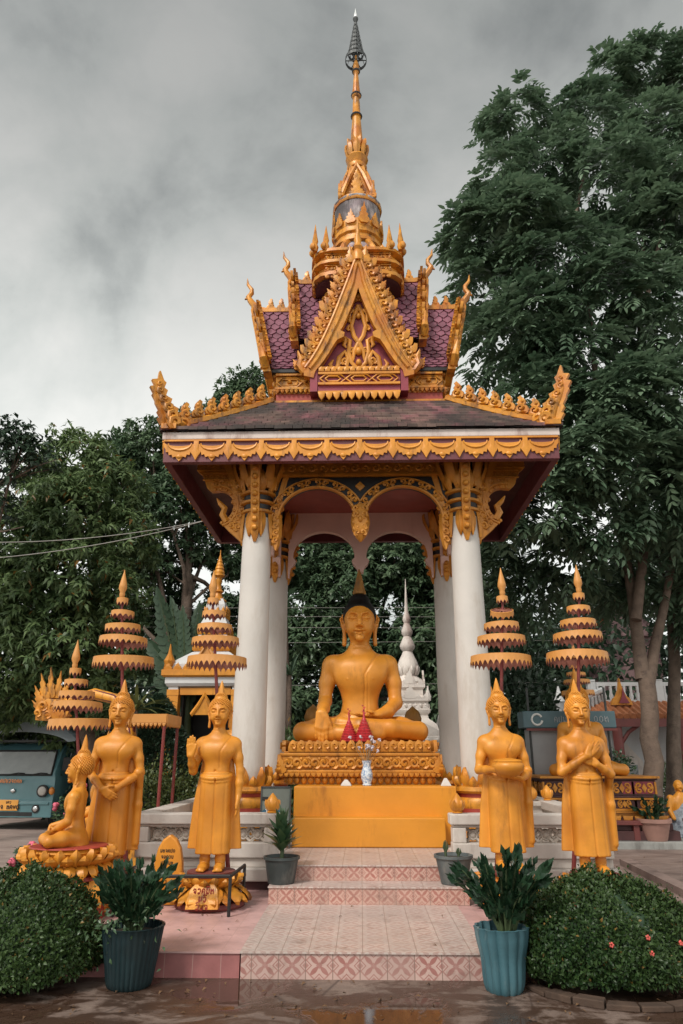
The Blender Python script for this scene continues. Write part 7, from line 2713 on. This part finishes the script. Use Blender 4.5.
whorl_tree('tall_tree', 'tall open crowned tree with forking dark trunk and sky gaps, left of the pavilion', at(168, 812, 21).to_2d().to_3d(), at(188, 575, 21), bl, 3300, 11, .22, .42, M['leaf_small'], M['bark'], .24, .16, 8, .35, .4, .2)
bl = [B(237, 395, 24, .9), B(222, 410, 24, .7), B(250, 385, 24, .8), B(262, 420, 24, 1.2), B(240, 450, 24, 1.2), B(280, 480, 25, 1.3)]
whorl_tree('far_tree', 'round topped tree rising just behind the left roof corner', at(255, 800, 24).to_2d().to_3d(), at(250, 520, 24), bl, 1300, 10, .22, .42, M['leaf_small'], M['bark'], .3, .2, 9, .35, .4, .2)
bl = [B(12, 440, 13, .55), B(30, 452, 13.2, .5), B(2, 468, 13, .5), B(42, 462, 13.4, .35), B(-15, 440, 13, .7), B(22, 432, 13, .35), B(-20, 500, 13, .8)]
whorl_tree('sparse_tree', 'sparse twisted tree with bare limbs against the sky at the left edge', at(-110, 830, 13).to_2d().to_3d(), at(-60, 540, 13), bl, 330, 7, .16, .45, M['leaf_dark'], M['bark'], .2, .13, 21, .2, .4, .1)
bl = [B(300, 560, 23, 1.5), B(345, 590, 22.5, 1.5), B(395, 560, 23, 1.6), B(440, 580, 23, 1.5), B(310, 640, 22, 1.3), B(360, 660, 22.5, 1.3), B(420, 640, 22.5, 1.4), B(290, 700, 22, 1.1), B(350, 720, 22.5, 1.1), B(450, 690, 22.5, 1.2),
      B(480, 620, 23, 1.3), B(330, 520, 24, 1.5), B(400, 500, 24, 1.5), B(260, 620, 23, 1.1), B(460, 540, 24, 1.3)]
whorl_tree('shade_tree', 'dark shade tree seen through the pavilion arches behind the seated Buddha', at(345, 800, 23).to_2d().to_3d(), at(350, 680, 23), bl, 6000, 12, .25, .40, M['leaf_small'], M['bark'], .3, .2, 31, .4, .4, .2)

# dense woodland behind everything
m = 52000
X_ = RNG.uniform(-26, 28, m); Y_ = RNG.uniform(28, 33, m)
top = 5.0 + 1.2 * np.sin(X_ * .55) + .8 * np.sin(X_ * 1.3 + 1) + np.clip((X_ - 1) * .5, 0, 5.0)
Z_ = RNG.random(m) ** .8 * top
V, F = leaf_mesh(np.stack([X_, Y_, Z_], 1), rand_unit(m) + np.array((0, -.3, -.2)), rand_unit(m) + np.array((0, -.6, .6)), RNG.uniform(.3, .55, m), RNG.uniform(.14, .24, m), .15, .2)
tag(link_mesh('woodland', V, F, M['leaf_dark']), 'dark woodland closing the view behind the temple yard', 'woodland', None, 'stuff')


def bush(name, label, c, r, n, L, w, lmat, shell=.5, cat='bush', up=.2):
    o = thing(name, label, cat, (c[0], c[1], c[2] if len(c) > 2 else 0))
    bl = []
    rg = random.Random(int(c[0] * 100))
    for i in range(6):
        a = i * 1.05
        bl.append((Vector((r[0] * .5 * math.cos(a), r[1] * .5 * math.sin(a), r[2] * rg.uniform(.35, .62))), r[0] * .55, r[1] * .55, r[2] * .42))
    bl.append((Vector((0, 0, r[2] * .5)), r[0] * .6, r[1] * .6, r[2] * .5))
    P_, U_ = blob_pts(n, bl, shell)
    P_[:, 2] = np.maximum(P_[:, 2], .03)
    D_ = U_ + rand_unit(n) * .8 + np.array((0, 0, up))
    LL = RNG.uniform(.7, 1.2, n) * L
    V, F = leaf_mesh(P_, D_, U_ + rand_unit(n) * .5 + np.array((0, 0, .5)), LL, LL * w, .15, .2)
    link_mesh('leaves', V, F, lmat, o)
    g = MB()
    for i in range(6):
        e = bl[i][0]; g.tube([(0, 0, 0), e * .5, e], [.03, .02, .008], 5)
    g.build('stems', M['bark'], o)
    return o


# conifer, hedge, bushes
cy = at(186, 800, 13.2)
r = thing('conifer', 'dark cone shaped conifer shrub beyond the left balustrade', 'tree', (cy.x - .62, 13.2, 0))
n = 24000
t = RNG.random(n) ** .8; a = RNG.uniform(0, 2 * PI, n)
R = 1.15 * (1 - t) ** .7 * (.72 + .3 * RNG.random(n)) * (1 + .12 * np.sin(a * 5 + t * 20))
P_ = np.stack([R * np.cos(a), R * np.sin(a), .08 + 2.5 * t], 1)
D_ = np.stack([np.cos(a), np.sin(a), np.full(n, .6)], 1) + rand_unit(n) * .6
V, F = leaf_mesh(P_, D_, rand_unit(n), RNG.uniform(.06, .10, n), .036, .1, .1); link_mesh('foliage', V, F, M['leaf_dark'], r)
g = MB(); g.tube([(0, 0, 0), (0, 0, 2.3)], [.07, .01], 8); g.build('trunk', M['bark'], r)
hx = at(172, 800, 11.8)
bush('flowering_hedge', 'low yellow green hedge behind the red canopy posts', (hx.x - .1, 12.0, 0), (1.0, .5, 1.5), 6500, .075, .45, M['leaf_hedge'])
p = at(292, 760, 14.6); bush('green_bush', 'mid green leafy bush just right of the inner left column', (p.x, 14.6, 0), (.75, .6, 2.2), 2600, .17, .34, M['leaf_mango'])
p = at(438, 760, 20); bush('green_bush', 'dark bush beside the foot of the white stupa', (p.x + .5, 20, 0), (1.0, .8, 2.6), 1800, .2, .4, M['leaf_dark'])
p = at(608, 760, 15.4); bush('green_bush', 'small pale leaved bush before the white hall wall', (p.x, 15.4, .9), (.5, .4, .75), 900, .12, .36, M['leaf_fat'])
p = at(15, 780, 20); bush('green_bush', 'dark tall bush behind the teal truck', (p.x - 1, 20, 0), (3.2, 1.2, 3.6), 4200, .26, .4, M['leaf_dark'])
p = at(110, 780, 17.5); bush('green_bush', 'dark bush filling the gap between truck and conifer', (p.x, 17.5, 0), (1.7, .9, 2.9), 3600, .2, .4, M['leaf_dark'])
p = at(500, 700, 18); bush('green_bush', 'dark drooping bush behind the bowl-holding Buddha', (p.x, 18, 0), (1.5, .8, 4.2), 3000, .24, .36, M['leaf_dark'])
p = at(678, 790, 17); bush('green_bush', 'grassy green bush at the right edge behind the draped figure', (p.x + .2, 17, 0), (.8, .6, 1.5), 1600, .16, .3, M['leaf_mango'])


p = at(668, 720, 21); bush('green_bush', 'tall dark bush behind the orange verandah roof at the far right', (p.x + 1.5, 33.5, 0), (5.0, 1.2, 8.0), 5200, .42, .42, M['leaf_dark'])


def big_leaf(mb, base, d, L, w, droop, split=True, seed=0, face=Vector((0, 0, 1))):
    """one long banana style blade, folded along its rib"""
    rg = random.Random(seed)
    base, d = Vector(base), Vector(d).normalized()
    s = d.cross(face); s = s.normalized() if s.length > 1e-3 else X3
    n = 12
    c = [base + d * (L * t) + Z3 * (-droop * L * t * t) for t in np.linspace(0, 1, n)]
    vs, fs = [], []
    for i, t in enumerate(np.linspace(0, 1, n)):
        ww = w * max(.02, math.sin(PI * min(1, (t * .92 + .06))) ** .55) * (1 - .28 * rg.random())
        up = Vector((0, 0, ww * .35))
        vs += [c[i] - s * ww + up, c[i], c[i] + s * ww + up]
    for i in range(n - 1):
        a, b = i * 3, (i + 1) * 3
        fs += [(a, a + 1, b + 1, b), (a + 1, a + 2, b + 2, b + 1)]
    mb.add(vs, fs)


bp = at(180, 800, 14.8)
r = thing('banana_plant', 'banana plant with broad pale paddle leaves left of the white shrine', 'plant', (bp.x, 14.8, 0))
g = MB(); g.tube([(0, 0, 0), (.03, 0, 1.4), (0, 0, 2.7)], [.16, .13, .08], 10); g.build('stem', M['stem'], r, 60)
VF = []; g = MB()
for i, (px, py, L, w, dr) in enumerate(((158, 592, 1.9, .20, .05), (172, 604, 1.7, .2, .02), (143, 628, 1.6, .18, .25), (205, 625, 1.4, .2, .2), (200, 600, 1.5, .17, .1), (146, 655, 1.3, .2, .5), (150, 640, 1.5, .17, .35), (195, 660, 1.0, .17, .5),
                                        (163, 625, 1.5, .2, .3), (183, 610, 1.6, .15, .05), (150, 668, 1.2, .16, .7))):
    tip = at(px, py, 14.6 + .12 * (i % 3)) - Vector((bp.x, 14.8, 0))
    b0 = Vector((0, 0, 2.35 + .06 * (i % 4)))
    d = tip - b0; L = d.length * 1.05
    u_ = (d + Z3 * dr * L).normalized()
    fc = Vector((.25 * (-1) ** i, -1, .55))
    sd_ = u_.cross(fc).normalized(); nn = sd_.cross(u_)
    n = 15
    ts = np.linspace(.06, 1, n)
    rib = [b0 + u_ * (L * t) - Z3 * (dr * L * t * t) for t in ts]
    g.tube(rib, [.03 * (1 - .8 * t) for t in ts], 5)
    for sg in (-1, 1):                      # blade torn into strips along the rib
        dd = np.array([tuple(sd_ * sg + u_ * .45 - Z3 * random.uniform(.0, .35)) for t in ts])
        ln = np.array([w * 1.5 * max(.15, math.sin(PI * min(1, t * .9 + .08)) ** .6) * random.uniform(.8, 1.1) for t in ts])
        VF.append(leaf_mesh_fine(np.array([tuple(p) for p in rib]), dd, np.tile(tuple(nn), (n, 1)), ln, np.full(n, L / n * 1.55), .05, .2))
V, F = merge(VF)
link_mesh('leaves', V, F, M['leaf_banana'], r)
g.build('leaf_ribs', M['stem'], r, 60)


def strap_plant(label, loc, n, L, w, lmat, seed, name='dracaena', droop=.7):
    rg = random.Random(seed)
    r = thing(name, label, 'plant', loc)
    g = MB()
    for i in range(n):
        a = i * 2.4 + rg.uniform(-.3, .3); e = rg.uniform(.2, 1.3)
        d = Vector((math.cos(a) * math.cos(e), math.sin(a) * math.cos(e), math.sin(e)))
        big_leaf(g, (0, 0, loc[3] if len(loc) > 3 else 0), d, L * rg.uniform(.7, 1.1), w, droop * rg.uniform(.5, 1), seed=i)
    g.build('leaves', lmat, r, 60)
    return r


p = at(138, 690, 12.4)
r = strap_plant('striped yellow strap leaved dracaena behind the hands-crossed Buddha', (p.x, 12.4, p.z - .35), 30, .85, .035, M['leaf_strip'], 4)
g = MB(); g.tube([(0, 0, -(p.z - .35)), (.04, 0, -.8), (0, 0, .05)], [.05, .04, .035], 7); g.build('stem', M['bark'], r, 60)
p = at(290, 668, 16.5)
r = strap_plant('spiky pale leaved palm plant seen between the left columns', (p.x, 16.5, p.z - .2), 26, .75, .03, M['leaf_banana'], 7, 'spiky_palm', .4)
g = MB(); g.tube([(0, 0, -(p.z - .2)), (0, 0, .05)], [.07, .05], 7); g.build('stem', M['bark'], r, 60)
p = at(296, 600, 17.5)
r = strap_plant('drooping palm frond plant seen high between the left columns', (p.x - .3, 17.5, p.z - .1), 9, 1.0, .10, M['leaf_banana'], 9, 'palm', .5)
g = MB(); g.tube([(0, 0, -(p.z - .1)), (.1, 0, -2), (0, 0, .05)], [.11, .09, .07], 8); g.build('stem', M['bark'], r, 60)


# ================================================================== overhead wires
def wire(label, a, b, sag, rad=.008):
    pts = [a.lerp(b, t) - Z3 * (sag * 4 * t * (1 - t)) for t in np.linspace(0, 1, 25)]
    g = MB(); g.tube(pts, rad, 5)
    tag(g.build('overhead_wire', M['wire'], None, 60), label, 'wire', None)


wire('upper pale overhead wire crossing the trees at the far left', at(-30, 542, 12.8), at(222, 517, 12.8), .16, .008)
wire('lower pale overhead wire rising to meet the upper one by the left eave', at(-30, 560, 12.6), at(222, 516, 12.8), .14, .008)
for i, (ya, yb) in enumerate(((608, 606), (615, 617), (626, 628), (645, 638), (689, 679))):
    wire(('thin overhead wire just under the arches behind the Buddha crown', 'thin overhead wire level with the Buddha hairline', 'thin overhead wire at the level of the Buddha eyes', 'thin overhead wire level with the Buddha chin',
          'thin overhead wire low behind the Buddha shoulder')[i], at(-60, ya, 18.8 + .1 * i), at(760, yb, 18.8 + .1 * i), .02, .0055)
# ================================================================== sky and light
SUN_EL, SUN_AZ = math.radians(48), math.radians(214)      # azimuth clockwise from +y (north): behind the camera, a little left
w = bpy.data.worlds.new('World')
SC.world = w
w.use_nodes = True
nt = NT(w.node_tree)
bg = w.node_tree.nodes['Background']
sky = nt.node('ShaderNodeTexSky', sky_type='NISHITA')
sky.sun_disc = False
sky.sun_elevation = SUN_EL
sky.sun_rotation = SUN_AZ
sky.air_density = 1.0; sky.dust_density = 2.0
d = nt.pos('Generated')
X, Y, Z = nt.xyz(d)
# overcast deck: cloud noise on the direction, flattened towards the horizon
cl = nt.scale(d, (1.0, 1.0, 1.25))
n1 = nt.noise(cl, 2.4, 7, .52, .4)
n2 = nt.noise(nt.scale(d, (1, 1, 1.5)), 6.0, 7, .58, .4)
f = n1 * .80 + n2 * .20
base = nt.ramp(f, [(.36, (2.1, 2.18, 2.06)), (.46, (3.3, 3.38, 3.18)), (.54, (3.9, 3.9, 3.68)), (.66, (4.3, 4.26, 4.0))])
# the deck is thinner (brighter) low down and towards the sun side behind the camera, heavier high up in the north
high = nt.step(Z, .25, .85)
south = nt.step(Y * -1.0, -.55, .75)
gain = nt.math('SUBTRACT', 1.10, high * .66) + south * .30
vg = nt.node('ShaderNodeVectorMath', operation='SCALE')
nt.put(vg.inputs[0], base); nt.put(vg.inputs['Scale'], gain)
mixed = nt.mix(.94, S(nt, sky.outputs[0]), S(nt, vg.outputs[0]))
nt.put(bg.inputs['Color'], mixed)
bg.inputs['Strength'].default_value = .14

sd = bpy.data.lights.new('sun', 'SUN')
sd.energy = 1.5
sd.angle = math.radians(13)
sd.color = (1.0, .95, .88)
so = bpy.data.objects.new('sun', sd)
COL.objects.link(so)
sx = Vector((math.sin(SUN_AZ) * math.cos(SUN_EL), math.cos(SUN_AZ) * math.cos(SUN_EL), math.sin(SUN_EL)))
so.rotation_euler = sx.to_track_quat('Z', 'Y').to_euler()
so.location = (-6, -8, 20)

vs_ = SC.view_settings
vs_.view_transform = 'Standard'
vs_.look = 'None'
vs_.exposure = 0.83
vs_.gamma = 1.0
vs_.use_curve_mapping = False
SC.render.engine = 'CYCLES'
SC.cycles.max_bounces = 6
SC.cycles.diffuse_bounces = 3
SC.cycles.glossy_bounces = 3
SC.cycles.transmission_bounces = 4
SC.cycles.transparent_max_bounces = 4
SC.cycles.use_adaptive_sampling = True
SC.cycles.use_denoising = True
